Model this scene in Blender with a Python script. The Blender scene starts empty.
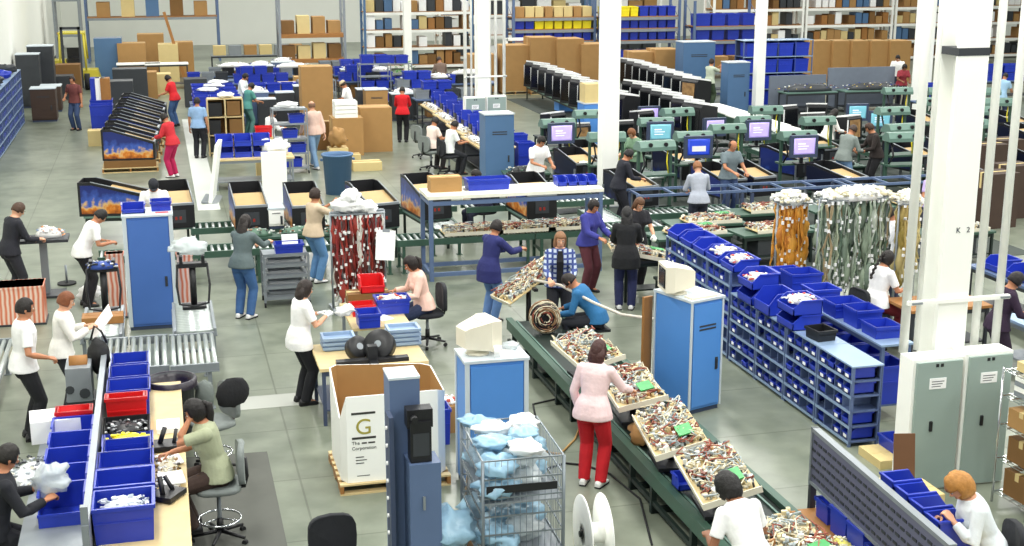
import bpy, bmesh, math, random
from mathutils import Vector, Matrix, noise
random.seed(7)
SC = bpy.context.scene
COL = SC.collection
PI = math.pi
R = math.radians
# ------------------------------------------------------------------ camera
F = 1340.0; PITCH = R(14); HC = 5.85
YAW = math.atan((512 - 150) / (F / math.cos(PITCH)))
FW = Vector((math.sin(YAW) * math.cos(PITCH), math.cos(YAW) * math.cos(PITCH), -math.sin(PITCH)))
RT = Vector((math.cos(YAW), -math.sin(YAW), 0))
UP = RT.cross(FW)
cd = bpy.data.cameras.new('camera'); cam = bpy.data.objects.new('camera', cd); COL.objects.link(cam)
cd.sensor_width = 36; cd.lens = 36 * F / 1024; cd.clip_end = 300
cam.matrix_world = Matrix(((RT.x, UP.x, -FW.x, 0), (RT.y, UP.y, -FW.y, 0), (RT.z, UP.z, -FW.z, HC), (0, 0, 0, 1)))
SC.camera = cam

def ray(px, py): return FW + RT * ((px - 512) / F) - UP * ((py - 273) / F)
def at(px, py, z=0.0):                # survey of the photograph: point of the hall at height z
    r = ray(px, py); t = (z - HC) / r.z
    return (r.x * t, r.y * t)
def atY(px, py, Y):
    r = ray(px, py); t = Y / r.y
    return (r.x * t, HC + r.z * t)

# ------------------------------------------------------------------ materials
def lin(h):
    h = h.lstrip('#'); c = [int(h[i:i + 2], 16) / 255 for i in (0, 2, 4)]
    return tuple(x / 12.92 if x < .04045 else ((x + .055) / 1.055) ** 2.4 for x in c) + (1,)
MATS = {}
def mat(key, col=None, rough=.55, metal=0.0, var=.10, scale=6.0, bump=0.0, emit=0.0, alpha=1.0, col2=None):
    if key in MATS: return MATS[key]
    m = bpy.data.materials.new(key); m.use_nodes = True
    nt = m.node_tree; b = nt.nodes['Principled BSDF']
    c = lin(col)
    tc = nt.nodes.new('ShaderNodeTexCoord'); nz = nt.nodes.new('ShaderNodeTexNoise')
    nz.inputs['Scale'].default_value = scale; nz.inputs['Detail'].default_value = 3
    nt.links.new(tc.outputs['Object'], nz.inputs['Vector'])
    mx = nt.nodes.new('ShaderNodeMix'); mx.data_type = 'RGBA'
    c2 = lin(col2) if col2 else tuple(min(1, x * (1 + var)) for x in c[:3]) + (1,)
    c1 = c if col2 else tuple(x * (1 - var) for x in c[:3]) + (1,)
    mx.inputs[6].default_value = c1; mx.inputs[7].default_value = c2
    nt.links.new(nz.outputs['Fac'], mx.inputs[0]); nt.links.new(mx.outputs[2], b.inputs['Base Color'])
    b.inputs['Roughness'].default_value = rough; b.inputs['Metallic'].default_value = metal
    if bump:
        bp = nt.nodes.new('ShaderNodeBump'); bp.inputs['Strength'].default_value = bump; bp.inputs['Distance'].default_value = .03
        nt.links.new(nz.outputs['Fac'], bp.inputs['Height']); nt.links.new(bp.outputs['Normal'], b.inputs['Normal'])
    if emit:
        b.inputs['Emission Color'].default_value = c; b.inputs['Emission Strength'].default_value = emit
    if alpha < 1: b.inputs['Alpha'].default_value = alpha
    MATS[key] = m
    return m
def cloth(col): return mat('cloth_' + col, col, .85, 0, .16, 9, .5)
def paint(col, rough=.45): return mat('paint_%s_%d' % (col, rough * 100), col, rough, 0, .05, 4)

BLUEBIN = mat('blue_plastic', '2139b0', .38, 0, .14, 3)
REDBIN = mat('red_plastic', 'd01a1e', .4, 0, .1, 3)
YELBIN = mat('yellow_plastic', 'f0e020', .45, 0, .08, 3)
BLKP = mat('black_plastic', '15161a', .45, 0, .2, 5)
DKG = mat('dark_grey', '33373c', .5, 0, .15, 5)
GRY = mat('grey_metal', '8d949a', .4, .3, .1, 5)
STEEL = mat('roller_steel', 'c4ccca', .3, .6, .08, 5)
CHROME = mat('chrome', 'd8dcdf', .15, .9, .05, 5)
BGREY = mat('blue_grey_metal', '5b6f92', .45, .1, .08, 4)
BGREYD = mat('blue_grey_dark', '3c4862', .5, .1, .1, 4)
RACKM = mat('rack_metal', '5d6f96', .45, .2, .1, 4)
SHELFTOP = mat('shelf_top', '8ea6c4', .4, .2, .08, 4)
CABBLUE = mat('cabinet_blue', '4f8ad2', .42, 0, .06, 3)
CABDEEP = mat('cabinet_deep_blue', '456db6', .42, 0, .06, 3)
CABDULL = mat('cabinet_dull_blue', '4d7098', .5, 0, .08, 3)
CABTRIM = mat('cabinet_trim', 'c9d3da', .45, .1, .05, 4)
WHITE = mat('white_paint', 'fafbf6', .5, 0, .03, 3)
PAPER = mat('white_paper', 'f7f8f8', .7, 0, .03, 6)
BEIGE = mat('beige_plastic', 'e4decb', .45, 0, .05, 5)
CARD = mat('cardboard', 'a8814e', .8, 0, .10, 4)
CARDL = mat('light_cardboard', 'd2bd85', .8, 0, .08, 4)
CARDD = mat('dark_cardboard', '7b5930', .85, 0, .12, 4)
WOOD = mat('pale_wood', 'd3bd8c', .55, 0, .14, 7)
WOODD = mat('brown_wood', '9c6b35', .6, 0, .16, 7)
GREEN = mat('green_metal', '3c5a4c', .45, .15, .12, 5)
GREEND = mat('dark_green_metal', '1d2a26', .5, .15, .15, 5)
GREENL = mat('light_green_metal', '67857a', .45, .15, .1, 5)
ELGREY = mat('electrical_grey', '9aaca6', .45, .1, .06, 3)
RUBBER = mat('rubber', '1b1c1e', .8, 0, .1, 5)
SCREEN_L = mat('screen_lilac', 'b9a8ee', .3, 0, .2, 6, emit=.55)
SCREEN_T = mat('screen_teal', '74b4c4', .3, 0, .2, 6, emit=.5)
SCREEN_B = mat('screen_blue', '2b49c8', .3, 0, .3, 6, emit=.35)
DARKGLASS = mat('dark_glass', '101215', .15, 0, .1, 5)
FABRIC = mat('chair_fabric', '24262b', .9, 0, .15, 12, .3)
FABRICG = mat('grey_chair_fabric', '7d8482', .9, 0, .15, 12, .3)
BAGM = mat('pale_blue_plastic_film', 'a4cde6', .25, 0, .2, 9, .6, alpha=.8)
BAGW = mat('clear_plastic_film', 'dfe8ea', .2, 0, .15, 9, .6, alpha=.6)
SKINS = {k: mat('skin_' + k, v, .6, 0, .08, 8) for k, v in dict(l='d9a384', m='b97e5c', d='8a5a3e', k='5a3826').items()}
EYEW = mat('eye_white', 'efefea', .3); EYED = mat('eye_dark', '1a120e', .3); LIP = mat('lip', '9c4a42', .5)

# ------------------------------------------------------------------ mesh builder
class MB:
    def __init__(s, *mats): s.v = []; s.f = []; s.mi = []; s.sm = []; s.mats = list(mats); s.T = None
    def add(s, vs, fs, mi=0, smooth=False):
        n = len(s.v)
        for p in vs:
            p = Vector(p)
            s.v.append(tuple(s.T @ p) if s.T else tuple(p))
        for f in fs: s.f.append([i + n for i in f]); s.mi.append(mi); s.sm.append(smooth)
        return s
    def box(s, x0, y0, z0, x1, y1, z1, mi=0):
        return s.add([(x0, y0, z0), (x1, y0, z0), (x1, y1, z0), (x0, y1, z0), (x0, y0, z1), (x1, y0, z1), (x1, y1, z1), (x0, y1, z1)],
                     [(0, 3, 2, 1), (4, 5, 6, 7), (0, 1, 5, 4), (1, 2, 6, 5), (2, 3, 7, 6), (3, 0, 4, 7)], mi)
    def bx(s, c, d, mi=0):
        return s.box(c[0] - d[0] / 2, c[1] - d[1] / 2, c[2] - d[2] / 2, c[0] + d[0] / 2, c[1] + d[1] / 2, c[2] + d[2] / 2, mi)
    def loft(s, rings, mi=0, smooth=True, caps=True):
        n = len(rings[0]); vs = [p for r in rings for p in r]; fs = []
        for k in range(len(rings) - 1):
            for i in range(n):
                j = (i + 1) % n
                fs.append((k * n + i, k * n + j, (k + 1) * n + j, (k + 1) * n + i))
        s.add(vs, fs, mi, smooth)
        if caps:
            m = len(s.v) - len(vs)
            s.f.append([m + i for i in range(n)][::-1]); s.mi.append(mi); s.sm.append(False)
            s.f.append([m + (len(rings) - 1) * n + i for i in range(n)]); s.mi.append(mi); s.sm.append(False)
        return s
    def tube(s, pts, r, n=6, mi=0, smooth=True, caps=True):
        pts = [Vector(p) for p in pts]; rs = r if isinstance(r, (list, tuple)) else [r] * len(pts)
        rings = []; prev = None
        for i, p in enumerate(pts):
            d = (pts[min(i + 1, len(pts) - 1)] - pts[max(i - 1, 0)])
            d = d.normalized() if d.length > 1e-9 else Vector((0, 0, 1))
            if prev is None:
                a = Vector((0, 0, 1)) if abs(d.z) < .9 else Vector((1, 0, 0))
                u = d.cross(a).normalized()
            else:
                u = prev - d * prev.dot(d)
                u = u.normalized() if u.length > 1e-6 else d.orthogonal().normalized()
            prev = u; w = d.cross(u)
            rings.append([p + (u * math.cos(2 * PI * k / n) + w * math.sin(2 * PI * k / n)) * rs[i] for k in range(n)])
        return s.loft(rings, mi, smooth, caps)
    def cyl(s, p, q, r, n=10, mi=0, r2=None): return s.tube([p, q], [r, r if r2 is None else r2], n, mi)
    def ell(s, c, r, n=12, m=8, mi=0, rot=None, nz=0, seed=0):
        vs = []; fs = []
        for j in range(m + 1):
            th = PI * j / m
            for i in range(n):
                ph = 2 * PI * i / n
                d = Vector((math.sin(th) * math.cos(ph), math.sin(th) * math.sin(ph), math.cos(th)))
                k = 1 + (nz * noise.noise(d * 2.3 + Vector((seed, seed * 1.7, 3))) if nz else 0)
                p = Vector((d.x * r[0] * k, d.y * r[1] * k, d.z * r[2] * k))
                if rot: p = rot @ p
                vs.append(p + Vector(c))
        for j in range(m):
            for i in range(n):
                k = (i + 1) % n
                fs.append((j * n + i, (j + 1) * n + i, (j + 1) * n + k, j * n + k))
        return s.add(vs, fs, mi, True)
    def prism(s, poly, a, b, axis='x', mi=0):
        def P(u, v, w): return {'x': (w, u, v), 'y': (u, w, v), 'z': (u, v, w)}[axis]
        n = len(poly); vs = [P(u, v, a) for u, v in poly] + [P(u, v, b) for u, v in poly]
        fs = [tuple(range(n))[::-1], tuple(range(n, 2 * n))] + [(i, (i + 1) % n, n + (i + 1) % n, n + i) for i in range(n)]
        return s.add(vs, fs, mi)
    def lathe(s, prof, n=16, mi=0, c=(0, 0)):
        return s.loft([[(c[0] + r * math.cos(2 * PI * i / n), c[1] + r * math.sin(2 * PI * i / n), z) for i in range(n)] for r, z in prof], mi, True, False)
    def mesh(s, name='mesh', fixn=True):
        me = bpy.data.meshes.new(name); me.from_pydata(s.v, [], s.f)
        for m in s.mats: me.materials.append(m)
        me.polygons.foreach_set('material_index', s.mi); me.polygons.foreach_set('use_smooth', s.sm)
        if fixn:
            bm = bmesh.new(); bm.from_mesh(me); bmesh.ops.recalc_face_normals(bm, faces=bm.faces); bm.to_mesh(me); bm.free()
        me.update(); return me

# ------------------------------------------------------------------ things and parts
def tag(o, label=None, cat=None, group=None, kind=None):
    if label: o['label'] = label
    if cat: o['category'] = cat
    if group: o['group'] = group
    if kind: o['kind'] = kind
    return o
def obj(name, me, parent=None, loc=(0, 0, 0), rot=(0, 0, 0)):
    o = bpy.data.objects.new(name, me); COL.objects.link(o)
    o.location = loc; o.rotation_euler = rot
    if parent: o.parent = parent
    return o
def part(name, me, loc=(0, 0, 0), rot=(0, 0, 0), kids=(), label=None, kind=None): return (name, me, loc, rot, kids, label, kind)
def grow(parts, parent):
    for n, me, loc, rot, kids, lab, kind in parts:
        o = obj(n, me, parent, loc, rot); tag(o, label=lab, kind=kind); grow(kids, o)
def put(kit, name, label, cat, loc, rz=0.0, group=None, rot=None, sc=None, kind=None):
    """one thing; copies share the kit's mesh data. A kit of one lone mesh gives a thing that is that mesh."""
    loc = tuple(loc) + (0,) * (3 - len(loc))
    if not isinstance(kit, (list, tuple)): o = obj(name, kit)
    elif len(kit) == 1 and kit[0][2] == (0, 0, 0) and not isinstance(kit[0], str):
        o = obj(name, kit[0][1]); grow(kit[0][4], o)
    else:
        o = bpy.data.objects.new(name, None); COL.objects.link(o); o.empty_display_size = .1; grow(kit, o)
    o.location = loc; o.rotation_euler = rot if rot else (0, 0, rz)
    if sc: o.scale = (sc, sc, sc) if isinstance(sc, (int, float)) else sc
    return tag(o, label, cat, group, kind)
def struct(name, me): return tag(obj(name, me), kind='structure')
CACHE = {}
def cached(fn):
    def g(*a):
        k = (fn.__name__,) + a
        if k not in CACHE: CACHE[k] = fn(*a)
        return CACHE[k]
    return g
ORD = 'first second third fourth fifth sixth seventh eighth ninth tenth eleventh twelfth thirteenth fourteenth fifteenth sixteenth'.split()
# ------------------------------------------------------------------ people
JOBS = []
def remesh_job(mb, vox, done):
    o = obj('tmp', mb.mesh('tmp', False))
    m = o.modifiers.new('r', 'REMESH'); m.mode = 'VOXEL'; m.voxel_size = vox; m.use_smooth_shade = True
    s = o.modifiers.new('s', 'SMOOTH'); s.factor = .5; s.iterations = 3
    JOBS.append((o, done))
def run_jobs():
    dg = bpy.context.evaluated_depsgraph_get()
    out = [(bpy.data.meshes.new_from_object(o.evaluated_get(dg)), d) for o, d in JOBS]
    for o, d in JOBS: bpy.data.objects.remove(o)
    JOBS.clear()
    for me, d in out: d(me)
def hand_mb(curl):
    h = MB()
    h.loft([[(x * w, y, z * t) for x, z in ((-1, -.6), (-.6, -1), (.6, -1), (1, -.6), (1, .6), (.6, 1), (-.6, 1), (-1, .6))]
            for y, w, t in ((-.03, .022, .016), (0, .027, .016), (.045, .040, .014), (.085, .041, .012), (.095, .036, .010))], 0, True)
    for x, L in ((-.031, .068), (-.010, .080), (.011, .075), (.030, .058)):
        p = Vector((x, .088, 0)); a = .15; pts = [Vector((x * .8, .06, 0)), p]
        for k in (.42, .32, .26):
            a += curl; p = p + Vector((x * .12 * k, math.cos(a), -math.sin(a))) * (L * k); pts.append(p)
        h.tube(pts, [.010, .0095, .009, .008, .0065], 7)
    h.tube([(-.018, .01, 0), (-.040, .035, -.008), (-.055, .062, -.018 - curl * .02), (-.052, .088, -.03 - curl * .02)], [.014, .013, .011, .008], 7)
    return h
HANDS = {}
for nm, cu in (('relaxed', .3), ('grip', .75)):
    remesh_job(hand_mb(cu), .0042, lambda me, nm=nm: HANDS.__setitem__(nm, me))
run_jobs()
@cached
def shoe_mesh(col):
    s = MB(mat('shoe_' + col, col, .5, 0, .08, 6), RUBBER)
    prof = [(-.085, .030, .055), (-.07, .038, .085), (-.02, .040, .088), (.03, .040, .070), (.09, .045, .052), (.14, .042, .045), (.165, .028, .035), (.175, .012, .022)]
    s.loft([[(w * x, y, .018 + z * (h - .018)) for x, z in ((-1, 0), (-.95, .5), (-.6, .95), (0, 1), (.6, .95), (.95, .5), (1, 0))] for y, w, h in prof])
    s.loft([[(w * 1.08 * x, y, z) for x, z in ((-1, 0), (-1, .02), (1, .02), (1, 0))] for y, w, h in prof], 1, False)
    return s.mesh('shoe')
def ik(S, W, a, b, hint):
    d = W - S; L = min(d.length, (a + b) * .995); u = d.normalized()
    W = S + u * L; c = (a * a - b * b + L * L) / (2 * L); h = math.sqrt(max(0, a * a - c * c))
    n = hint - u * hint.dot(u); n = n.normalized() if n.length > 1e-5 else u.orthogonal().normalized()
    return S + u * c + n * h, W
SLEEVE = {'long': 1.0, 'short': .42, 'none': .12}
POSE = dict(
    hang=dict(R=(.27, .05, .80), L=(-.27, .05, .80), palm='in'),
    work=dict(R=(.16, .42, 1.06), L=(-.16, .40, 1.04), lean=.22, head=(0, .45)),
    reach=dict(R=(.20, .52, 1.18), L=(-.12, .48, 1.12), lean=.18, head=(0, .25)),
    high=dict(R=(.12, .40, 1.42), L=(-.12, .42, 1.36), lean=.05, head=(0, .05)),
    bend=dict(R=(.18, .62, .92), L=(-.16, .58, .92), lean=.75, head=(0, .2)),
    hip=dict(R=(.22, .22, 1.02), L=(-.27, .04, .82), lean=.04, head=(0, .15)),
    hold=dict(R=(.10, .34, 1.20), L=(-.14, .32, 1.18), lean=.08, head=(0, .3)),
    sit=dict(R=(.16, .40, .86), L=(-.15, .40, .86), lean=.2, head=(0, .4), sit=.50),
    sithigh=dict(R=(.14, .38, 1.02), L=(-.13, .36, 1.10), lean=.18, head=(0, .35), sit=.60),
    walk=dict(R=(.25, -.12, .82), L=(-.26, .22, .86), lean=.05, head=(0, .1), step=.26, palm='in'),
)
def plaid_mat():
    if 'plaid' in MATS: return MATS['plaid']
    m = bpy.data.materials.new('plaid'); m.use_nodes = True; nt = m.node_tree; tc = nt.nodes.new('ShaderNodeTexCoord'); last = None
    for ax, c in ((0, '2c3c78'), (2, '3a4a86')):
        w = nt.nodes.new('ShaderNodeTexWave'); w.bands_direction = 'XZ'[ax > 0]; w.inputs['Scale'].default_value = 4.2; nt.links.new(tc.outputs['Object'], w.inputs['Vector'])
        mx = nt.nodes.new('ShaderNodeMix'); mx.data_type = 'RGBA'; gt = nt.nodes.new('ShaderNodeMath'); gt.operation = 'GREATER_THAN'; gt.inputs[1].default_value = .62
        nt.links.new(w.outputs['Fac'], gt.inputs[0]); nt.links.new(gt.outputs[0], mx.inputs[0]); mx.inputs[7].default_value = lin(c)
        if last: nt.links.new(last, mx.inputs[6])
        else: mx.inputs[6].default_value = lin('b4bfd0')
        last = mx.outputs[2]
    b = nt.nodes['Principled BSDF']; nt.links.new(last, b.inputs['Base Color']); b.inputs['Roughness'].default_value = .85
    MATS['plaid'] = m; return m
def person(label, x, y, face, h=1.66, sex='f', top='d8d8d8', sleeve='long', legs='22252c', hair='short', hcol='1c1512', skin='m',
           shoe='26262a', pose='work', near=False, z=0.0, topname='shirt', hem=-.07, undershirt=None, **kw):
    q = dict(POSE[pose]); q.update(kw)
    lean = q.get('lean', 0); sit = q.get('sit'); step = q.get('step', 0)
    s = h / 1.70; vox = (.010 if near else .016) / 1.0
    zp = (sit / s + .16) if sit else .93
    female = sex == 'f'; sw = .165 if female else .185; fat = q.get('fat', 1.0)
    root = bpy.data.objects.new('person', None); COL.objects.link(root); root.empty_display_size = .1
    root.location = (x, y, z); root.rotation_euler = (0, 0, R(face)); root.scale = (s, s, s)
    tag(root, label, 'person', q.get('group'))
    def Lf(p):
        p = Vector(p); dz = p.z - zp
        t = max(0, min(1, (dz + .05) / .3)); a = lean * t
        return Vector((p.x, p.y * math.cos(a) + dz * math.sin(a), zp + dz * math.cos(a) - p.y * math.sin(a)))
    hy, hp = q.get('head', (0, .1))
    Rh = Matrix.Rotation(hy, 3, 'Z') @ Matrix.Rotation(-hp, 3, 'X')
    RL = Matrix.Rotation(-lean, 3, 'X')
    piv = Vector((0, 0, zp + .57))
    def Hf(p): return Lf(piv) + RL @ (Rh @ (Vector(p) + Vector((0, .012, .085))))   # p relative to the head's centre
    TR = [(-.11, .145, .10, 0), (-.04, .178 if not female else .188, .125, -.01), (.07, .158 if not female else .165, .112, -.005), (.17, .148 if not female else .128, .105, 0),
          (.30, .168 if not female else .150, .118, .005), (.40, .182 if not female else .162, .118, .005), (.465, .165 if not female else .145, .098, 0), (.51, .10, .075, -.005), (.545, .055, .058, 0)]
    def ring(dz, hw, hd, oy, k=1.0, e=0.0, n=20):
        return [Lf((math.copysign(abs(math.cos(a)) ** .8, math.cos(a)) * (hw * fat * k + e), oy + math.sin(a) * (hd * fat * k + e), zp + dz)) for a in (2 * PI * i / n for i in range(n))]
    sh = {}; el = {}; wr = {}; hipj = {}; kn = {}; an = {}
    for sd, key in ((1, 'R'), (-1, 'L')):
        sh[sd] = Lf((sd * sw, -.005, zp + .44)); tgt = Vector(q[key])
        if sit: tgt = Vector((tgt.x, tgt.y, tgt.z))
        el[sd], wr[sd] = ik(sh[sd], tgt, .285, .25, Vector((sd * .55, -.45, -.8)))
        hipj[sd] = Vector((sd * .092, -.01, zp - .05))
        if sit: A = Vector((sd * .12, q.get('foot', .34), q.get('footz', .075)))
        else: A = Vector((sd * q.get('stance', .10), sd * step, .075))
        kn[sd], an[sd] = ik(hipj[sd], A, .425, .42, Vector((sd * .12, 1, .25 if sit else 0)))
    ARM = lambda sd: [sh[sd] + Vector((-sd * .03, 0, 0)), sh[sd], sh[sd].lerp(el[sd], .4), el[sd], el[sd].lerp(wr[sd], .3), wr[sd]]
    LEG = lambda sd: [hipj[sd] + Vector((0, 0, .02)), hipj[sd].lerp(kn[sd], .35), kn[sd], kn[sd].lerp(an[sd], .35), an[sd]]
    # ---- body, one surface
    b = MB(); b.loft([ring(*t) for t in TR])
    b.tube([Lf((0, 0, zp + .50)), Lf((0, .01, zp + .58)), Hf((0, -.01, -.04))], [.058, .052, .052], 12)
    b.ell((0, 0, 0), (.076, .096, .112), 16, 12); n0 = len(b.v) - 16 * 13
    b.ell((0, .030, -.055), (.054, .064, .062), 12, 8)
    b.ell((0, .104, -.012), (.014, .020, .024), 8, 6)
    b.ell((0, .045, .028), (.058, .052, .02), 10, 6)
    for sd in (-1, 1): b.ell((sd * .080, -.005, -.01), (.012, .022, .034), 8, 6)
    for i in range(n0, len(b.v)): b.v[i] = tuple(Hf(b.v[i]))
    for sd in (1, -1):
        b.tube(ARM(sd), [.05, .056, .047, .039, .040, .026], 10)
        b.ell(sh[sd], (.058, .058, .058), 10, 8)
        b.tube(LEG(sd), [.088, .082, .056, .058, .036], 12)
        b.ell(kn[sd], (.056, .056, .058), 10, 8); b.ell(an[sd] + Vector((0, .05, -.035)), (.036, .10, .035), 10, 6)
        b.ell(Vector((sd * .07, -.05, zp - .07)), (.08, .075, .08), 10, 8)
        if female: b.ell(Lf((sd * .075, .085, zp + .33)), (.07, .06, .07), 10, 8)
    hands = []
    palm = q.get('palm', 'down')
    for sd, kk in ((1, 'R'), (-1, 'L')):
        d = (wr[sd] - el[sd]).normalized(); d = (d + Vector(q.get('hdir' + kk, (0, 0, 0)))).normalized()
        n = Vector((-sd, 0, 0)) if palm == 'in' else Vector((-sd * .3, 0, -1))
        Z = -(n - d * n.dot(d)).normalized(); X = d.cross(Z)
        M3 = Matrix((X, d, Z)).transposed()
        if sd < 0: M3 = M3 @ Matrix.Diagonal((-1, 1, 1))
        M4 = M3.to_4x4(); M4.translation = wr[sd] + d * .012
        hands.append(M4)
    glove = q.get('glove')
    hm = MATS['skin_' + 'l'] if False else (mat('glove_white', 'f0f0ee', .8) if glove else SKINS[skin])
    eyes = MB(EYEW, EYED, LIP)
    for sd in (-1, 1):
        eyes.ell((sd * .030, .0875, .010), (.013, .007, .0065), 8, 6, 0); eyes.ell((sd * .030, .0945, .010), (.006, .004, .006), 6, 4, 1)
        eyes.box(sd * .030 - .018, .090, .026, sd * .030 + .018, .099, .032, 1)
    eyes.ell((0, .086, -.060), (.024, .012, .007), 8, 6, 2)
    eyes.v = [tuple(Hf(p)) for p in eyes.v]
    def body_done(me):
        bm = bmesh.new(); bm.from_mesh(me)
        for fc in bm.faces: fc.material_index = 0
        def join(m2, M4, mi):
            n = len(bm.faces); bm.from_mesh(m2); bm.faces.ensure_lookup_table(); nf = list(bm.faces)[n:]
            if M4 is not None:
                vs = {v for f in nf for v in f.verts}
                for v in vs: v.co = M4 @ v.co
                if M4.determinant() < 0: bmesh.ops.reverse_faces(bm, faces=nf)
            for f in nf: f.material_index = mi if mi >= 0 else f.material_index + 2; f.smooth = True
        for M4 in hands: join(HANDS[q.get('hand', 'relaxed' if pose in ('hang', 'walk') else 'grip')], M4, 1)
        join(eyes.mesh('eyes'), None, -1)
        out = bpy.data.meshes.new('body'); bm.to_mesh(out); bm.free()
        for m in (SKINS[skin], hm, EYEW, EYED, LIP): out.materials.append(m)
        bpy.data.meshes.remove(me)
        obj('body', out, root)
    remesh_job(b, vox, body_done)
    # ---- top
    t = MB(); e = .013
    rr = [ring(TR[i][0], TR[i][1], TR[i][2], TR[i][3] - (.014 if i < 3 else 0), 1.04, e + (.022 if i == 1 else .012 if i == 2 else 0)) for i in range(1, 7)]
    hh = ring(hem, TR[1][1], TR[1][2], -.018, 1.06, e + .026)
    t.loft([hh] + [r for r, tt in zip(rr, TR[1:7]) if tt[0] > hem + .02] + [ring(.505, .105, .08, -.005, 1, .012), ring(.53, .065, .062, 0, 1, .008)])
    sl = SLEEVE[sleeve]
    for sd in (1, -1):
        P = ARM(sd); ext = .018 if topname in ('jacket', 'coat') else .011
        if sl >= 1: t.tube(P[:5] + [el[sd].lerp(wr[sd], .9)], [.055 + ext, .056 + ext, .048 + ext, .042 + ext, .042 + ext, .032 + ext], 12)
        else: t.tube(P[:2] + [sh[sd].lerp(el[sd], sl), sh[sd].lerp(el[sd], sl + .3)], [.055 + ext, .057 + ext, .052 + ext, .05 + ext], 12)
        t.ell(sh[sd], (.058 + ext, .058 + ext, .056 + ext), 10, 8)
        if female: t.ell(Lf((sd * .075, .085, zp + .33)), (.07 + e, .06 + e, .07 + e), 10, 8)
        if hem < -.09:
            for hz, ex in ((zp - .06, .030), (zp + hem + .02, .030)): t.ell(Vector((sd * .07, -.045, hz)), (.088 + ex, .080 + ex, .085 if hz > zp - .07 else .05), 10, 8)
    tm = plaid_mat() if q.get('topmat') == 'PLAID' else cloth(top)
    def top_done(me):
        me.materials.clear(); me.materials.append(tm); obj(topname, me, root)
    remesh_job(t, vox, top_done)
    # ---- trousers
    u = MB(); e = .012
    u.loft([ring(-.13, .14, .10, 0, 1.0, e)] + [ring(*TR[1], 1.0, .008), ring(.05, .150, .105, -.005, 1, .004)])
    for sd in (1, -1):
        pts = LEG(sd); pts[-1] = an[sd] + Vector((0, 0, -.02))
        u.tube(pts, [.095 + e, .088 + e, .068 + e, .068 + e, .056 + e], 12)
        u.ell(Vector((sd * .07, -.05, zp - .075)), (.088 + e, .080 + e, .085 + e), 10, 8)
        u.ell(kn[sd], (.066 + e,) * 3, 10, 8)
    lm = cloth(legs)
    def leg_done(me):
        me.materials.clear(); me.materials.append(lm); obj('trousers', me, root)
    remesh_job(u, vox, leg_done)
    for sd in (1, -1):
        obj('shoe', shoe_mesh(shoe), root, an[sd] + Vector((0, .0, -.075)), (0, 0, -sd * .12))
    # ---- hair
    H = MB(mat('hair_' + hcol, hcol, .6, 0, .35, 25, .4)); N = 20; Mm = 14
    curly = hair == 'curly'
    k = 1.32 if curly else (1.17 if sex == 'f' else 1.12)
    vs = []; idx = {}
    for j in range(Mm + 1):
        th = PI * j / Mm
        for i in range(N):
            ph = 2 * PI * i / N; d = Vector((math.sin(th) * math.cos(ph), math.sin(th) * math.sin(ph), math.cos(th)))
            kk = k * (1 + (.10 * noise.noise(d * 5) if curly else .03 * noise.noise(d * 4)))
            vs.append(Vector((d.x * .080 * kk, d.y * .097 * kk - .004, d.z * .114 * kk + .004)))
    low = {'bald': -.05, 'short': -.055, 'cap': -.05}.get(hair, -.10)
    def keep(p):
        if hair == 'bald': return p.z < .055 and p.z > low and p.y < .02
        if p.y > .052 and p.z < .052: return False
        if p.y > -.01 and p.z < (-.03 if not curly and sex == 'm' else -.09): return False
        return p.z > low or p.y < .0 and hair in ('long', 'curly', 'bob') and p.z > -.14
    fs = []
    for j in range(Mm):
        for i in range(N):
            f = (j * N + i, (j + 1) * N + i, (j + 1) * N + (i + 1) % N, j * N + (i + 1) % N)
            if keep(sum((vs[n] for n in f), Vector()) / 4): fs.append(f)
    H.add(vs, fs, 0, True)
    if hair == 'long': H.loft([[(math.cos(a) * w, -.055 + math.sin(a) * dd, zz) for a in (2 * PI * i / 12 for i in range(12))] for zz, w, dd in ((.02, .08, .05), (-.08, .092, .052), (-.18, .095, .045), (-.27, .085, .035), (-.32, .05, .018))])
    if hair == 'bob': H.loft([[(math.cos(a) * w, -.045 + math.sin(a) * dd, zz) for a in (2 * PI * i / 12 for i in range(12))] for zz, w, dd in ((.02, .085, .06), (-.06, .10, .062), (-.12, .098, .055), (-.155, .07, .03))])
    if hair in ('pony', 'braid'):
        H.ell((0, -.115, .015), (.035, .03, .035), 10, 6)
        if hair == 'braid':
            for i in range(11): H.ell((.008 * (-1) ** i, -.125 - .02 * math.sin(i * .3), .0 - i * .038), (.024, .022, .028), 8, 6)
    H.v = [tuple(Hf(p)) for p in H.v]
    if hair == 'pony':
        p0 = Hf((0, -.11, .02)); bk = (Hf((0, -.2, .02)) - p0).normalized() * .05; bk.z = 0
        H.tube([p0, p0 + bk + Vector((0, 0, -.02)), p0 + bk * 1.2 + Vector((0, 0, -.11)), p0 + bk * .9 + Vector((0, -.01, -.21)), p0 + bk * .7 + Vector((0, -.01, -.27))], [.025, .042, .045, .032, .008], 10)
    me = H.mesh('hair'); o = obj('hair', me, root); so = o.modifiers.new('s', 'SOLIDIFY'); so.thickness = .006; so.offset = -1
    if hair == 'cap':
        C = MB(cloth(q.get('capcol', '20222a')))
        C.loft([[(math.cos(a) * .092 * w, math.sin(a) * .112 * w, zz) for a in (2 * PI * i / 16 for i in range(16))] for zz, w in ((.035, 1), (.07, .98), (.105, .8), (.128, .45), (.134, .05))])
        C.loft([[(math.cos(a) * .075, .06 + math.sin(a) * .13 * .8, zz) for a in (PI * i / 12 for i in range(13))] for zz in (.034, .042)])
        C.v = [tuple(Hf(p)) for p in C.v]; obj('cap', C.mesh('cap'), root)
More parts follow.
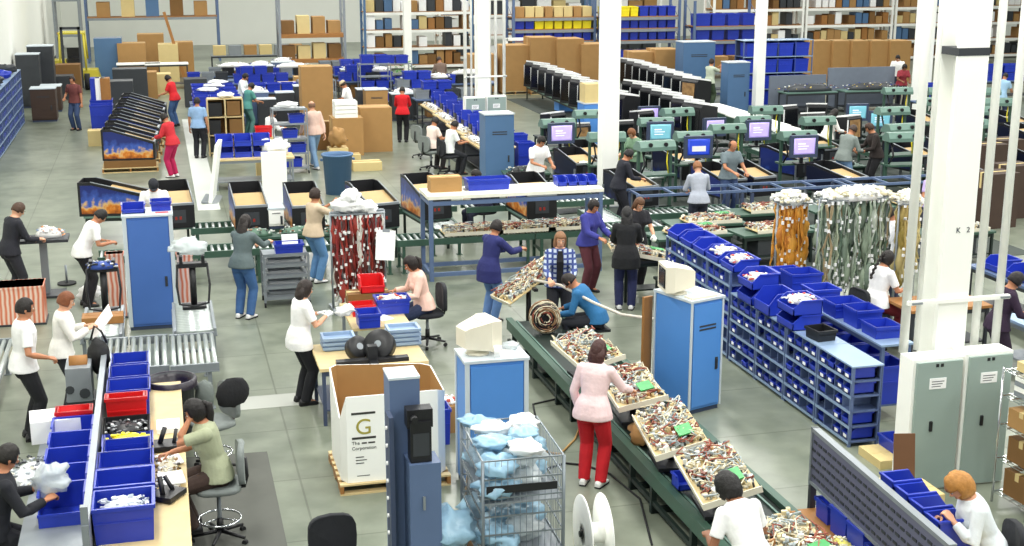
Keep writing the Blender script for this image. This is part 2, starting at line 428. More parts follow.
    if undershirt:
        U = MB(cloth(undershirt)); 
        U.loft([[Lf((xx * w, yy, zp + dz)) for xx, yy in ((-1, .128 + o1), (1, .128 + o1), (1, .15 + o1), (-1, .15 + o1))] for dz, w, o1 in ((-.02, .05, .0), (.2, .045, .0), (.36, .05, .03), (.50, .035, -.05))], 0, False)
        obj('undershirt', U.mesh('undershirt'), root)
    return root
# ------------------------------------------------------------------ kits: one of each kind
@cached
def bin_mesh(m, w, d, h):                # open-front stacking bin, mouth towards -y
    b = MB(MATS[m]); t = .012; f = -d / 2; k = d / 2
    b.box(-w / 2, f, 0, w / 2, k, t)
    side = [(f, 0), (k, 0), (k, h), (f + d * .30, h), (f, h * .5)]
    b.prism(side, -w / 2, -w / 2 + t); b.prism(side, w / 2 - t, w / 2)
    b.box(-w / 2, k - t, 0, w / 2, k, h); b.box(-w / 2, f, 0, w / 2, f + t, h * .48)
    b.box(-w / 2 - .012, f + d * .3, h - .02, -w / 2, k + .01, h); b.box(w / 2, f + d * .3, h - .02, w / 2 + .012, k + .01, h)
    b.box(-w / 2, k, h - .02, w / 2, k + .012, h); b.box(-w / 2 - .006, f - .012, h * .40, w / 2 + .006, f, h * .50)
    return b.mesh('bin')
@cached
def card_mesh(w, h): return MB(PAPER).box(-w / 2, -.004, 0, w / 2, 0, h).mesh('label_card')
@cached
def bin_kit(m='blue_plastic', w=.20, d=.36, h=.17, card=True):
    c = [part('label_card', card_mesh(w * .5, h * .26), (w * .05, -d / 2 - .012, h * .12))] if card else []
    return [part('bin', bin_mesh(m, w, d, h), kids=c)]
@cached
def tote_mesh(m, w, d, h):               # tapered stacking box, open at the top
    b = MB(MATS[m]); t = .014
    def rg(k, z): return [(-w / 2 * k, -d / 2 * k, z), (w / 2 * k, -d / 2 * k, z), (w / 2 * k, d / 2 * k, z), (-w / 2 * k, d / 2 * k, z)]
    ki = 1 - 2 * t / min(w, d)
    b.loft([rg(.93, 0), rg(1, h), rg(ki, h), rg(.93 * ki, t)], 0, False, False)
    b.box(-w * .46, -d * .46, 0, w * .46, d * .46, t)
    for sy in (-1, 1):
        b.box(-w / 2 - .012, sy * d / 2 - .012, h - .035, w / 2 + .012, sy * d / 2 + .012, h)
        b.box(-w * .48, sy * d * .488 - .008, h * .55, w * .48, sy * d * .488 + .008, h * .60)
    for sx in (-1, 1): b.box(sx * w / 2 - .012, -d / 2, h - .035, sx * w / 2 + .012, d / 2, h)
    return b.mesh('tote')
@cached
def heap_mesh(key, w, d, h, n, cols, seed, bs=1.0):
    rnd = random.Random(seed); ms = [mat('bit_' + c, c, .45, 0, .1, 8) for c in cols]; b = MB(*ms)
    for i in range(n):
        x = rnd.uniform(-.5, .5); y = rnd.uniform(-.5, .5); z = h * (1 - 1.6 * (x * x + y * y)) * rnd.uniform(.5, 1)
        a = Matrix.Translation((x * w, y * d, max(0.012, z))) @ Matrix.Rotation(rnd.uniform(0, 3), 4, 'Z') @ Matrix.Rotation(rnd.uniform(-.5, .5), 4, 'X')
        b.T = a; s = rnd.uniform(.6, 1.4) * bs; mi = rnd.randrange(len(ms))
        if i % 4 == 0: b.cyl((-.022 * s, 0, 0), (.022 * s, 0, 0), .009 * s, 6, mi)
        else: b.bx((0, 0, 0), (.045 * s, .022 * s, .016 * s), mi)
    b.T = None
    rg = lambda k, z: [(math.cos(t) * w * .42 * k, math.sin(t) * d * .42 * k, z) for t in (2 * PI * i / 14 for i in range(14))]
    b.loft([rg(1, 0), rg(.95, h * .35), rg(.6, h * .75), rg(.1, h * .88)], 0)
    return b.mesh('heap')
def rod(b, p, q, r=.018, mi=0): b.cyl(p, q, r, 6, mi)
@cached
def rack_kit(L, D, H, rows, cols):       # bin shelving, open towards -y, x along its length
    def bxm(sx, sy, sz, m=RACKM): return MB(m).box(0, 0, 0, sx, sy, sz).mesh('m')
    P = []; post = CACHE.setdefault(('rp', H), bxm(.035, .035, H))
    for x in (-L / 2, L / 2 - .035):
        for y in (-D / 2, D / 2 - .035): P.append(part('post', post, (x, y, 0)))
    ph = (H - .06) / rows
    sh = MB(RACKM, SHELFTOP); sh.box(-L / 2, -D / 2, 0, L / 2, D / 2, .018); sh.box(-L / 2, -D / 2 - .004, -.012, L / 2, -D / 2, .022, 1); sh = sh.mesh('shelf')
    for r in range(rows): P.append(part('shelf', sh, (0, 0, .05 + r * ph)))
    P.append(part('top_shelf', MB(SHELFTOP).box(-L / 2 - .005, -D / 2 - .005, 0, L / 2 + .005, D / 2 + .005, .02).mesh('t'), (0, 0, H - .015)))
    dv = MB(RACKM).box(-.006, -D / 2 + .01, 0, .006, D / 2, H - .08).mesh('divider')
    for c in range(1, cols): P.append(part('divider', dv, (-L / 2 + c * L / cols, 0, .06)))
    P.append(part('back_panel', MB(BGREYD).box(-L / 2, D / 2 - .02, .05, L / 2, D / 2 - .01, H - .02).mesh('b')))
    return P
def stock_rack(name, label, cx, cy, rz, L, D, H, rows, cols, where, grp, skip=.18, rmin=0, card=True, col='blue_plastic', rev=False):
    put(rack_kit(L, D, H, rows, cols), name, label, 'shelving', (cx, cy), rz, grp[0])
    ph = (H - .06) / rows; cw = L / cols; ca, sa = math.cos(rz), math.sin(rz)
    for r in range(rmin, rows):
        for c in range(cols):
            if random.random() < skip: continue
            lx = -L / 2 + (c + .5) * cw + (.02 if c == 0 else -.02 if c == cols - 1 else 0); ly = -.01 - random.uniform(0, .03)
            cc = (cols - c) if not rev else (c + 1)
            lab = 'blue bin in %s, %s shelf up, %s slot from near end' % (where, ORD[r], ORD[cc - 1])
            put(bin_kit(col, round(cw * .70, 3), round(D * .80, 3), round(ph * .76, 3), card and random.random() < .55), 'parts_bin', lab, 'bin',
                (cx + lx * ca - ly * sa, cy + lx * sa + ly * ca, .05 + r * ph + .027), rz, grp[1])
@cached
def cabinet_kit(w, d, h, m, trimw):      # sheet-metal test cabinet, front towards -y
    M = MATS[m]; P = []
    P.append(part('cabinet_body', MB(M).box(-w / 2 + .01, -d / 2 + .01, .06, w / 2 - .01, d / 2, h - .03).mesh('b')))
    P.append(part('plinth', MB(BGREYD).box(-w / 2 + .02, -d / 2 + .03, 0, w / 2 - .02, d / 2 - .02, .06).mesh('p')))
    P.append(part('top_panel', MB(CABTRIM).box(-w / 2 - .01, -d / 2 - .012, 0, w / 2 + .01, d / 2 + .01, .03).mesh('t'), (0, 0, h - .03)))
    if trimw:
        e = MB(CABTRIM).box(0, -.004, .06, trimw, .014, h - .03).mesh('e')
        P += [part('edge_trim', e, (-w / 2, -d / 2, 0)), part('edge_trim', e, (w / 2 - trimw, -d / 2, 0))]
        e2 = MB(CABTRIM).box(-.004, 0, .06, .012, trimw, h - .03).mesh('e2'); P.append(part('edge_trim', e2, (-w / 2, d / 2 - trimw, 0)))
    dr = MB(M).box(-w / 2 + trimw + .012, -.010, .10, w / 2 - trimw - .012, .008, h - .07).mesh('d')
    hd = MB(DKG); hd.bx((w * .30, -.022, h * .42), (.022, .02, .12)); hd.bx((w * .30, -.014, h * .42), (.04, .01, .16))
    vt = MB(M, DKG)
    P.append(part('door', dr, (0, -d / 2, 0), kids=[part('handle', hd.mesh('h'))] if trimw >= .05 else [part('handle', hd.mesh('h')),
        part('louvre', MB(DKG).box(-w * .25, -.014, h * .76, w * .25, -.009, h * .775).box(-w * .25, -.014, h * .73, w * .25, -.009, h * .745).mesh('l'))]))
    return P
@cached
def crt_kit(col='beige_plastic'):
    m = MATS[col]; b = MB(m)
    rg = lambda w, z0, z1, y: [(-w, y, z0), (w, y, z0), (w, y, z1), (-w, y, z1)]
    b.loft([rg(.19, .05, .38, -.20), rg(.192, .048, .382, -.08), rg(.185, .055, .375, -.07), rg(.12, .09, .32, .16), rg(.11, .10, .30, .20)], 0, False)
    for k in range(6): b.box(-.10, -.02 + k * .028, .36 - k * .011, .10, -.008 + k * .028, .372 - k * .011)
    s = MB(DARKGLASS); s.loft([[(-.155, -.201, .09), (.155, -.201, .09), (.155, -.201, .345), (-.155, -.201, .345)], [(-.12, -.208, .12), (.12, -.208, .12), (.12, -.208, .31), (-.12, -.208, .31)]], 0)
    ft = MB(m); ft.lathe([(.001, 0), (.13, 0), (.12, .02), (.06, .03), (.07, .06), (.001, .06)], 16)
    return [part('casing', b.mesh('c')), part('screen', s.mesh('s')), part('foot', ft.mesh('f'))]
@cached
def roller_kit(L, W, H, pitch, rr, frame, nleg=2, low=True):   # roller conveyor along x
    fm = MATS[frame]; P = []
    rail = MB(fm).box(-L / 2, -.02, -.10, L / 2, .02, .012); rail.box(-L / 2, -.03, -.10, L / 2, .03, -.09); rail = rail.mesh('rail')
    P += [part('side_rail', rail, (0, s * (W / 2 + .02), H)) for s in (-1, 1)]
    ro = MB(STEEL); ro.cyl((0, -W / 2, 0), (0, W / 2, 0), rr, 10); ro = ro.mesh('roller')
    n = int(L / pitch); P += [part('roller', ro, (-L / 2 + (i + .5) * L / n, 0, H - rr + .008)) for i in range(n)]
    lg = MB(fm)
    for s in (-1, 1): lg.box(-.025, s * (W / 2) - .025, 0, .025, s * (W / 2) + .025, H - .09); lg.box(-.05, s * W / 2 - .05, 0, .05, s * W / 2 + .05, .012)
    lg.box(-.018, -W / 2, H * .42, .018, W / 2, H * .42 + .04); lg = lg.mesh('leg_frame')
    P += [part('leg_frame', lg, (-L / 2 + .12 + i * (L - .24) / max(1, nleg - 1), 0, 0)) for i in range(nleg)]
    return P
@cached
def bench_kit(L, W, H, topm, legm, shelf=True, th=.04):        # workbench, L along x
    P = [part('bench_top', MB(MATS[topm]).box(-L / 2, -W / 2, H - th, L / 2, W / 2, H).mesh('t'))]
    lg = MB(MATS[legm]).box(-.022, -.022, 0, .022, .022, H - th).mesh('l')
    P += [part('leg', lg, (sx * (L / 2 - .05), sy * (W / 2 - .05), 0)) for sx in (-1, 1) for sy in (-1, 1)]
    ap = MB(MATS[legm]).box(-L / 2 + .05, -.012, H - th - .07, L / 2 - .05, .012, H - th).mesh('a')
    P += [part('rail', ap, (0, s * (W / 2 - .05), 0)) for s in (-1, 1)]
    if shelf: P.append(part('lower_shelf', MB(MATS[legm]).box(-L / 2 + .05, -W / 2 + .05, .18, L / 2 - .05, W / 2 - .05, .205).mesh('s')))
    return P
@cached
def chair_kit(fab, arms=False, hs=.50):
    f = MATS[fab]; se = MB(f); se.loft([[(x * w, y * w * .96, z) for x, y in [(math.copysign(abs(math.cos(t)) ** .55, math.cos(t)), math.copysign(abs(math.sin(t)) ** .55, math.sin(t))) for t in (2 * PI * i / 20 for i in range(20))]]
                         for z, w in ((hs - .05, .20), (hs - .03, .235), (hs + .01, .235), (hs + .03, .20))])
    ba = MB(f); pts = []
    ba.loft([[(x * .215, -.22 + d - .03 * (1 - abs(x)) * 1, hs + .22 + z * .20) for x, z in [(math.copysign(abs(math.cos(t)) ** .55, math.cos(t)), math.copysign(abs(math.sin(t)) ** .55, math.sin(t))) for t in (2 * PI * i / 20 for i in range(20))]] for d in (-.03, .03)])
    sp = MB(BLKP).tube([(0, -.05, hs - .06), (0, -.26, hs - .04), (0, -.285, hs + .06), (0, -.275, hs + .26)], .020, 8)
    po = MB(GRY, BLKP); po.cyl((0, 0, .09), (0, 0, hs - .05), .022, 10); po.cyl((0, 0, .09), (0, 0, .25), .034, 10, 1); po.bx((0, 0, hs - .06), (.16, .2, .03), 1)
    P = [part('seat', se.mesh('s')), part('backrest', ba.mesh('b')), part('back_support', sp.mesh('k')), part('post', po.mesh('p'))]
    lg = MB(BLKP); lg.tube([(0, 0, .11), (0, .28, .075)], [.024, .016], 8); lg = lg.mesh('l')
    cs = MB(RUBBER); cs.cyl((-.02, 0, .027), (.02, 0, .027), .027, 12); cs = cs.mesh('w')
    for k in range(5): P.append(part('leg', lg, rot=(0, 0, k * 2 * PI / 5), kids=[part('caster', cs, (0, .28, 0)),]))
    if hs > .55:
        fr = MB(CHROME); fr.tube([(math.cos(t) * .21, math.sin(t) * .21, .24) for t in (2 * PI * i / 20 for i in range(21))], .011, 6)
        for k in range(3): fr.cyl((0, 0, .24), (math.cos(k * 2.09) * .21, math.sin(k * 2.09) * .21, .24), .007, 6)
        P.append(part('foot_ring', fr.mesh('r')))
    return P
@cached
def carton_kit(w, d, h, m='cardboard', tape=True, flaps=False):
    M = MATS[m]
    if flaps:
        b = MB(M, CARDD); t = .008
        b.box(-w / 2, -d / 2, 0, w / 2, d / 2, t); b.box(-w / 2, -d / 2, 0, -w / 2 + t, d / 2, h); b.box(w / 2 - t, -d / 2, 0, w / 2, d / 2, h)
        b.box(-w / 2, -d / 2, 0, w / 2, -d / 2 + t, h); b.box(-w / 2, d / 2 - t, 0, w / 2, d / 2, h)
        b.box(-w / 2 + t, -d / 2 + t, h * .5, w / 2 - t, d / 2 - t, h * .52, 1)
        P = [part('carton', b.mesh('c'))]
        fl = MB(M).box(-w / 2, -d * .32, -.004, w / 2, 0, .004).mesh('f'); fs = MB(M).box(-w * .3, -d / 2, -.004, 0, d / 2, .004).mesh('f2')
        P += [part('flap', fl, (0, -d / 2, h), (R(35), 0, 0)), part('flap', fl, (0, d / 2, h), (R(35), 0, PI)), part('flap', fs, (-w / 2, 0, h), (0, R(-30), 0))]
        return P
    b = MB(M).box(-w / 2, -d / 2, 0, w / 2, d / 2, h); b.box(-w / 2 + .004, -.004, h, w / 2 - .004, .004, h + .003)
    P = [part('carton', b.mesh('c'), kids=[part('tape', MB(CARDL if m != 'light_cardboard' else CARD).box(-w / 2 - .002, -.03, h * .72, w / 2 + .002, .03, h + .005).mesh('t'))] if tape else ())]
    return P
@cached
def pallet_kit(w, d):
    P = []; bd = MB(WOOD).box(-w / 2, -.045, 0, w / 2, .045, .02).mesh('b')
    n = 7; P += [part('deck_board', bd, (0, -d / 2 + .045 + i * (d - .09) / (n - 1), .105)) for i in range(n)]
    P += [part('bottom_board', bd, (0, y, 0)) for y in (-d / 2 + .045, 0, d / 2 - .045)]
    st = MB(WOODD); st.prism([(-d / 2, .02), (-d * .34, .02), (-d * .30, .06), (-d * .12, .06), (-d * .08, .02), (d * .08, .02), (d * .12, .06), (d * .30, .06), (d * .34, .02), (d / 2, .02), (d / 2, .105), (-d / 2, .105)], -.02, .02); st = st.mesh('s')
    P += [part('stringer', st, (x, 0, 0)) for x in (-w / 2 + .02, 0, w / 2 - .02)]
    return P
def art_mat(key, stops):                  # painted side: sky, horizon and ground bands broken up by noise
    m = mat(key, '203080', .35, 0, .2, 4); nt = m.node_tree; tc = nt.nodes.new('ShaderNodeTexCoord'); sp = nt.nodes.new('ShaderNodeSeparateXYZ'); nz = nt.nodes.new('ShaderNodeTexNoise')
    nz.inputs['Scale'].default_value = 7; nt.links.new(tc.outputs['Object'], sp.inputs[0]); nt.links.new(tc.outputs['Object'], nz.inputs['Vector'])
    ma = nt.nodes.new('ShaderNodeMath'); ma.operation = 'MULTIPLY_ADD'; ma.inputs[1].default_value = .5; nt.links.new(nz.outputs['Fac'], ma.inputs[0]); nt.links.new(sp.outputs['Z'], ma.inputs[2])
    cr = nt.nodes.new('ShaderNodeValToRGB'); el = cr.color_ramp.elements
    while len(el) < len(stops): el.new(.5)
    for e, (p, c) in zip(el, stops): e.position = p; e.color = lin(c)
    nt.links.new(ma.outputs[0], cr.inputs[0]); nt.links.new(cr.outputs[0], nt.nodes['Principled BSDF'].inputs['Base Color'])
art_mat('side_art', ((.25, '6a2a14'), (.38, 'd07a22'), (.46, 'd8b070'), (.55, '3a5ab0'), (.75, '1a2a70')))
art_mat('side_art_b', ((.25, '1a1a2e'), (.40, 'a85a22'), (.50, '3a4a8a'), (.62, '23336e'), (.8, '10162e')))
@cached
def pincab_kit(art='side_art', legs=0.0, L=1.30, W=.60, H0=.46, H1=.70):   # open game cabinet shell: low front at -y, high back at +y
    z = legs; t = .02; b = MB(BLKP, WOODD)
    side = [(-L / 2, z), (L / 2, z), (L / 2, z + H1), (L / 2 - .25, z + H1), (-L / 2, z + H0)]
    b.prism(side, -W / 2, -W / 2 + t); b.prism(side, W / 2 - t, W / 2)
    b.box(-W / 2 + t, -L / 2, z, W / 2 - t, -L / 2 + t, z + H0); b.box(-W / 2 + t, L / 2 - t, z, W / 2 - t, L / 2, z + H1)
    fl = MB(mat('raw_board', 'b89a68', .6, 0, .12, 6)).prism([(-L / 2 + t, z + H0 - .06), (.10, z + H0 - .06 + (H1 - H0) / (L - .25) * (L / 2 + .1)), (.10, z + H0 - .08 + (H1 - H0) / (L - .25) * (L / 2 + .1)), (-L / 2 + t, z + H0 - .08)], -W / 2 + t, W / 2 - t).box(-W / 2 + t, -L / 2 + t, z + .03, W / 2 - t, L / 2 - t, z + .05).mesh('f')
    P = [part('cabinet_shell', b.mesh('b')), part('cabinet_floor', fl)]
    ar = MB(MATS[art]).prism([(-L / 2 + .05, z + .05), (L / 2 - .05, z + .05), (L / 2 - .05, z + H1 - .06), (L / 2 - .27, z + H1 - .06), (-L / 2 + .05, z + H0 - .05)], -.002, .002).mesh('a')
    P += [part('side_art', ar, (s * (W / 2 + .002), 0, 0)) for s in (-1, 1)]
    tr = MB(GRY); tr.tube([(0, -L / 2, z + H0 + .005), (0, L / 2 - .25, z + H1 + .005)], .013, 6); tr = tr.mesh('t')
    P += [part('side_rail', tr, (s * (W / 2 - .01), 0, 0)) for s in (-1, 1)]
    P.append(part('lockdown_bar', MB(GRY).box(-W / 2, -L / 2 - .012, z + H0 - .03, W / 2, -L / 2 + .05, z + H0 + .012).mesh('l')))
    cd = MB(DKG, mat('coin_red', '8e2a22', .4)); cd.box(-.14, -L / 2 - .008, z + .10, .14, -L / 2, z + .34); cd.box(-.06, -L / 2 - .014, z + .16, -.02, -L / 2, z + .22, 1); cd.box(.02, -L / 2 - .014, z + .16, .06, -L / 2, z + .22, 1)
    P.append(part('coin_door', cd.mesh('c')))
    if legs:
        lg = MB(GRY).prism([(-.03, 0), (.03, 0), (.045, z + .3), (-.045, z + .3)], -.012, .012, 'y').mesh('lg')
        P += [part('leg', lg, (sx * W / 2, sy * (L / 2 - .06), 0)) for sx in (-1, 1) for sy in (-1, 1)]
    return P
@cached
def head_kit(front):                     # display head: tall black box with white foam top
    b = MB(BLKP); b.prism([(-.30, 0), (.26, 0), (.30, .72), (-.18, .80), (-.26, .72)], -.36, .36)
    P = [part('head_shell', b.mesh('b'))]
    f = MB(PAPER).prism([(-.20, .802), (.27, .735), (.27, .78), (-.20, .85)], -.35, .35).mesh('f'); P.append(part('foam_strip', f))
    P.append(part('edge_strip', MB(PAPER).box(-.362, -.285, .06, -.352, -.235, .70).mesh('e')))
    if front: P.append(part('front_panel', MB(mat('head_art', '3a1a16', .35, 0, .3, 9, col2='c8a06a')).prism([(-.305, .08), (-.30, .10), (-.264, .66), (-.27, .68)], -.26, .26).mesh('p')))
    else: P.append(part('front_glass', MB(DARKGLASS).prism([(-.305, .08), (-.30, .08), (-.266, .68), (-.271, .68)], -.30, .30).mesh('p')))
    return P
@cached
def station_kit():                       # green test rig: two posts, bench shelf, box beam with two black dials
    P = []; po = MB(GREEN).box(-.03, -.03, 0, .03, .03, 1.42).mesh('p')
    P += [part('post', po, (s * .38, 0, 0)) for s in (-1, 1)]
    bm = MB(GREENL); bm.prism([(-.20, 1.42), (.20, 1.42), (.20, 1.50), (.06, 1.62), (-.12, 1.62), (-.20, 1.50)], -.42, .42)
    dl = MB(BLKP); dl.cyl((0, -.19, 0), (0, -.24, 0), .045, 12); dl = dl.mesh('d')
    P.append(part('head_box', bm.mesh('h'), kids=[part('dial', dl, (s * .18, .03, 1.55)) for s in (-1, 1)]))
    P.append(part('rig_shelf', MB(GREEN).box(-.42, -.22, .86, .42, .22, .90).mesh('s')))
    P.append(part('base_rail', MB(GREEND).box(-.42, -.05, .12, .42, .05, .18).mesh('r')))
    P += [part('cable_loom', MB(BLKP).tube([(-.3, -.02, 1.42), (-.26, -.10, 1.1), (-.34, -.05, .9)], .022, 6).mesh('c')), part('cable_loom', MB(YELBIN).tube([(.3, -.02, 1.42), (.24, -.12, 1.15), (.3, -.08, .9)], .014, 6).mesh('c'))]
    return P
@cached
def monitor_kit(scr):
    b = MB(BGREYD); rg = lambda w, z0, z1, y: [(-w, y, z0), (w, y, z0), (w, y, z1), (-w, y, z1)]
    b.loft([rg(.33, 0, .50, -.12), rg(.335, -.005, .505, -.04), rg(.22, .06, .44, .22), rg(.18, .1, .4, .26)], 0, False)
    s = MB(MATS[scr]); s.loft([rg(.26, .075, .44, -.1215), rg(.22, .11, .40, -.130)], 0)
    st = MB(BLKP); st.box(-.03, -.02, -.14, .03, .06, .01); st.box(-.16, -.12, -.16, .16, .14, -.14)
    bl = [part('text_block', MB(PAPER).box(-.16, -.134, .16, .16, -.1305, .28).mesh('t'))] if scr == 'screen_blue' else [part('text_block', MB(mat('screen_pale', 'e6e6fa', .4, emit=.5)).box(-.16, -.1335, .30, .02, -.1305, .33).box(-.16, -.1335, .25, .10, -.1305, .27).box(-.16, -.1335, .19, .06, -.1305, .21).mesh('t'))]
    return [part('casing', b.mesh('b')), part('screen', s.mesh('s'), kids=bl), part('stand', st.mesh('st'))]
BITC = ('e6e6dc', 'cdbb8e', 'bcc3c4', 'a87848', '7a4434', '3c7a4a', '2c3034', 'd8cba6', 'ecece4', '8f9a9c')
@cached
def playfield_kit(seed, green=True):
    rnd = random.Random(seed); w, l = .56, 1.08
    pl = MB(WOOD); pl.prism([(-w / 2, -l / 2), (w / 2, -l / 2), (w / 2, l / 2 - .1), (w / 2 - .1, l / 2), (-w / 2, l / 2)], 0, .018, 'z')
    ms = [mat('bit_' + c, c, .45, 0, .1, 8) for c in BITC]; b = MB(*ms)
    for i in range(300):
        x = rnd.uniform(-w / 2 + .03, w / 2 - .03); y = rnd.uniform(-l / 2 + .03, l / 2 - .03); k = rnd.randrange(4); mi = rnd.choice((0, 0, 1, 2, 2, 3, 4, 6, 6, 7, 8, 8, 9, 9, 1, 7)); hh = rnd.uniform(.015, .075)
        b.T = Matrix.Translation((x, y, .018)) @ Matrix.Rotation(rnd.uniform(0, 3), 4, 'Z')
        if k == 0: b.cyl((0, 0, 0), (0, 0, hh), rnd.uniform(.010, .022), 7, mi)
        elif k == 1: b.cyl((-.03, 0, hh * .7), (.03, 0, hh * .7), .013, 7, mi); b.bx((0, 0, hh * .35), (.02, .01, hh * .7), mi)
        else: b.bx((0, 0, hh / 2), (rnd.uniform(.02, .07), rnd.uniform(.012, .035), hh), mi)
    b.T = None
    P = [part('board', pl.mesh('p')), part('mechanism', b.mesh('m'), kind='stuff')]
    wm = MB(mat('wire_cream', 'd6ccb0', .6), mat('wire_red', '96503e', .6), mat('wire_grey', 'a4aeb0', .6))
    for i in range(46):
        x, y = rnd.uniform(-.22, .22), rnd.uniform(-.46, .46); pts = [(x, y, .05)]
        for k in range(5): x = max(-.26, min(.26, x + rnd.uniform(-.12, .12))); y = max(-.52, min(.52, y + rnd.uniform(-.14, .14))); pts.append((x, y, rnd.uniform(.05, .11)))
        wm.tube(pts, .0075, 5, i % 3)
    P.append(part('wiring', wm.mesh('w'), kind='stuff'))
    if green: P.append(part('circuit_board', MB(mat('pcb_green', '2f9a4c', .4, 0, .2, 12)).bx((.10, -.30, .10), (.16, .24, .012)).mesh('g')))
    bo = MB(BEIGE); bo.box(-w / 2 - .012, -l / 2 - .012, -.03, w / 2 + .012, -l / 2, .035); bo.box(-w / 2 - .012, -l / 2, -.03, -w / 2, l / 2, .035); P.append(part('edge_rail', bo.mesh('e')))
    return P
@cached
def jig_kit(h):
    b = MB(BLKP); b.box(-.20, -.26, 0, .20, .26, .035)
    p = MB(BLKP); p.cyl((0, 0, .03), (0, 0, h - .04), .04, 10)
    a = MB(BLKP); a.box(-.24, -.05, h - .05, .24, .05, h - .01); a.box(-.03, -.42, h - .05, .03, .42, h - .01)
    return [part('base', b.mesh('b')), part('post', p.mesh('p')), part('cross_arm', a.mesh('a'))]
@cached
def cable_mesh(c1, seed, L, r):
    rnd = random.Random(seed); b = MB(mat('cable_' + c1, c1, .55, 0, .3, 9), PAPER); pts = []; x = y = 0
    n = 10
    for k in range(n + 1):
        pts.append((x, y, -L * k / n)); x = x * .8 + rnd.uniform(-.035, .035); y = y * .8 + rnd.uniform(-.035, .035)
    b.tube(pts, r, 5)
    p2 = [(q[0] + rnd.uniform(-.03, .03), q[1] + rnd.uniform(-.03, .03), q[2]) for q in pts[:-2]]; b.tube(p2, r * .8, 5)
    for k in (0, 2, rnd.randint(2, 5), rnd.randint(4, 7), rnd.randint(6, 9)):
        q = pts[k]; b.bx((q[0], q[1] - .02, q[2] - .02), (.035, .03, .05), 1)
    q = pts[-1]; b.bx((q[0], q[1], q[2] - .02), (.04, .03, .05), 1)
    return b.mesh('cable')
def harness_rack(name, label, x, y, rz, W, H, cols, n, L, frame=GRY, depth=.30):
    root = put([], name, label, 'cable rack', (x, y), rz)
    po = MB(frame); po.cyl((0, 0, .03), (0, 0, H), .02, 8); po = po.mesh('p'); fo = MB(frame).box(-.025, -.32, 0, .025, .32, .04).mesh('f')
    for s in (-1, 1): obj('post', po, root, (s * W / 2, 0, 0)); obj('foot', fo, root, (s * W / 2, 0, 0))
    obj('top_bar', MB(frame).cyl((-W / 2, 0, H), (W / 2, 0, H), .022, 8).mesh('t'), root)
    obj('hook_rail', MB(frame).box(-W / 2, -depth / 2, H - .03, W / 2, depth / 2, H - .015).mesh('r'), root)
    rnd = random.Random(int(x * 100) + n)
    ms = MB(*[mat('cable_' + c, c, .55, 0, .3, 9) for c in cols[:3]])
    for k in range(54):
        ms.ell((-W / 2 + .06 + (W - .12) * ((k * .618) % 1), rnd.uniform(-.09, .10), H - .16 - L * .84 * rnd.random()), (rnd.uniform(.06, .10), .06, rnd.uniform(.16, .26)), 9, 7, k % min(3, len(cols)), None, .5, k)
    tag(obj('cable_tangle', ms.mesh('m'), root), kind='stuff')
    for i in range(n):
        c = cols[i % len(cols)]; me = CACHE.setdefault(('cb', c, i % 5, L), None) or cable_mesh(c, i % 5, L, .0145); CACHE[('cb', c, i % 5, L)] = me
        o = obj('cable', me, root, (-W / 2 + .03 + (W - .06) * ((i * .618) % 1), rnd.uniform(-depth / 2, depth / 2), H - .02 - rnd.uniform(0, .05)), (0, 0, rnd.uniform(0, 6)))
        o.scale = (1, 1, rnd.uniform(.78, 1.08))
    return root
@cached
def bag_mesh(seed, m, sx, sy, sz):
    b = MB(MATS[m]); b.ell((0, 0, sz), (sx, sy, sz), 18, 12, 0, None, .55, seed)
    return b.mesh('bag')
@cached
def flatbag_kit(seed): return bag_mesh(seed, 'pale_blue_plastic_film', .17, .13, .05)
@cached
def column_kit(w, h):
    b = MB(WHITE); t = w * .12                                     # wide-flange column
    b.box(-w / 2, -w / 2, 0, w / 2, -w / 2 + t, h); b.box(-w / 2, w / 2 - t, 0, w / 2, w / 2, h); b.box(-t / 2, -w / 2, 0, t / 2, w / 2, h)
    return [part('column_shaft', b.mesh('c')), part('base_plate', MB(GRY).box(-w * .75, -w * .75, 0, w * .75, w * .75, .025).mesh('b'))]
@cached
def elec_kit(w, d, h):
    b = MB(WHITE, ELGREY); b.box(-w / 2, -d / 2 + .03, 0, w / 2, d / 2, h, 0)
    dr = MB(ELGREY).box(-w / 2 + .035, -.02, .02, w / 2 - .02, .02, h - .03).mesh('d')
    lp = [part('printed_line', MB(DKG).box(-.075, -.0275, .05 - k * .028, .075 - .02 * k, -.026, .058 - k * .028).mesh('l'), (0, 0, 0)) for k in range(3)]
    kd = [part('latch', MB(BLKP).bx((-.06 if w > .5 else -.02, -.03, h * .50), (.028, .03, .11)).mesh('h'), label='small black latch'),
          part('label_plate', MB(PAPER).box(-.10, -.026, -.03, .10, -.019, .09).mesh('p'), (-.01, 0, h * .80), kids=lp),
          part('vent', MB(BLKP).box(-.045, -.026, h - .085, -.012, -.018, h - .05).box(.012, -.026, h - .085, .045, -.018, h - .05).mesh('v'))]
    return [part('enclosure', b.mesh('b')), part('door', dr, (0, -d / 2 + .02, 0), kids=kd)]
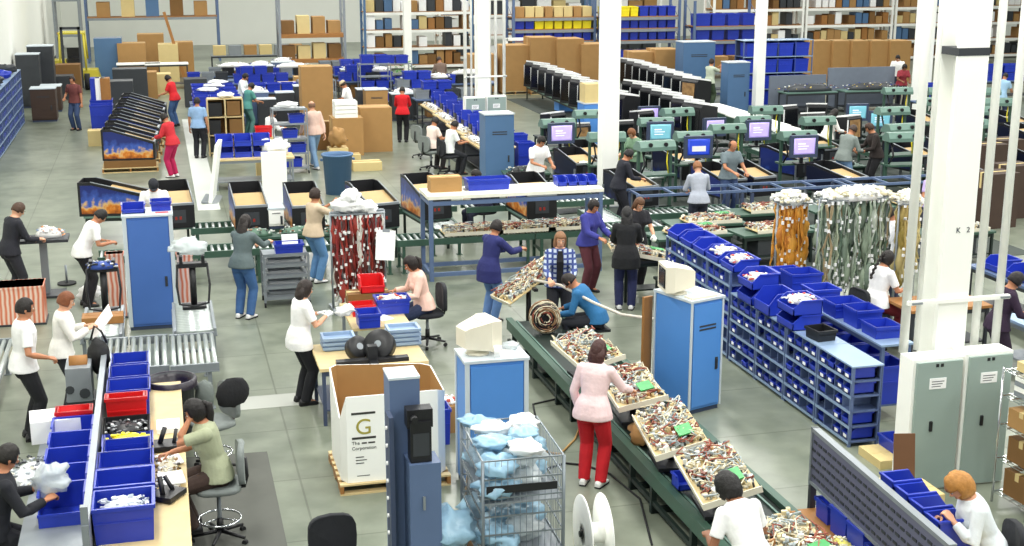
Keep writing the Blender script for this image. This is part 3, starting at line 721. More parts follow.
@cached
def trash_kit(m, r, h, liner):
    b = MB(MATS[m]); b.lathe([(.001, 0), (r * .82, 0), (r * .97, h * .96), (r * 1.06, h * .96), (r * 1.06, h), (r * .96, h), (r * .93, h * .9), (r * .8, .02), (.001, .02)], 24)
    P = [part('barrel', b.mesh('b'))]
    for s in (-1, 1): pass
    P.append(part('handle', MB(MATS[m]).bx((r * 1.05, 0, h * .86), (.05, .14, .05)).bx((-r * 1.05, 0, h * .86), (.05, .14, .05)).mesh('h')))
    if liner:
        l = MB(mat('bin_liner', '1d1524', .35, 0, .4, 8, .5)); l.lathe([(r * .3, h * .75), (r * .7, h * .8), (r * .9, h * .9), (r * .98, h + .012), (r * 1.10, h + .008), (r * 1.12, h - .08)], 24)
        P.append(part('liner', l.mesh('l')))
    return P
def bolt_box(m, *d): return MB(m).bx((0, 0, 0), d).mesh('m')
def text_mesh(s, size, m, ext=.002):
    cu = bpy.data.curves.new('t', 'FONT'); cu.body = s; cu.size = size; cu.extrude = ext; cu.align_x = 'CENTER'
    o = bpy.data.objects.new('t', cu); COL.objects.link(o); dg = bpy.context.evaluated_depsgraph_get()
    me = bpy.data.meshes.new_from_object(o.evaluated_get(dg)); bpy.data.objects.remove(o); me.materials.clear(); me.materials.append(m); return me
# ------------------------------------------------------------------ people of the hall
def stand(px, py): return at(px, py)
person('man in white T-shirt and black trousers standing at the left edge, hand on hip', *stand(32, 438), -75, 1.74, 'm', 'f2f2f4', 'short', '1b1c22', 'short', '17110e', 'm', pose='hip', near=True)
x, y = at(58, 292, 1.62); person('reddish-haired person in white jacket reading papers beside the man in white T-shirt', x, y, -85, 1.62, 'f', 'eceae4', 'long', '24262e', 'short', '7a4526', 'l', pose='hold', near=True, topname='jacket', head=(-.2, .3))
put(MB(PAPER).box(-.15, -.005, -.2, .15, .005, .2).mesh('p'), 'paper_sheet', 'white sheets held by the reddish-haired person at left', 'paper', (x + .48, y + .05, 1.18), rot=(R(-35), R(15), R(-80)))
x, y = at(0, 462, 1.36); x -= .10; person('man in black seated at the bottom left corner holding a clear bag', x, y, -70, 1.72, 'm', '1a1c24', 'long', '20222a', 'short', '15100c', 'm', pose='sit', near=True, sit=.58, head=(.1, .3), R=(.16, .42, .95), L=(-.15, .42, .95))
put(bag_mesh(101, 'clear_plastic_film', .16, .13, .14), 'plastic_bag', 'clear plastic bag held by the man in black at bottom left', 'bag', (x + .50, y + .16, .95))
put(chair_kit('chair_fabric', False, .52), 'office_chair', 'chair under the man in black at bottom left', 'chair', (x, y), R(-70))
x, y = at(6, 203, 1.72); person('man in black long-sleeved shirt at the grey pedestal bench, left edge', x, y, -60, 1.74, 'm', '20212a', 'long', '2a2c34', 'short', '4a3324', 'l', pose='work')
x, y = at(84, 306); person('man in white shirt and black apron bending over the left black fixture', x + .05, y, -75, 1.68, 'm', 'f4f4f2', 'short', '1a1b22', 'short', '17120e', 'm', pose='work', lean=.45)
x, y = at(153, 176, 1.66); person('man in white shirt and dark cap behind the deep blue cabinet', x, y, 180, 1.70, 'm', 'f3f3f1', 'short', '2b2d38', 'cap', '17120e', 'm', pose='work', lean=.3)
person('long-haired woman in grey top and jeans standing at the grey cart', *stand(245, 318), -35, 1.66, 'f', '5c6a6c', 'long', '3d6294', 'long', '1d1410', 'l', 'e8e8e8', pose='reach')
person('woman in beige vest and jeans by the red cable rack', *stand(316, 282), -65, 1.66, 'f', 'cbb79c', 'short', '5a86b4', 'short', '2c1c14', 'm', 'f2f2f2', pose='high')
person('woman in white shirt and black trousers holding white parts at the middle table', *stand(303, 403), -75, 1.64, 'f', 'f4f4f2', 'short', '191a20', 'bob', '231712', 'l', '1a1a1e', pose='hold', near=True, glove=True, hem=-.14)
person('seated woman in pink top with dark ponytail at the middle table', 3.55, 18.72, 95, 1.66, 'f', 'f0c8b8', 'long', '26304e', 'pony', '1c1310', 'm', pose='sit', near=True, sit=.50, foot=.3)
person('seated woman in olive shirt with black ponytail at the left bench', .30, 12.72, 90, 1.70, 'f', 'a6ac8e', 'short', '3c2c26', 'pony', '120d0c', 'm', pose='sithigh', near=True, sit=.60, footz=.24, foot=.24, L=(-.06, .22, 1.32), R=(.16, .42, .92))
person('woman in pink sweater and red trousers standing at the conveyor line', *stand(592, 485), -38, 1.64, 'f', 'eccfd0', 'long', 'c01622', 'bob', '3a1712', 'l', 'e6e6e2', pose='reach', near=True, R=(.30, .44, 1.05), L=(-.22, .12, .86), hem=-.10)
x, y = at(755, 506, 1.40); person('curly black-haired person in white shirt at the bottom right of the line', x, y, 15, 1.66, 'f', 'f3f3f3', 'short', '23252c', 'curly', '0e0b0b', 'd', pose='work', near=True, lean=.5, z=-.0)
x, y = at(962, 488, 1.36); x += .30; person('fair curly-haired person in white patterned shirt at the bottom right corner', x, y, 75, 1.66, 'f', 'dfe6ea', 'long', '3a4258', 'curly', 'b07a3a', 'l', pose='sithigh', near=True, lean=.4, sit=.62)
put(chair_kit('chair_fabric', False, .58), 'drafting_chair', 'chair under the fair curly-haired person at bottom right', 'chair', (x, y), R(75))
person('seated woman in white shirt with a dark braid before the cable racks', 9.98, 17.0, -72, 1.68, 'f', 'f4f3f4', 'short', '8a2a34', 'braid', '17100e', 'm', pose='sit', near=True, sit=.54, foot=.3)
person('woman in navy jacket and jeans at the far end of the line', *stand(490, 321), -62, 1.62, 'f', '252a66', 'long', '5a7cae', 'short', '1a1210', 'm', pose='reach', near=True, topname='jacket', hem=-.24)
x, y = at(565, 236, 1.66); person('light-haired woman in blue plaid shirt over black facing the camera', x, y + .25, 165, 1.68, 'f', '8294ae', 'long', '20222a', 'bob', '8a6242', 'l', pose='work', near=True, undershirt='121216', lean=.06, head=(.1, .15), topmat='PLAID')
x, y = at(582, 272, 1.25); person('dark-haired person in teal blue shirt bending low at the line', x + .22, y, 60, 1.68, 'm', '2a6c9e', 'long', '22242c', 'short', '1e1512', 'm', pose='sit', near=True, sit=.42, lean=.6, R=(.2, .55, .62), L=(-.1, .52, .60))
put([part('seat', MB(BLKP).box(-.17, -.17, .38, .17, .17, .42).mesh('s')), part('leg', MB(GRY).box(-.03, -.03, .02, .03, .03, .38).mesh('l')), part('foot', MB(DKG).box(-.16, -.16, 0, .16, .16, .02).mesh('f'))], 'stool', 'low black stool under the person in teal blue shirt', 'stool', (x + .22, y), 0)
x, y = at(603, 204, 1.64); x -= .05; y += .35; person('dark-haired person in violet blue jacket behind the long black coat', x, y + .25, -150, 1.64, 'f', '36398a', 'long', '5a2a34', 'short', '171010', 'm', pose='work', topname='jacket', lean=.1)
person('person in long black coat and navy trousers with back turned, long black hair', *stand(625, 309), -20, 1.68, 'f', '17181c', 'long', '20264e', 'long', '121012', 'm', 'dedede', pose='work', near=True, topname='coat', hem=-.22, lean=.08, head=(0, .2))
x, y = at(650, 202, 1.64); y += .35; person('long-haired woman in black T-shirt and white gloves facing the camera', x, y + .3, 185, 1.64, 'f', '1a1a22', 'short', '26262e', 'long', '5a3a22', 'l', pose='work', glove=True, lean=.12)
x, y = at(490, 240); person('person in dark clothes seated behind the tall white-topped table', x, y + .5, 100, 1.62, 'f', '23253c', 'long', '24263a', 'short', '17110f', 'm', pose='sit', sit=.5)
put(chair_kit('chair_fabric'), 'office_chair', 'chair under the dark-clothed person behind the tall white-topped table', 'chair', (x, y + .5), R(100))
x, y = at(540, 136, 1.70); person('dark-haired man in white T-shirt facing the camera behind an open game cabinet', x, y + .3, 200, 1.72, 'm', 'f4f4f6', 'short', '2a2c38', 'short', '15100e', 'm', pose='work')
x, y = at(637, 126, 1.66); person('brown-haired person in green patterned shirt right of the white column', x, y, 120, 1.66, 'f', '7a9a7e', 'long', '2c3038', 'short', '7a4a26', 'l', pose='work')
x, y = at(622, 152, 1.7); person('person in black standing just right of the white column', x + .15, y + .55, -90, 1.7, 'm', '1c1e2a', 'long', '1b1c26', 'short', '14100f', 'm', pose='work')
x, y = at(700, 161, 1.66); person('auburn-haired person in grey sweater with back turned before the white-band screen', x, y, -8, 1.66, 'f', 'a8aebc', 'long', '2b3040', 'short', '8a5a36', 'l', pose='work')
x, y = at(738, 142, 1.72); y += .4; person('balding man in grey shirt and jeans between the right monitors', x, y, 190, 1.74, 'm', '6e7c82', 'short', '34466e', 'bald', '4a3020', 'm', pose='work', lean=.1)
x, y = at(846, 124, 1.72); person('man in grey shirt and light jeans leaning right near the white pipes', x, y, -70, 1.74, 'm', '808a86', 'long', '6f90b8', 'short', '3a2a22', 'm', pose='work', lean=.3)
x, y = at(878, 122, 1.70); person('man in dark brown shirt facing the man in grey shirt', x, y, 80, 1.72, 'm', '2c2422', 'long', '1d1c20', 'short', '3c2418', 'm', pose='work')
x, y = at(829, 108, 1.62); person('long dark-haired woman in white blouse at the far game rigs', x, y, -80, 1.62, 'f', 'ece9e2', 'long', '1c1d24', 'long', '1a1210', 'm', pose='work')
person('man in pale green shirt and dark green trousers by the tall blue cabinet', *stand(709, 108), -70, 1.74, 'm', 'c3cdb8', 'short', '3a4a34', 'short', '2a1e18', 'm', pose='high')
person('person in bright red shirt and black trousers with back turned in the middle block', *stand(403, 142), -15, 1.64, 'f', 'd01420', 'long', '1a1a20', 'short', '17100e', 'm', pose='work', lean=.1)
x, y = at(349, 80, 1.68); person('man in white T-shirt and white cap beyond the big brown cartons', x, y, 70, 1.70, 'm', 'f2f2f2', 'short', '2d3040', 'cap', '2a1c14', 'm', pose='work', capcol='c8b89a')
x, y = at(441, 56, 1.7); person('person in brown shirt and blue jeans left of the middle pipes', x, y, 10, 1.7, 'm', '7a665a', 'long', '3c58a0', 'short', '2a1a12', 'm', pose='work')
person('seated worker in pale pink shirt with back turned in the middle block', 6.72, 33.95, -60, 1.64, 'f', 'f0dcd0', 'short', '2a2628', 'short', '1c1210', 'm', pose='sit', sit=.5, foot=.3)
person('seated worker in white shirt with black hair in the middle block', 7.02, 33.1, -75, 1.66, 'm', 'eef2ee', 'short', '22242a', 'short', '120e0e', 'm', pose='sit', sit=.5, foot=.3)
person('balding man in pink shirt and light jeans walking beside the shelf cart', *stand(315, 168), 25, 1.76, 'm', 'dfbfb0', 'long', '7f9fc0', 'bald', '7a5a44', 'l', 'e0e0de', pose='walk')
person('person in red jacket and magenta trousers at the painted game cabinets', *stand(174, 177), 55, 1.64, 'f', 'c42a34', 'long', 'b01850', 'short', '17100e', 'm', 'e8e8e8', pose='work', topname='jacket')
person('person in red shirt and jeans at the rear of the painted game cabinets', *stand(176, 126), 60, 1.66, 'f', 'cf2028', 'short', '4a6a9a', 'short', '1a1210', 'm', pose='work')
person('person in maroon shirt and dark jeans in the left background by the racks', *stand(77, 130), 150, 1.70, 'm', '6e3a38', 'short', '36486c', 'short', '2a1a14', 'm', pose='hip')
person('person in pale blue shirt and black trousers left of the pale wooden shelf unit', *stand(200, 158), -20, 1.66, 'm', '8fb0d8', 'short', '1b1c24', 'short', '1a1210', 'm', pose='hang')
x, y = at(246, 82, 1.64); person('dark-haired woman in teal shirt behind the pale wooden shelf unit', x, y, -60, 1.64, 'f', '4f8f86', 'short', '5a8a84', 'short', '120d0c', 'm', pose='work')
x, y = at(240, 72, 1.64); person('dark-haired person in white shirt beyond the woman in teal', x, y, -120, 1.64, 'f', 'dfe6e6', 'long', '2a3038', 'short', '130e0d', 'm', pose='work')
x, y = at(268, 112, 1.30); person('seated person in white shirt and dark trousers left of the shelf cart', x, y, -60, 1.66, 'f', 'eef1f2', 'long', '2a3a5a', 'short', '1a1211', 'm', pose='sit', sit=.5)
put(chair_kit('chair_fabric'), 'office_chair', 'chair under the seated person in white left of the shelf cart', 'chair', (x, y), R(-60))
x, y = at(899, 54, 1.68); person('person in white shirt in the far right by the brown cartons', x, y, 140, 1.7, 'm', 'f0f0ee', 'long', '2a3040', 'short', '17110f', 'm', pose='work')
x, y = at(893, 60, 1.60); person('person in dark red shirt in the far right before the white-shirted one', x - .3, y - 1.2, 170, 1.62, 'f', '9a3440', 'short', '2a2838', 'short', '17110f', 'd', pose='work')
x, y = at(934, 166, 1.62); person('person in lilac shirt half hidden behind the white pipes', x, y, 170, 1.64, 'f', 'b8a4d8', 'short', '3a3a54', 'short', '2a1c16', 'm', pose='work')
x, y = at(1003, 275, 1.55); person('person in dark plum sweater behind the rightmost white pipe', x, y, -100, 1.62, 'f', '2e1c34', 'long', '2a1a30', 'short', '181012', 'm', pose='work')
x, y = at(1003, 74, 1.6); person('person in light blue shirt far right between the white pipes', x, y, -60, 1.66, 'm', '9cc0dc', 'short', '28304a', 'short', '17110f', 'm', pose='work')
x, y = at(938, 226, 1.5); x += .55; y += 1.1; person('person in white blouse right of the thin white pipe before the column', x - .55, y, 60, 1.62, 'f', 'e6e8f2', 'long', '2a3048', 'short', '19120f', 'm', pose='work')
RUN_PEOPLE = True
run_jobs()
# ------------------------------------------------------------------ the hall
def floor_mat():
    m = bpy.data.materials.new('concrete_floor'); m.use_nodes = True; nt = m.node_tree; b = nt.nodes['Principled BSDF']; L = nt.links
    tc = nt.nodes.new('ShaderNodeTexCoord')
    def nz(sc, d): n = nt.nodes.new('ShaderNodeTexNoise'); n.inputs['Scale'].default_value = sc; n.inputs['Detail'].default_value = d; L.new(tc.outputs['Object'], n.inputs['Vector']); return n
    n1 = nz(.35, 5); n2 = nz(2.2, 6)
    ad = nt.nodes.new('ShaderNodeMath'); ad.operation = 'ADD'; L.new(n1.outputs['Fac'], ad.inputs[0]); L.new(n2.outputs['Fac'], ad.inputs[1])
    cr = nt.nodes.new('ShaderNodeValToRGB'); mu = nt.nodes.new('ShaderNodeMath'); mu.operation = 'MULTIPLY'; mu.inputs[1].default_value = .5
    L.new(ad.outputs[0], mu.inputs[0]); L.new(mu.outputs[0], cr.inputs[0])
    e = cr.color_ramp.elements; e[0].position = .30; e[0].color = lin('596253'); e[1].position = .68; e[1].color = lin('8f9585')
    br = nt.nodes.new('ShaderNodeTexBrick'); br.offset = 0; br.inputs['Scale'].default_value = 1; br.inputs['Mortar Size'].default_value = .012
    br.inputs['Brick Width'].default_value = 4.1; br.inputs['Row Height'].default_value = 1.6
    br.inputs['Color1'].default_value = (1, 1, 1, 1); br.inputs['Color2'].default_value = (.95, .95, .95, 1); br.inputs['Mortar'].default_value = (.62, .62, .6, 1)
    mp = nt.nodes.new('ShaderNodeMapping'); mp.inputs['Location'].default_value = (-1.25, .3, 0); L.new(tc.outputs['Object'], mp.inputs['Vector']); L.new(mp.outputs[0], br.inputs['Vector'])
    mx = nt.nodes.new('ShaderNodeMix'); mx.data_type = 'RGBA'; mx.blend_type = 'MULTIPLY'; mx.inputs[0].default_value = 1
    L.new(cr.outputs[0], mx.inputs[6]); L.new(br.outputs[0], mx.inputs[7]); L.new(mx.outputs[2], b.inputs['Base Color'])
    b.inputs['Roughness'].default_value = .30; b.inputs['Specular IOR Level'].default_value = .5
    return m
struct('floor', MB(floor_mat()).box(-5, -4, -.2, 48, 80, 0).mesh('floor'))
WALLM = mat('wall_paint', 'eceee6', .8, 0, .03, 1)
struct('wall_left', MB(WALLM).box(-5.2, -4, 0, -5, 80, 9).mesh('w'))
struct('wall_back', MB(WALLM).box(-5, 79, 0, 48, 79.2, 9).mesh('w'))
struct('wall_right', MB(WALLM).box(48, -4, 0, 48.2, 80, 9).mesh('w'))
bl = mat('floor_band_pale', 'a9aca4', .4, 0, .06, 2); bl2 = mat('floor_band_blue', '7d8a8c', .4, 0, .08, 2); bl3 = mat('floor_band_dark', '75776a', .4, 0, .1, 2)
struct('trim_1', MB(bl).box(.66, 16.55, 0, 2.0, 17.05, .004).mesh('s'))  # thin band across the floor, paler than the concrete
struct('reflection_strip', MB(mat('aisle_reflection', 'd2d6d0', .35, 0, .04, 2)).box(.66, 30.0, 0, 1.15, 46, .004).mesh('s'))  # pale strip: the bright wall's reflection in the floor, put in as colour
struct('baseboard_left', MB(DKG).box(-5, 0, 0, -4.97, 79, .12).mesh('s'))
put(MB(mat('mat_rubber', '5c5e58', .85, 0, .1, 6)).prism([(0, 10.5), (.92, 10.5), (.94, 15.0), (.0, 15.05)], .001, .014, 'z').mesh('m'), 'floor_mat', 'dark grey rubber floor mat behind the woman seated in olive shirt', 'floor mat', (0.02, 0, 0))
for i, (x, y) in enumerate([(x, y) for x in (-1, 6.5, 14, 22, 31) for y in (3, 12, 21, 30, 40, 52, 66)]):
    ld = bpy.data.lights.new('bay_light', 'AREA'); ld.shape = 'RECTANGLE'; ld.size = 1.2; ld.size_y = 5.5; ld.energy = 520; ld.color = (1, .985, .93)
    o = bpy.data.objects.new('bay_light', ld); COL.objects.link(o); o.location = (x, y, 9.2)
w = bpy.data.worlds.new('world'); SC.world = w; w.use_nodes = True
w.node_tree.nodes['Background'].inputs[0].default_value = (.93, 1, .98, 1); w.node_tree.nodes['Background'].inputs[1].default_value = .42
SC.view_settings.view_transform = 'Standard'; SC.view_settings.look = 'None'; SC.view_settings.exposure = 0.0

# ------------------------------------------------------------------ columns with pipes and switch cabinets
def column_group(cx, cy, where, near):
    put(column_kit(.36, 9.0), 'column', 'thick white steel building column rising behind the grey switch cabinets ' + where, 'column', (cx, cy, 0))
    for dx, dy, r, nm in ((-.52, -.10, .05, 'white pipe left of the column, farthest out'), (-.33, -.04, .03, 'thin white pipe just left of the column'), (.22, -.08, .022, 'very thin pale pipe touching the column'),
                         (.38, -.06, .045, 'white pipe right of the column, nearer of two'), (.62, -.10, .045, 'white pipe right of the column, farthest out')):
        put(MB(WHITE).cyl((0, 0, 1.47), (0, 0, 9), r, 14).mesh('p'), 'conduit_pipe', nm + ' ' + where, 'pipe', (cx + dx, cy + dy, 0))
    put([part('rail', MB(WHITE).bx((0, 0, 0), (1.24, .045, .045)).mesh('r')), part('bracket', MB(GRY).bx((-.52, .0, 0), (.12, .08, .02)).mesh('b')), part('bracket', MB(GRY).bx((.56, .0, 0), (.12, .08, .02)).mesh('b'))],
        'pipe_clamp_rail', 'white crossbar clamping the pipes and column ' + where, 'rail', (cx + .05, cy - .20, 1.5 + .55))
    put(elec_kit(.60, .30, 1.5), 'switch_cabinet', 'tall grey electrical cabinet with white plate, left of the pair ' + where, 'electrical cabinet', (cx - .32, cy - .36, 0))
    put(elec_kit(.58, .30, 1.52), 'switch_cabinet', 'tall grey electrical cabinet with white plate, right of the pair ' + where, 'electrical cabinet', (cx + .30, cy - .36, 0))
column_group(8.20, 12.55, 'at front right', True)
column_group(8.95, 37.5, 'in the middle distance', False)
o = [c for c in COL.objects if c.name == 'column'][0]
for s, dx in (('K', -.015), ('2', .105)):
    obj('lettering', text_mesh(s, .085, DKG), o, (dx, -.183, atY(955, 233, 12.37)[1]), (PI / 2, 0, 0))
ZB = atY(960, 56, 12.37)[1]; obj('band', MB(DKG).box(-.185, -.186, ZB, .185, .186, ZB + .08).mesh('b'), o)
for (px, py, w_, lab) in ((607, 206, .37, 'white square column rising behind the white-topped blue frame table'), (757, 118, .30, 'white column beside the tall blue cabinet at far right'), (408, 72, .33, 'slim white column in the left background beside green leaves'),
                     (919, 116, .46, 'white column in the far right background beside the cardboard row')):
    x, y = at(px, py); put([part('column_shaft', MB(WHITE).box(-w_ / 2, -w_ / 2, 0, w_ / 2, w_ / 2, 9).mesh('c')), part('base_plate', MB(GRY).box(-w_ * .7, -w_ * .7, 0, w_ * .7, w_ * .7, .03).mesh('b'))], 'column', lab, 'column', (x, y))

# ------------------------------------------------------------------ front right: bin shelving
G1 = ('bin racks of the front right row', 'blue bins in the front right racks')
for u in range(4):
    yy = 13.84 + u * .88
    stock_rack('bin_rack', 'grey steel bin rack full of blue bins, %s unit back from the grey switch cabinets' % ORD[u], 7.83, yy, -PI / 2, .86, .40, 1.0, 5, 4,
               ('%s low bin rack' % ('nearest', 'second', 'third', 'farthest')[u]), G1, .16)
for u in range(3):
    yy = 17.40 + u * .84
    stock_rack('bin_rack', 'taller grey steel bin rack full of blue bins, %s unit beyond the low racks' % ORD[u], 7.86, yy, -PI / 2, .82, .44, 1.28, 6, 4,
               ('%s tall bin rack' % ('nearest', 'middle', 'farthest')[u]), G1, .12, 2)
def tote(x, y, z, lab, w=.42, d=.36, h=.22, m='blue_plastic', rz=0, g=None):
    return put(tote_mesh(m, w, d, h), 'tote', lab, 'bin', (x, y, z), rz, g)
def obin(x, y, z, lab, w=.30, d=.36, h=.20, m='blue_plastic', rz=0, g=None):
    return put(bin_kit(m, w, d, h, False), 'parts_bin', lab, 'bin', (x, y, z), rz, g)
GT = 'blue bins standing on top of the racks'
# on top of the low racks
tote(7.80, 14.55, 1.005, 'black bin lying on the empty low rack tops', .26, .30, .14, 'black_plastic', .1)
for i, (y, n, hh) in enumerate(((15.15, 2, .20), (15.85, 1, .30), (16.40, 2, .22))):
    for k in range(n):
        obin(7.80, y, 1.005 + k * (hh * .98), 'open blue bin on the low rack tops, %s stack back%s' % (ORD[i], (', bottom', ', top')[k] if n > 1 else ', alone'), .46, .40, hh, rz=-PI / 2, g=GT)
for i, y in enumerate((17.15, 17.70, 18.20, 18.70, 19.25)):
    obin(7.86 , y, 1.285, 'open blue bin on the tall rack tops, %s back from the nearest' % ORD[i], .44, .40, .18, rz=-PI / 2, g=GT)
W_ = ('f4f4f0', 'e8e8e6', 'd0d4d8', 'c04a3a', 'e6dcc0')
for i, (x, y, z) in enumerate(((7.80, 15.15, 1.32), (7.80, 16.4, 1.30), (7.86, 17.15, 1.38), (7.86, 17.7, 1.38))):
    put(heap_mesh('wb', .38, .30, .12, 60, W_, i), 'connector_heap', 'white connectors heaped in %s bin back on the rack tops' % ORD[i], 'parts', (x, y, z), kind='stuff')
# second row: plank bench with bins
put(bench_kit(3.3, .46, 1.0, 'shelf_top', 'rack_metal', True, .025), 'bin_bench', 'long grey-blue narrow bench with blue bins behind the low racks', 'bench', (8.62, 15.75), PI / 2)
for i, (y, hh, w) in enumerate(((14.52, .16, .36), (15.00, .24, .36), (15.50, .20, .44), (16.15, .22, .40), (16.75, .30, .46), (17.2, .22, .40))):
    tote(8.62, y, 1.0, 'blue bin on the narrow bench behind the racks, %s back from its near end' % ORD[i], w, .38, hh, g='blue bins on the narrow bench')
for i, y in enumerate((14.35, 14.85, 15.35, 15.85, 16.35)):
    tote(8.62, y, .208, 'big blue bin on the lower shelf of the narrow bench, %s from its near end' % ORD[i], .38, .44, .50, g='big blue bins under the narrow bench')
# a lower stand with a clear tub by the rack end
put(carton_kit(.42, .5, .10, 'light_cardboard', False), 'tray', 'flat pale tray lying on the floor at the near end of the low racks', 'tray', (7.86, 12.95, 0), 0)
tote(8.10, 13.02, .0, 'blue bin on the floor beside the pale tray near the racks', .4, .36, .24)
# cable racks behind
OR = ('c8862a', 'b5701e', 'd89a3c'); GG = ('8f9f8a', '6f8070', 'b3bdb0', '556a58', '9c8a6a', 'a9b49a'); TN = ('b0995a', '93803c', 'c2b27a')
harness_rack('cable_rack', 'cable rack hung with orange-tan wire harnesses beyond the bin racks', *atY(788, 300, 18.7)[:1], 18.7, .05, .52, 1.9, OR, 56, 1.15)
harness_rack('cable_rack', 'wide cable rack hung with grey-green wire harnesses under white connectors', *atY(848, 300, 18.3)[:1], 18.3, .05, 1.20, 2.0, GG, 100, 1.45)
harness_rack('cable_rack', 'cable rack hung with olive-yellow wire harnesses behind the seated woman with a braid', *atY(902, 300, 18.0)[:1], 18.0, .05, .34, 1.95, TN, 30, 1.2)
for i, (px, n, dx) in enumerate(((786, 18.7, .50), (848, 18.3, 1.2), (900, 18.0, .36))):
    put(heap_mesh('wc', dx, .42, .22, 190, ('fbfbf7', 'f4f4ee', 'e6e6dc', 'd9cfae'), 40 + i, 1.7), 'connector_heap', 'white plugs piled over the top of the %s wire harnesses' % ('orange-tan', 'grey-green', 'olive-yellow')[i], 'parts', (atY(px, 300, n)[0], n, (1.86, 1.96, 1.91)[i]), kind='stuff')
put(bench_kit(1.3, .75, .74, 'brown_wood', 'dark_grey'), 'workbench', 'brown workbench in front of the woman with a braid', 'bench', (10.75, 16.6), 0)
put(bench_kit(2.4, .8, .74, 'shelf_top', 'grey_metal'), 'workbench', 'grey workbench behind the white pipes at right', 'bench', (11.6, 14.6), PI / 2)
put(chair_kit('chair_fabric'), 'office_chair', 'black office chair under the woman with a braid', 'chair', (9.9, 17.0), R(-80))

# ------------------------------------------------------------------ front right corner: louvred panel bench
lp = MB(mat('panel_grey', '62647a', .5, .1, .08, 4), DKG); lp.box(-2.6, -.02, 0, 0, .02, .50)
for r_ in range(5):
    for c_ in range(24): lp.box(-2.56 + c_ * .107 + (r_ % 2) * .03, .02, .05 + r_ * .088, -2.56 + c_ * .107 + .07 + (r_ % 2) * .03, .028, .075 + r_ * .088, 1)
fr = MB(GRY); fr.box(-2.62, -.035, .5, .02, .035, .54); fr.box(-2.62, -.035, -.03, .02, .035, 0); fr.box(0, -.035, -.05, .03, .035, .54)
leg = MB(DKG).box(-.03, -.03, -.73, .03, .03, 0).mesh('l')
put([part('louvred_panel', lp.mesh('p')), part('panel_frame', fr.mesh('f')), part('post', leg, (0.0, 0, 0)), part('post', leg, (-2.55, 0, 0))], 'panel_divider', 'grey louvred tool panel dividing the benches at bottom right', 'panel', (5.93, 11.05, .73), R(86.4))
put(bench_kit(2.4, .40, .45, 'brown_wood', 'dark_grey', False), 'workbench', 'wood-topped bench in front of the louvred panel', 'bench', (5.86, 9.82), R(86.4))
put(bench_kit(2.6, .46, .80, 'pale_wood', 'dark_grey', False), 'workbench', 'pale bench behind the louvred panel beside the fair-haired person', 'bench', (6.32, 9.50), R(86.4))
for i, (y, h, w) in enumerate(((10.72, .20, .24), (10.36, .26, .30), (10.0, .26, .30), (9.6, .22, .3))):
    tote(5.96 + (y - 10.4) * .063, y, .455, 'blue bin on the wood bench below the louvred panel, %s from its far end' % ORD[i], .24, w, h, g='blue bins below the louvred panel')
put(heap_mesh('yl', .20, .30, .10, 60, ('e6dd6a', 'd9cf8a', 'f0ecd0'), 3), 'parts_heap', 'pale yellow parts piled on the wood bench below the louvred panel', 'parts', (5.76, 10.1, .455), kind='stuff')
for i, y in enumerate((9.75, 9.5, 9.25, 9.0)):
    obin(6.33, y + .3, .805, 'blue bin in the stepped row behind the louvred panel, %s from the clipboard' % ORD[i], .22, .40, .34 - .02 * i, rz=PI / 2, g='stepped blue bins behind the panel')
put([part('board', MB(mat('clip_brown', '6e4b30', .6)).box(-.11, -.012, 0, .11, .012, .60).mesh('b'))], 'brown_board', 'brown board leaning upright beside the left grey switch cabinet', 'board', (7.22, 11.50, .29), R(55), rot=(R(-10), 0, R(-12)))
put(carton_kit(.5, .44, .28, 'light_cardboard', False), 'carton', 'pale box on the floor below the brown board', 'box', (7.35, 11.55, 0))
put(carton_kit(.6, .4, .22, 'light_cardboard', False), 'carton', 'pale flat box in front of the grey switch cabinets beside the fair-haired person', 'box', (6.95, 10.3, 0))
mat('crate_dark', '43332a', .8, 0, .2, 4)
# wire rack at the right edge
def wire_rack_kit(W, D, H, shelves):
    P = []; po = MB(CHROME).cyl((0, 0, 0), (0, 0, H), .014, 8).mesh('p')
    P += [part('post', po, (sx * W / 2, sy * D / 2, 0)) for sx in (-1, 1) for sy in (-1, 1)]
    g = MB(CHROME)
    for i in range(int(W / .05) + 1): x = -W / 2 + i * W / int(W / .05); g.box(x - .003, -D / 2, -.003, x + .003, D / 2, .003)
    for i in range(5): y = -D / 2 + i * D / 4; g.box(-W / 2, y - .006, -.012, W / 2, y + .006, .006)
    g = g.mesh('g'); P += [part('wire_shelf', g, (0, 0, z)) for z in shelves]
    return P
put(wire_rack_kit(.7, .55, 1.5, (.12, .5, .88, 1.2, 1.48)), 'wire_rack', 'chrome wire rack holding boxes at the right edge', 'shelving', (8.72, 11.35), .05)
for i, (z, dx, w, h) in enumerate(((.13, -.12, .34, .28), (.13, .2, .28, .22), (.51, -.1, .36, .26), (.89, -.14, .34, .20), (.51, .2, .25, .2))):
    put(carton_kit(w, .4, h, 'cardboard' if i % 2 else 'dark_cardboard'), 'carton', 'brown carton on the chrome wire rack, %s shelf up, %s side' % (ORD[{.13: 0, .51: 1, .89: 2}[z]], 'left' if dx < 0 else 'right'), 'box', (8.72 + dx, 11.33, z), .05)
for i in range(4): put(bolt_box(WHITE if i % 2 else GRY, .5, .42, .05), 'tray', '%s tray on the upper chrome wire rack shelf, %s from the top' % ('white' if i % 2 else 'grey', ORD[3 - i]), 'tray', (8.72, 11.35, 1.24 + i * .055), .05)
put(carton_kit(.5, .4, .10, 'light_cardboard', False), 'carton', 'flat pale box on top of the chrome wire rack', 'box', (8.72, 11.35, 1.49), .05)
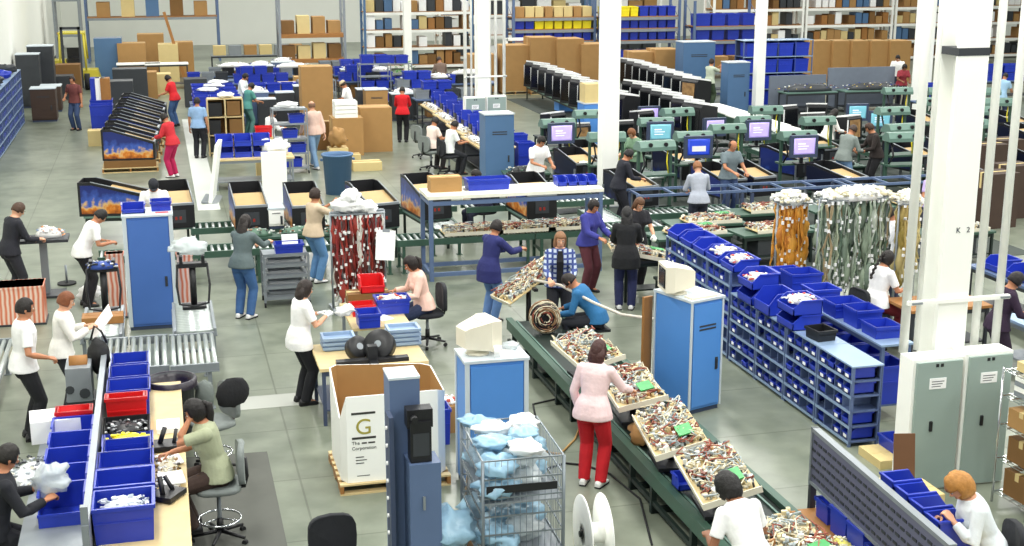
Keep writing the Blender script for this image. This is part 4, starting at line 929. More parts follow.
# right edge beyond the pipes
for i, (y, z) in enumerate(((15.6, .75), (16.2, .75), (16.8, .75), (17.4, .75), (18.0, .75), (15.9, .97), (16.6, .97))):
    obin(12.75, y, z, 'blue bin on the bench at the right edge, %s' % ('%s in the lower row' % ORD[i] if i < 5 else ('first', 'second')[i - 5] + ' in the upper row'), .42, .4, .21, rz=-PI / 2, g='blue bins at the right edge')
put(bench_kit(3.4, .7, .75, 'blue_grey_metal', 'dark_grey'), 'workbench', 'dark bench with blue bins at the right edge', 'bench', (12.8, 16.8), PI / 2)
for i, (px, py) in enumerate(((1000, 232), (1018, 222), (1008, 190), (992, 196))):
    x, y = at(px, py); put(carton_kit(.75, .6, 1.15, 'crate_dark'), 'carton', 'tall dark brown box beyond the white pipes, %s from the nearest' % ORD[i], 'box', (x + .2, y + .6, 0), .1, 'dark brown boxes at the right')
# ------------------------------------------------------------------ blue cabinets and monitors in front
x, y = at(465, 362, 1.5); put(cabinet_kit(.70, .50, 1.5, 'cabinet_blue', .05), 'test_cabinet', 'bright blue metal cabinet with pale trim behind the wire cage cart', 'cabinet', (x + .35, y + .25))
C1 = (x, y)
put(crt_kit(), 'crt_monitor', 'beige tube monitor on the blue cabinet behind the wire cage cart', 'monitor', (C1[0] + .20, C1[1] + .28, 1.5), R(105))
put(MB(PAPER).box(-.11, -.15, 0, .11, .15, .006).mesh('p'), 'paper_sheet', 'white paper lying beside the beige monitor on the blue cabinet', 'paper', (C1[0] + .50, C1[1] + .18, 1.5), .3)
put([part('cup', MB(PAPER).lathe([(.001, 0), (.03, 0), (.042, .13), (.038, .13), (.028, .01), (.001, .01)], 14).mesh('c'))], 'paper_cup', 'small pale cup beside the beige monitor on the blue cabinet', 'cup', (C1[0] + .37, C1[1] + .06, 1.5))
put(bag_mesh(5, 'clear_plastic_film', .10, .08, .04), 'plastic_bag', 'clear plastic bag on the right end of the blue cabinet', 'bag', (C1[0] + .58, C1[1] + .34, 1.5))
cx, cy = at(688, 416); put(cabinet_kit(.54, .72, 1.5, 'cabinet_blue', .03), 'test_cabinet', 'bright blue metal cabinet with its corner turned forward beside the bin racks', 'cabinet', (cx + .27 * math.cos(R(19)) - .36 * math.sin(R(19)), cy + .27 * math.sin(R(19)) + .36 * math.cos(R(19))), R(19))
put(crt_kit(), 'crt_monitor', 'beige tube monitor on the blue cabinet beside the bin racks', 'monitor', (6.18, 15.34, 1.5), R(-95))
put(MB(BEIGE).box(-.2, -.08, 0, .2, .08, .025).mesh('k'), 'keyboard', 'beige keyboard in front of the monitor beside the bin racks', 'keyboard', (6.40, 15.08, 1.5), R(15))
put([part('panel', MB(WOODD).box(-.07, -.02, .03, .07, .02, 1.38).mesh('p')), part('foot', MB(DKG).box(-.09, -.15, 0, .09, .15, .03).mesh('f'))], 'plank_stand', 'narrow brown upright board just left of the blue cabinet by the racks', 'panel', (*at(645, 398), 0), R(19))
# ------------------------------------------------------------------ line of playfields
for i in range(3):
    L = 2.85; yc = 11.15 + i * L
    P = []; r_ = MB(GREEN, GREEND); r_.box(-.03, -L / 2, .30, .03, L / 2, .46); r_.box(-.045, -L / 2, .44, .045, L / 2, .47); r_.box(-.02, -L / 2, .10, .02, L / 2, .15, 1); r_ = r_.mesh('r')
    P += [part('side_rail', r_, (s * .48, 0, 0)) for s in (-1, 1)]
    P.append(part('belt', MB(GREEND).box(-.45, -L / 2, .36, .45, L / 2, .40).mesh('b')))
    lg = MB(GREEND).box(-.50, -.03, 0, .50, .03, .06).box(-.51, -.03, 0, -.45, .03, .32).box(.45, -.03, 0, .51, .03, .32).mesh('l')
    P += [part('leg_frame', lg, (0, d, 0)) for d in (-1.1, 0, 1.1)]
    ch = MB(GREENL).box(-.012, -L / 2, 0, .012, L / 2, .02).mesh('c'); P += [part('chain_track', ch, (s * .36, 0, .40)) for s in (-1, 1)]
    put(P, 'belt_conveyor', 'low green conveyor line carrying wired boards, %s section from the front' % ORD[i], 'conveyor', (5.22, yc, 0))
PFW = ('bottom right beside the curly-haired worker', 'second from the bottom of the line', 'right of the pink-sweater woman, a little nearer', 'in front of the pink-sweater woman', 'beyond the pink-sweater woman')
for i, (x, y, rz, rx, ry) in enumerate(((4.98, 9.52, 4, 0, -10), (4.98, 11.20, -8, 3, -16), (4.98, 12.44, -8, 3, -16), (5.05, 13.85, -5, 2, -12), (5.00, 15.35, 4, 2, -12))):
    z = .84; put(playfield_kit(i), 'playfield_board', 'wired game board tilted on a stand, ' + PFW[i], 'circuit board', (x, y, z), rot=(R(rx), R(ry), R(rz)))
    put(jig_kit(.30), 'assembly_stand', 'black stand under the wired board ' + PFW[i], 'stand', (x + .03, y, .47), R(rz))
obin(4.90, 11.78, .47, 'small blue bin on the conveyor between two wired boards', .22, .2, .14)
put(bag_mesh(3, 'cardboard', .16, .2, .12), 'cloth_bundle', 'brown crumpled bundle on the conveyor beside the red trousers', 'bundle', (4.98, 13.2, .40))
for i, (px, py) in enumerate(((527, 268), (545, 256), (527, 290))): pass
put(playfield_kit(7, False), 'playfield_board', 'pale wired board held up in front of the woman in navy jacket', 'circuit board', (5.20, 18.85, .86), rot=(R(28), 0, R(-75)))
put(jig_kit(.84), 'assembly_stand', 'black stand under the board of the woman in navy jacket', 'stand', (5.2, 18.85, 0), 0)
put(playfield_kit(8), 'playfield_board', 'wired board tilted in front of the woman in black T-shirt', 'circuit board', (7.55, 20.42, .80), rot=(R(12), 0, R(80)))
put(bench_kit(1.5, .42, .70, 'dark_grey', 'dark_green_metal'), 'workbench', 'dark low bench in front of the woman in black T-shirt', 'bench', (7.95, 20.42), 0)
put(bench_kit(1.6, .4, .48, 'dark_green_metal', 'dark_green_metal', False), 'low_bench', 'dark low track table beside the long black coat', 'bench', (8.45, 19.85), .03)
P = [part('drum', MB(BLKP).cyl((0, -.09, .24), (0, .10, .24), .20, 24).mesh('d'))]
lo = MB(mat('wire_mix', '8a6a4a', .6, 0, .3, 25), mat('wire_cream', 'd6ccb0', .6), mat('wire_red', '96503e', .6), BLKP)
rd = random.Random(5)
for k in range(44):
    a0 = rd.uniform(0, 6); r_ = rd.uniform(.05, .225); yy = rd.uniform(-.13, -.10) if r_ < .19 else rd.uniform(-.10, .10)
    lo.tube([(math.cos(a0 + t * .3) * (r_ + .012 * rd.random()), yy + rd.uniform(-.015, .015), .24 + math.sin(a0 + t * .3) * (r_ + .01 * rd.random())) for t in range(12)], .010, 5, k % 4)
P.append(part('loose_wire', lo.mesh('l'), kind='stuff'))
put(P, 'wire_coil', 'round coil of mixed brown wire on the line beside the teal shirt', 'wire coil', (5.10, 17.6, .41), R(-10))
hs = MB(mat('hose_white', 'cfc8bc', .6)); hs.tube([(5.2, 18.5, .95), (5.45, 18.0, .98), (5.75, 17.4, .86), (6.0, 16.9, .80), (6.25, 16.4, .86), (6.4, 16.0, .95)], .022, 8)
put(hs.mesh('h'), 'cable_bundle', 'pale braided cable sagging from the board to the blue cabinet beside the racks', 'cable', (0, 0, 0))
h1 = MB(mat('hose_tan', 'a8834a', .6)); h1.tube([(*at(538, 452), .012), (*at(560, 455), .012), (*at(575, 440), .012), (*at(580, 428), .02), (4.66, 14.6, .20)], .014, 6); put(h1.mesh('h'), 'air_hose', 'tan air hose curling on the floor left of the red trousers', 'hose', (0, 0, 0))
h2 = MB(RUBBER); h2.tube([(*at(545, 470), .012), (*at(565, 464), .012), (*at(585, 466), .012), (*at(610, 475), .012), (*at(640, 500), .012), (*at(652, 546), .012)], .012, 6); put(h2.mesh('h'), 'air_hose', 'black hose lying on the floor beside the low green conveyor', 'hose', (0, 0, 0))
h3 = MB(RUBBER); h3.tube([(*at(536, 420), .012), (*at(533, 405), .012), (*at(555, 400), .012), (*at(568, 404), .012)], .012, 6); put(h3.mesh('h'), 'air_hose', 'short black hose on the floor right of the blue cabinet', 'hose', (0, 0, 0))
h4 = MB(mat('hose_tan', 'a8834a', .6)); h4.tube([(2.62, 11.6, 1.0), (2.48, 11.3, .5), (2.42, 11.0, .02), (2.42, 9.8, .02)], .012, 6); put(h4.mesh('h'), 'strap', 'brown strap hanging left of the wire cage cart', 'strap', (0, 0, 0))
# ------------------------------------------------------------------ wire reel, cage cart, tower, bulk box
P = []; fl = MB(WHITE); fl.lathe([(.001, 0), (.37, 0), (.375, .008), (.37, .016), (.001, .016)], 40); fl = fl.mesh('f')
hb = MB(WHITE); hb.cyl((0, 0, 0), (0, 0, .22), .10, 20); ho = MB(BLKP); ho.cyl((0, 0, -.03), (0, 0, .26), .03, 12); ho.cyl((0, 0, -.012), (0, 0, 0), .05, 12)
P = [part('flange', fl, (0, 0, 0)), part('flange', fl, (0, 0, .20)), part('hub', hb.mesh('h')), part('spindle', ho.mesh('s'))]
fr_ = MB(DKG); 
put(P, 'cable_reel', 'empty white plastic cable reel standing on edge at the bottom centre', 'reel', (3.62, 11.18, .375), rot=(0, PI / 2, R(-3)))
CX, CY, RZ = 2.86, 10.95, R(-2)
def cage_kit(W, D, H):
    P = []; CW = mat('cart_wire', '7d868c', .35, .5, .05, 5); po = MB(CW).cyl((0, 0, .10), (0, 0, H), .016, 8).mesh('p'); wh = MB(RUBBER).cyl((-.02, 0, .05), (.02, 0, .05), .05, 14).mesh('w')
    P += [part('post', po, (sx * W / 2, sy * D / 2, 0)) for sx in (-1, 1) for sy in (-1, 1)]; P += [part('caster', wh, (sx * W / 2, sy * D / 2, 0)) for sx in (-1, 1) for sy in (-1, 1)]
    def grid(A, B):
        g = MB(CW); n = int(A / .055)
        for i in range(n + 1): g.cyl((-A / 2 + i * A / n, 0, .12), (-A / 2 + i * A / n, 0, B), .0035, 5)
        for i in range(9): z = .12 + i * (B - .12) / 8; g.box(-A / 2, -.006, z - .006, A / 2, .006, z + .006)
        return g.mesh('g')
    gx, gy = grid(W, H), grid(D, H)
    P += [part('wire_panel', gx, (0, s * D / 2, 0)) for s in (-1, 1)] + [part('wire_panel', gy, (s * W / 2, 0, 0), (0, 0, PI / 2)) for s in (-1, 1)]
    sh = MB(GRY).box(-W / 2, -D / 2, -.008, W / 2, D / 2, .008).mesh('s'); P += [part('shelf', sh, (0, 0, z)) for z in (.13, .62, 1.10)]
    P.append(part('label_strip', MB(BLKP).box(-W / 2 + .03, -D / 2 - .014, H - .30, W / 2 - .06, -D / 2 - .004, H - .23).mesh('l')))
    return P
put(cage_kit(.72, 1.0, 1.5), 'cage_cart', 'chrome wire cage cart stuffed with pale blue plastic bags', 'cart', (CX, CY), RZ)
rd = random.Random(11); k = 0
for zi, (z, n) in enumerate(((.145, 3), (.63, 6), (1.11, 6), (1.30, 5))):
    for i in range(n):
        x = CX - .22 + .44 * ((i * .618) % 1); yv = CY - .34 + .68 * i / max(1, n - 1)
        if zi == 0 and i == 0: continue
        put(bag_mesh(20 + k % 5, 'clear_plastic_film' if k % 3 == 0 else 'pale_blue_plastic_film', .19, .17, .10), 'plastic_bag', 'crumpled pale blue plastic bag in the cage cart, %s layer up, %s from the front' % (ORD[zi], ORD[i]), 'bag', (x, yv, z + .0), rd.uniform(0, 6), 'plastic bags in the cage cart'); k += 1
for i, (dx, dy) in enumerate(((-.12, .25), (.12, .02), (.05, -.3), (-.2, -.1), (.2, .32), (-.22, .42))):
    put(bag_mesh(30 + i, 'pale_blue_plastic_film' if i % 2 else 'white_paper', .17, .13, .055), 'plastic_bag', 'plastic bag piled on top of the cage cart, %s' % ('white, at the back', 'pale blue, near the middle', 'white, at the front', 'pale blue, at the left side', 'white, at the right side', 'pale blue, at the far left corner')[i], 'bag', (CX + dx, CY + dy, 1.47), i * 1.1)
tote(CX + .1, CY - .30, .145, 'blue bin on the bottom shelf of the cage cart', .4, .3, .22)
put(bag_mesh(41, 'pale_blue_plastic_film', .24, .2, .2), 'plastic_bag', 'pale blue rounded bag on the floor left of the cage cart', 'bag', (2.20, 10.62, 0.62))
put(carton_kit(.5, .45, .62, 'dark_cardboard'), 'carton', 'dark box under the pale blue bag left of the cage cart', 'box', (2.20, 10.62, 0))
# tower machine
b1 = MB(BGREY).box(-.13, -.02, 0, .13, .28, 2.22).mesh('b'); tp = MB(CABTRIM).box(-.135, -.025, 2.22, .135, .285, 2.24).mesh('t')
b2 = MB(BGREY).box(-.02, -.30, 0, .25, -.02, 1.55).mesh('b2'); tr = MB(BGREYD); tr.box(-.17, -.20, 0, -.13, .0, 1.95); kn = MB(PAPER).cyl((-.185, -.1, 0), (-.165, -.1, 0), .018, 8).mesh('k')
P = [part('tower_body', b1), part('tower_cap', tp), part('front_housing', b2), part('side_track', tr.mesh('t'), kids=[part('knob', kn, (0, 0, .55 + .16 * i)) for i in range(9)]), part('handle', MB(GRY).bx((.10, -.31, 1.2), (.02, .02, .12)).mesh('h'))]
put(P, 'tower_machine', 'tall narrow blue-grey machine column in front of the white bulk box', 'machine', (1.86, 10.72, 0))
d_ = MB(BLKP); d_.box(-.09, -.06, 0, .09, .08, .36); d_.box(-.11, -.03, .30, .11, .11, .46); d_.cyl((-.06, -.06, .40), (-.06, -.12, .40), .03, 10)
put([part('housing', d_.mesh('d')), part('front_grille', MB(DKG).box(-.07, -.066, .06, .07, -.06, .26).mesh('g'))], 'camera_unit', 'black boxy device sitting on the step of the blue-grey machine', 'device', (1.95, 10.52, 1.552))
# bulk box on a pallet
GX, GY = 2.235, 14.03
put(pallet_kit(1.22, 1.05), 'pallet', 'pale wooden pallet under the white bulk box', 'pallet', (GX, GY))
oc = [(-.58, -.38), (-.52, -.49), (.48, -.49), (.58, -.38), (.58, .38), (.48, .49), (-.50, .49), (-.58, .40)]
bb = MB(WHITE, CARD); hB = .98; n = 8; outer = [(x, y, 0) for x, y in oc]
hs_ = [hB - .28, hB, hB, hB - .05, hB, hB, hB + .06, hB + .06]
bb.loft([[(x, y, 0) for x, y in oc], [(x, y, h) for (x, y), h in zip(oc, hs_)]], 0, False, False)
ins = [(x * .975, y * .97) for x, y in oc]
bb.loft([[(x, y, h) for (x, y), h in zip(oc, hs_)], [(x, y, h) for (x, y), h in zip(ins, hs_)]], 0, False, False)
bb.loft([[(x, y, h - .001) for (x, y), h in zip(ins, hs_)], [(x, y, .3) for x, y in ins]], 1, False, False)
bb.add([(x, y, .3) for x, y in ins], [tuple(range(8))], 1); bb.add([(x, y, .002) for x, y in oc], [tuple(range(8))], 0)
gm = bb.mesh('bulk', False)
GOLD = mat('print_gold', 'a39a3e', .5); INK = mat('print_ink', '33332f', .6)
pr = [part('printed_letter', text_mesh('G', .25, GOLD), (-.335, -.4915, .55), (PI / 2, 0, 0), label='large gold letter G'),
      part('printed_bar', MB(INK).box(-.465, -.493, .775, -.205, -.491, .80).mesh('b')), part('printed_bar', MB(INK).box(-.465, -.493, .495, -.205, -.491, .52).mesh('b')),
      part('printed_text', text_mesh('The', .055, INK), (-.425, -.4915, .435), (PI / 2, 0, 0)), part('printed_text', MB(INK).box(-.36, -.493, .44, -.305, -.491, .457).box(-.29, -.493, .44, -.215, -.491, .457).mesh('b')),
      part('printed_text', text_mesh('Corporation', .052, INK), (-.335, -.4915, .375), (PI / 2, 0, 0)),
      part('printed_text', MB(INK).box(-.43, -.493, .285, -.34, -.491, .295).box(-.43, -.493, .25, -.31, -.491, .26).box(-.43, -.493, .215, -.34, -.491, .225).box(-.42, -.493, .07, -.28, -.491, .078).mesh('s'))]
put([part('bulk_box', gm, kids=pr)], 'bulk_box', 'large open white bulk box printed with a gold G, on a pallet', 'box', (GX, GY, .127))
put(carton_kit(.42, .36, .34, 'cardboard', True), 'carton', 'small open brown carton behind the bulk box, left of two', 'box', (3.15, 15.25, 0), .1)
put(carton_kit(.5, .40, .42, 'dark_cardboard', True), 'carton', 'brown open carton behind the bulk box, right of two', 'box', (3.62, 15.35, 0), -.1)
put(heap_mesh('wh', .3, .26, .1, 50, ('f4f4f0', 'e0e0dc', 'b04a3a'), 9), 'scrap_heap', 'white scraps on top of the brown cartons behind the bulk box', 'scraps', (3.15, 15.25, .33), kind='stuff')
tote(2.95, 14.85, .0, 'blue bin on the floor behind the bulk box', .3, .3, .45)
# ------------------------------------------------------------------ assembly table in the middle
put(bench_kit(1.35, 1.05, .75, 'pale_wood', 'blue_grey_dark'), 'workbench', 'pale wood table with black wire drums in front of the bulk box', 'bench', (2.36, 16.2))
put(bench_kit(1.35, .8, .75, 'pale_wood', 'grey_metal'), 'workbench', 'pale wood table between the white-shirted woman and the seated pink one', 'bench', (2.72, 18.0), PI / 2)
for nm, px, py, r_, rz in (('smaller black wire drum leaning on the pale wood table, left of two', 357, 352, .15, 25), ('larger black wire drum lying on the pale wood table, right of two', 379, 352, .20, -30)):
    x, y = at(px, py, .80); d = MB(BLKP, DKG); d.lathe([(.001, -.06), (r_, -.06), (r_, .05), (r_ * .96, .06), (r_ * .3, .07), (.001, .07)], 28)
    put([part('drum', d.mesh('d')), part('hub', MB(GRY).cyl((0, 0, -.07), (0, 0, .075), .045, 12).mesh('h'))], 'wire_drum', nm, 'reel', (x, y - .05, .76 + r_ * .72), rot=(R(58), 0, R(rz)))
st = MB(BLKP).box(-.45, -.06, 0, .45, .06, .05).box(-.05, -.2, 0, .05, .2, .05).box(-.06, -.06, .05, .06, .06, .22)
put(st.mesh('s'), 'drum_holder', 'black drum holder bracket at the front of the pale wood table', 'holder', (2.35, 15.80, .75))
for nm, x, y, n in (('left', 2.02, 16.52, 3), ('right', 2.86, 16.5, 4)):
    for i in range(n): put(tote_mesh('shelf_top', .40, .30, .055), 'parts_tray', 'pale blue tray in the %s stack on the pale wood table, %s from the bottom' % (nm, ORD[i]), 'tray', (x, y, .75 + i * .058))
tote(2.55, 17.45, .75, 'blue bin on the middle table, in front of the small red box', .30, .34, .20)
tote(2.98, 18.05, .75, 'blue bin of white connectors in front of the seated woman in pink', .46, .34, .22)
put(heap_mesh('wq', .4, .3, .1, 70, W_, 21), 'connector_heap', 'white connectors heaped in the blue bin before the woman in pink', 'parts', (2.98, 18.05, .90), kind='stuff')
tote(2.56, 18.02, .75, 'small red box on the middle table beside the blue bin of connectors', .32, .26, .16, 'red_plastic')
obin(2.78, 18.62, .92, 'red bin raised at the far end of the middle table', .34, .3, .22, 'red_plastic')
put(carton_kit(.6, .3, .17, 'dark_cardboard'), 'carton', 'dark box under the red bin on the middle table', 'box', (2.72, 18.62, .75))
put(MB(PAPER).box(-.1, -.14, 0, .1, .14, .01).mesh('p'), 'paper_sheet', 'white paper on the middle table by the blue bin', 'paper', (2.80, 17.75, .75), .4)
put(chair_kit('chair_fabric'), 'office_chair', 'black office chair under the seated woman in pink', 'chair', (3.62, 18.75), R(95))
put(bag_mesh(9, 'white_paper', .16, .07, .07), 'foam_piece', 'white foam part held by the woman in white shirt at the middle table', 'foam', (2.22, 17.25, .965), .6)
harness_rack('cable_rack', 'wheeled cable rack hung with red and white wire harnesses beside the grey cart', 2.94, 21.0, .03, .86, 1.62, ('8a2a2a', 'a33a30', '5a2420', 'd8d4cc', '6a6a6e', '9a3a34'), 96, 1.34)
for i, (dx, dz, sx) in enumerate(((-.10, 1.88, .22), (.08, 1.86, .2), (-.02, 2.02, .16), (.26, 1.82, .14))): put(bag_mesh(50 + i, 'white_paper', sx, .16, .11), 'foam_bundle', 'white wrapped bundle on top of the red cable rack, %s' % ('left one', 'middle one', 'topmost', 'small one at the right')[i], 'bundle', (2.86 + dx, 21.0, dz - .26))
put([part('sheet', MB(PAPER).box(-.16, -.004, -.24, .16, .004, .24).mesh('s')), part('clip', MB(GRY).box(-.06, -.012, .21, .06, .006, .26).mesh('c'))], 'clipboard_sheet', 'white instruction sheet hanging tilted on the red cable rack', 'paper', (3.34, 20.72, 1.10), rot=(R(-12), R(8), R(8)))
def cart_kit(W, D, H, n):
    P = []; po = MB(GRY).box(-.018, -.018, .08, .018, .018, H).mesh('p'); wh = MB(RUBBER).cyl((-.016, 0, .04), (.016, 0, .04), .04, 12).mesh('w')
    P += [part('post', po, (sx * W / 2, sy * D / 2, 0)) for sx in (-1, 1) for sy in (-1, 1)]; P += [part('caster', wh, (sx * W / 2, sy * D / 2, 0)) for sx in (-1, 1) for sy in (-1, 1)]
    sh = MB(GRY).box(-W / 2, -D / 2, 0, W / 2, D / 2, .02).box(-W / 2 - .01, -D / 2 - .01, 0, W / 2 + .01, -D / 2, .05).mesh('s'); P += [part('shelf', sh, (0, 0, .12 + i * (H - .14) / (n - 1))) for i in range(n)]
    return P
put(cart_kit(.72, .5, .86, 5), 'shelf_cart', 'grey wheeled cart of shallow shelves beside the woman in jeans', 'cart', (1.82, 21.7))
tote(1.88, 21.6, .86, 'blue bin on the grey cart beside the woman in jeans', .46, .3, .18)
put(MB(PAPER).box(-.13, -.005, 0, .13, .005, .17).mesh('p'), 'paper_sheet', 'white card standing in the blue bin on the grey cart', 'paper', (1.92, 21.72, .98), rot=(R(-25), 0, 0))
for i in range(4): put(tote_mesh('grey_metal', .6, .4, .05), 'parts_tray', 'dark tray on the grey cart, %s shelf up' % ORD[i], 'tray', (1.82, 21.7, .12 + i * .18 + .022))
# black chair at the bottom
put(chair_kit('chair_fabric', False, .52), 'office_chair', 'black office chair with only its back showing at the bottom edge', 'chair', (1.25, 10.72), R(185))
# ------------------------------------------------------------------ left bench of the front
put(bench_kit(5.0, .78, .75, 'pale_wood', 'dark_grey'), 'workbench', 'long pale wood bench lined with blue bins where the woman in olive sits', 'bench', (-.36, 13.15), PI / 2)
put(bench_kit(3.4, .56, .75, 'grey_metal', 'dark_grey'), 'workbench', 'grey bench with blue bins left of the metal divider', 'bench', (-1.15, 12.7), PI / 2)
dv = MB(GRY).box(-.02, -2.6, .05, .02, 2.6, 1.10).mesh('d'); cp = MB(GRY).box(-.03, -2.6, 1.10, .03, 2.6, 1.14).mesh('c'); po = MB(GRY).box(-.03, -.03, 0, .03, .03, 1.30).mesh('p')
put([part('divider_panel', dv), part('top_channel', cp), part('post', po, (0, 2.55, 0)), part('post', po, (0, -2.55, 0))], 'bench_divider', 'grey metal divider between the two rows of blue bins at left', 'divider', (-.82, 13.4, 0))
G = 'blue bins along the left bench'
for i, (y, h, w) in enumerate(((16.1 - .45, .24, .40), (15.15, .24, .42), (14.65, .24, .44), (12.95, .16, .44), (12.45, .22, .50), (11.95, .24, .52), (11.45, .24, .52))):
    tote(-.53, y, .75, 'blue bin on the pale wood bench, %s from the far end' % ORD[i], w, .42, h + .10, g=G)
tote(-.55, 14.22, .75, 'red bin on the pale wood bench between blue bins', .42, .18, .36, 'red_plastic')
tote(-.55, 13.75, .75, 'dark bin of black parts on the pale wood bench', .46, .50, .20, 'black_plastic')
put(heap_mesh('bk', .42, .44, .10, 90, ('1c1c20', '33343a', '55585c', 'c9ccd0'), 4), 'parts_heap', 'black and silver parts heaped in the dark bin', 'parts', (-.55, 13.75, .86), kind='stuff')
tote(-.53, 13.32, .75, 'blue bin of yellow parts on the pale wood bench', .48, .34, .20)
put(heap_mesh('yw', .42, .28, .10, 80, ('f2e21c', 'e8d414', 'f6ea5a'), 5), 'parts_heap', 'bright yellow parts heaped in a blue bin', 'parts', (-.53, 13.32, .89), kind='stuff')
put(heap_mesh('gr', .42, .3, .08, 60, ('c9ced6', 'e8ecf0', '9aa4b0'), 6), 'parts_heap', 'grey-white parts in the nearest blue bin of the pale bench', 'parts', (-.53, 11.45, 1.0), kind='stuff')
for i, y in enumerate((13.75, 13.3, 12.85, 12.4, 11.95)):
    obin(-1.08, y, .75, 'blue bin left of the metal divider, %s from the far end' % ORD[i], .40, .42, .26, g='blue bins left of the divider')
tote(-1.08, 14.1, .75, 'red bin at the far end of the bins left of the divider', .36, .2, .30, 'red_plastic')
put(carton_kit(.5, .4, .24, 'white_paper', False), 'foam_tray', 'white foam tray on the grey bench by the red bin', 'tray', (-1.28, 14.12, .752), .1)
put(heap_mesh('mx', .5, .9, .10, 130, ('d0d4d8', 'a8b0b6', '6a7076', 'e6e2d4', '2c3034'), 8), 'parts_heap', 'mixed silver parts heaped on the grey bench left of the divider', 'parts', (-1.42, 13.0, .75), kind='stuff')
put(heap_mesh('my', .22, 1.0, .07, 130, ('e8e2c8', '2a2a2c', 'b89a4a', 'd8d8d4', '8a6a3a', 'f0f0ea'), 12), 'parts_heap', 'small mixed parts on the bench in front of the woman in olive', 'parts', (-.16, 12.75, .75), kind='stuff')
for i, (x, y, z, rz) in enumerate(((-.14, 13.1, .762, .2), (-.12, 12.5, .80, .1), (-.13, 14.05, .752, 0))):
    put(MB(PAPER).box(-.12, -.16, 0, .12, .16, .012 if i < 2 else .05).mesh('p'), 'paper_sheet', 'white paper on the pale wood bench, %s' % ('beyond the seated woman in olive', 'before the seated woman in olive', 'farthest, beside the red bin')[i], 'paper', (x, y, z), rz)
t = MB(BLKP); t.box(-.14, -.12, 0, .14, .12, .05); t.cyl((-.08, 0, .05), (-.02, .06, .20), .025, 8); t.cyl((.06, -.02, .05), (.09, .08, .16), .02, 8); t = t.mesh('t')
for i, (x, y) in enumerate(((-.14, 13.45), (-.16, 12.15))): put(t, 'hand_tool_block', 'black bench tool on the pale wood bench, %s the woman in olive' % ('beyond', 'nearer than')[i], 'tool', (x, y, .765), i)
put(chair_kit('grey_chair_fabric', False, .60), 'drafting_chair', 'grey drafting chair with foot ring under the woman in olive', 'chair', (.32, 12.72), R(90))
put(chair_kit('grey_chair_fabric', False, .60), 'drafting_chair', 'empty grey chair with black jacket at the pale wood bench', 'chair', (.34, 14.55), R(115))
jk = MB(cloth('15161a')); jk.ell((0, 0, 0), (.21, .055, .17), 14, 10, 0, None, .15, 3); put(jk.mesh('j'), 'jacket', 'black jacket draped over the empty grey chair back', 'jacket', (.58, 14.45, .96), R(25))
x, y = at(171, 380, .8); put(trash_kit('dark_grey', .27, .80, True), 'trash_can', 'round grey trash can with dark purple liner by the roller tables', 'trash can', (x, y + .05))
tr_ = MB(cloth('6f7774')); tr_.ell((0, 0, .18), (.12, .08, .18), 12, 8, 0, None, .3, 8); put(tr_.mesh('g'), 'grey_sack', 'grey cloth sack hanging beside the trash can', 'sack', (.30, 15.75, .35))
bg = MB(mat('black_nylon', '16171a', .6, 0, .3, 10, .4)); bg.ell((0, 0, 0), (.13, .10, .22), 14, 12, 0, None, .2, 6); bg.tube([(-.08, 0, .2), (-.03, .05, .36), (.05, .0, .3), (.1, 0, .16)], .014, 6); put(bg.mesh('b'), 'black_bag', 'black bag hanging over the metal divider post at left', 'bag', (-.88, 15.75, 1.10))
# roller tables around the deep blue cabinet
def rtable(x0, x1, y0, y1, H, along, lab, frame='grey_metal', pitch=.085, rr=.030):
    cx, cy = (x0 + x1) / 2, (y0 + y1) / 2; L, W = (x1 - x0, y1 - y0) if along == 'x' else (y1 - y0, x1 - x0)
    put(roller_kit(round(L, 2), round(W - .08, 2), H, pitch, rr, frame), 'roller_table', lab, 'roller table', (cx, cy), 0 if along == 'x' else PI / 2)
rtable(-.98, -.62, 16.75, 18.2, .60, 'x', 'narrow steel roller table left of the pair in front of the deep blue cabinet')
rtable(-.60, -.10, 16.75, 18.2, .60, 'x', 'steel roller table straight in front of the deep blue cabinet')
rtable(-.08, .52, 16.70, 18.15, .60, 'x', 'steel roller table at the right, before the black jig with the bag')
rtable(-1.25, -.70, 18.35, 19.9, .60, 'y', 'steel roller table behind, left of the deep blue cabinet')
rtable(-.02, .56, 18.30, 19.85, .60, 'y', 'steel roller table behind, right of the deep blue cabinet')
rtable(-3.1, -2.15, 16.3, 18.9, .50, 'x', 'steel roller table at the left edge of the picture')
put(cabinet_kit(.74, .62, 1.8, 'cabinet_deep_blue', .06), 'test_cabinet', 'deep blue tall cabinet with blue bins on its white top, at left', 'cabinet', (-.30, 20.92))
obin(-.50, 20.92, 1.8, 'blue bin on the deep blue cabinet top, left of two', .34, .30, .13)
tote(-.09, 21.02, 1.8, 'blue bin on the deep blue cabinet top, right of two', .30, .30, .15)
put(MB(mat('print_red', 'c8505a', .6), PAPER).box(-.1, -.05, 0, .1, .05, .008).box(-.14, -.07, -.002, .14, .07, .004, 1).mesh('l'), 'printed_leaflet', 'red and white leaflet on the front edge of the deep blue cabinet top', 'paper', (-.08, 20.72, 1.803), .1)
STR = bpy.data.materials.new('orange_stripe'); STR.use_nodes = True
nt = STR.node_tree; wv = nt.nodes.new('ShaderNodeTexWave'); wv.inputs['Scale'].default_value = 4.5; wv.inputs['Distortion'].default_value = 2.5; wv.inputs['Detail Scale'].default_value = .6
tc = nt.nodes.new('ShaderNodeTexCoord'); nt.links.new(tc.outputs['Object'], wv.inputs['Vector']); cr = nt.nodes.new('ShaderNodeValToRGB'); cr.color_ramp.elements[0].color = lin('d8704a'); cr.color_ramp.elements[1].color = lin('f0d8c8')
nt.links.new(wv.outputs['Fac'], cr.inputs[0]); nt.links.new(cr.outputs[0], nt.nodes['Principled BSDF'].inputs['Base Color'])
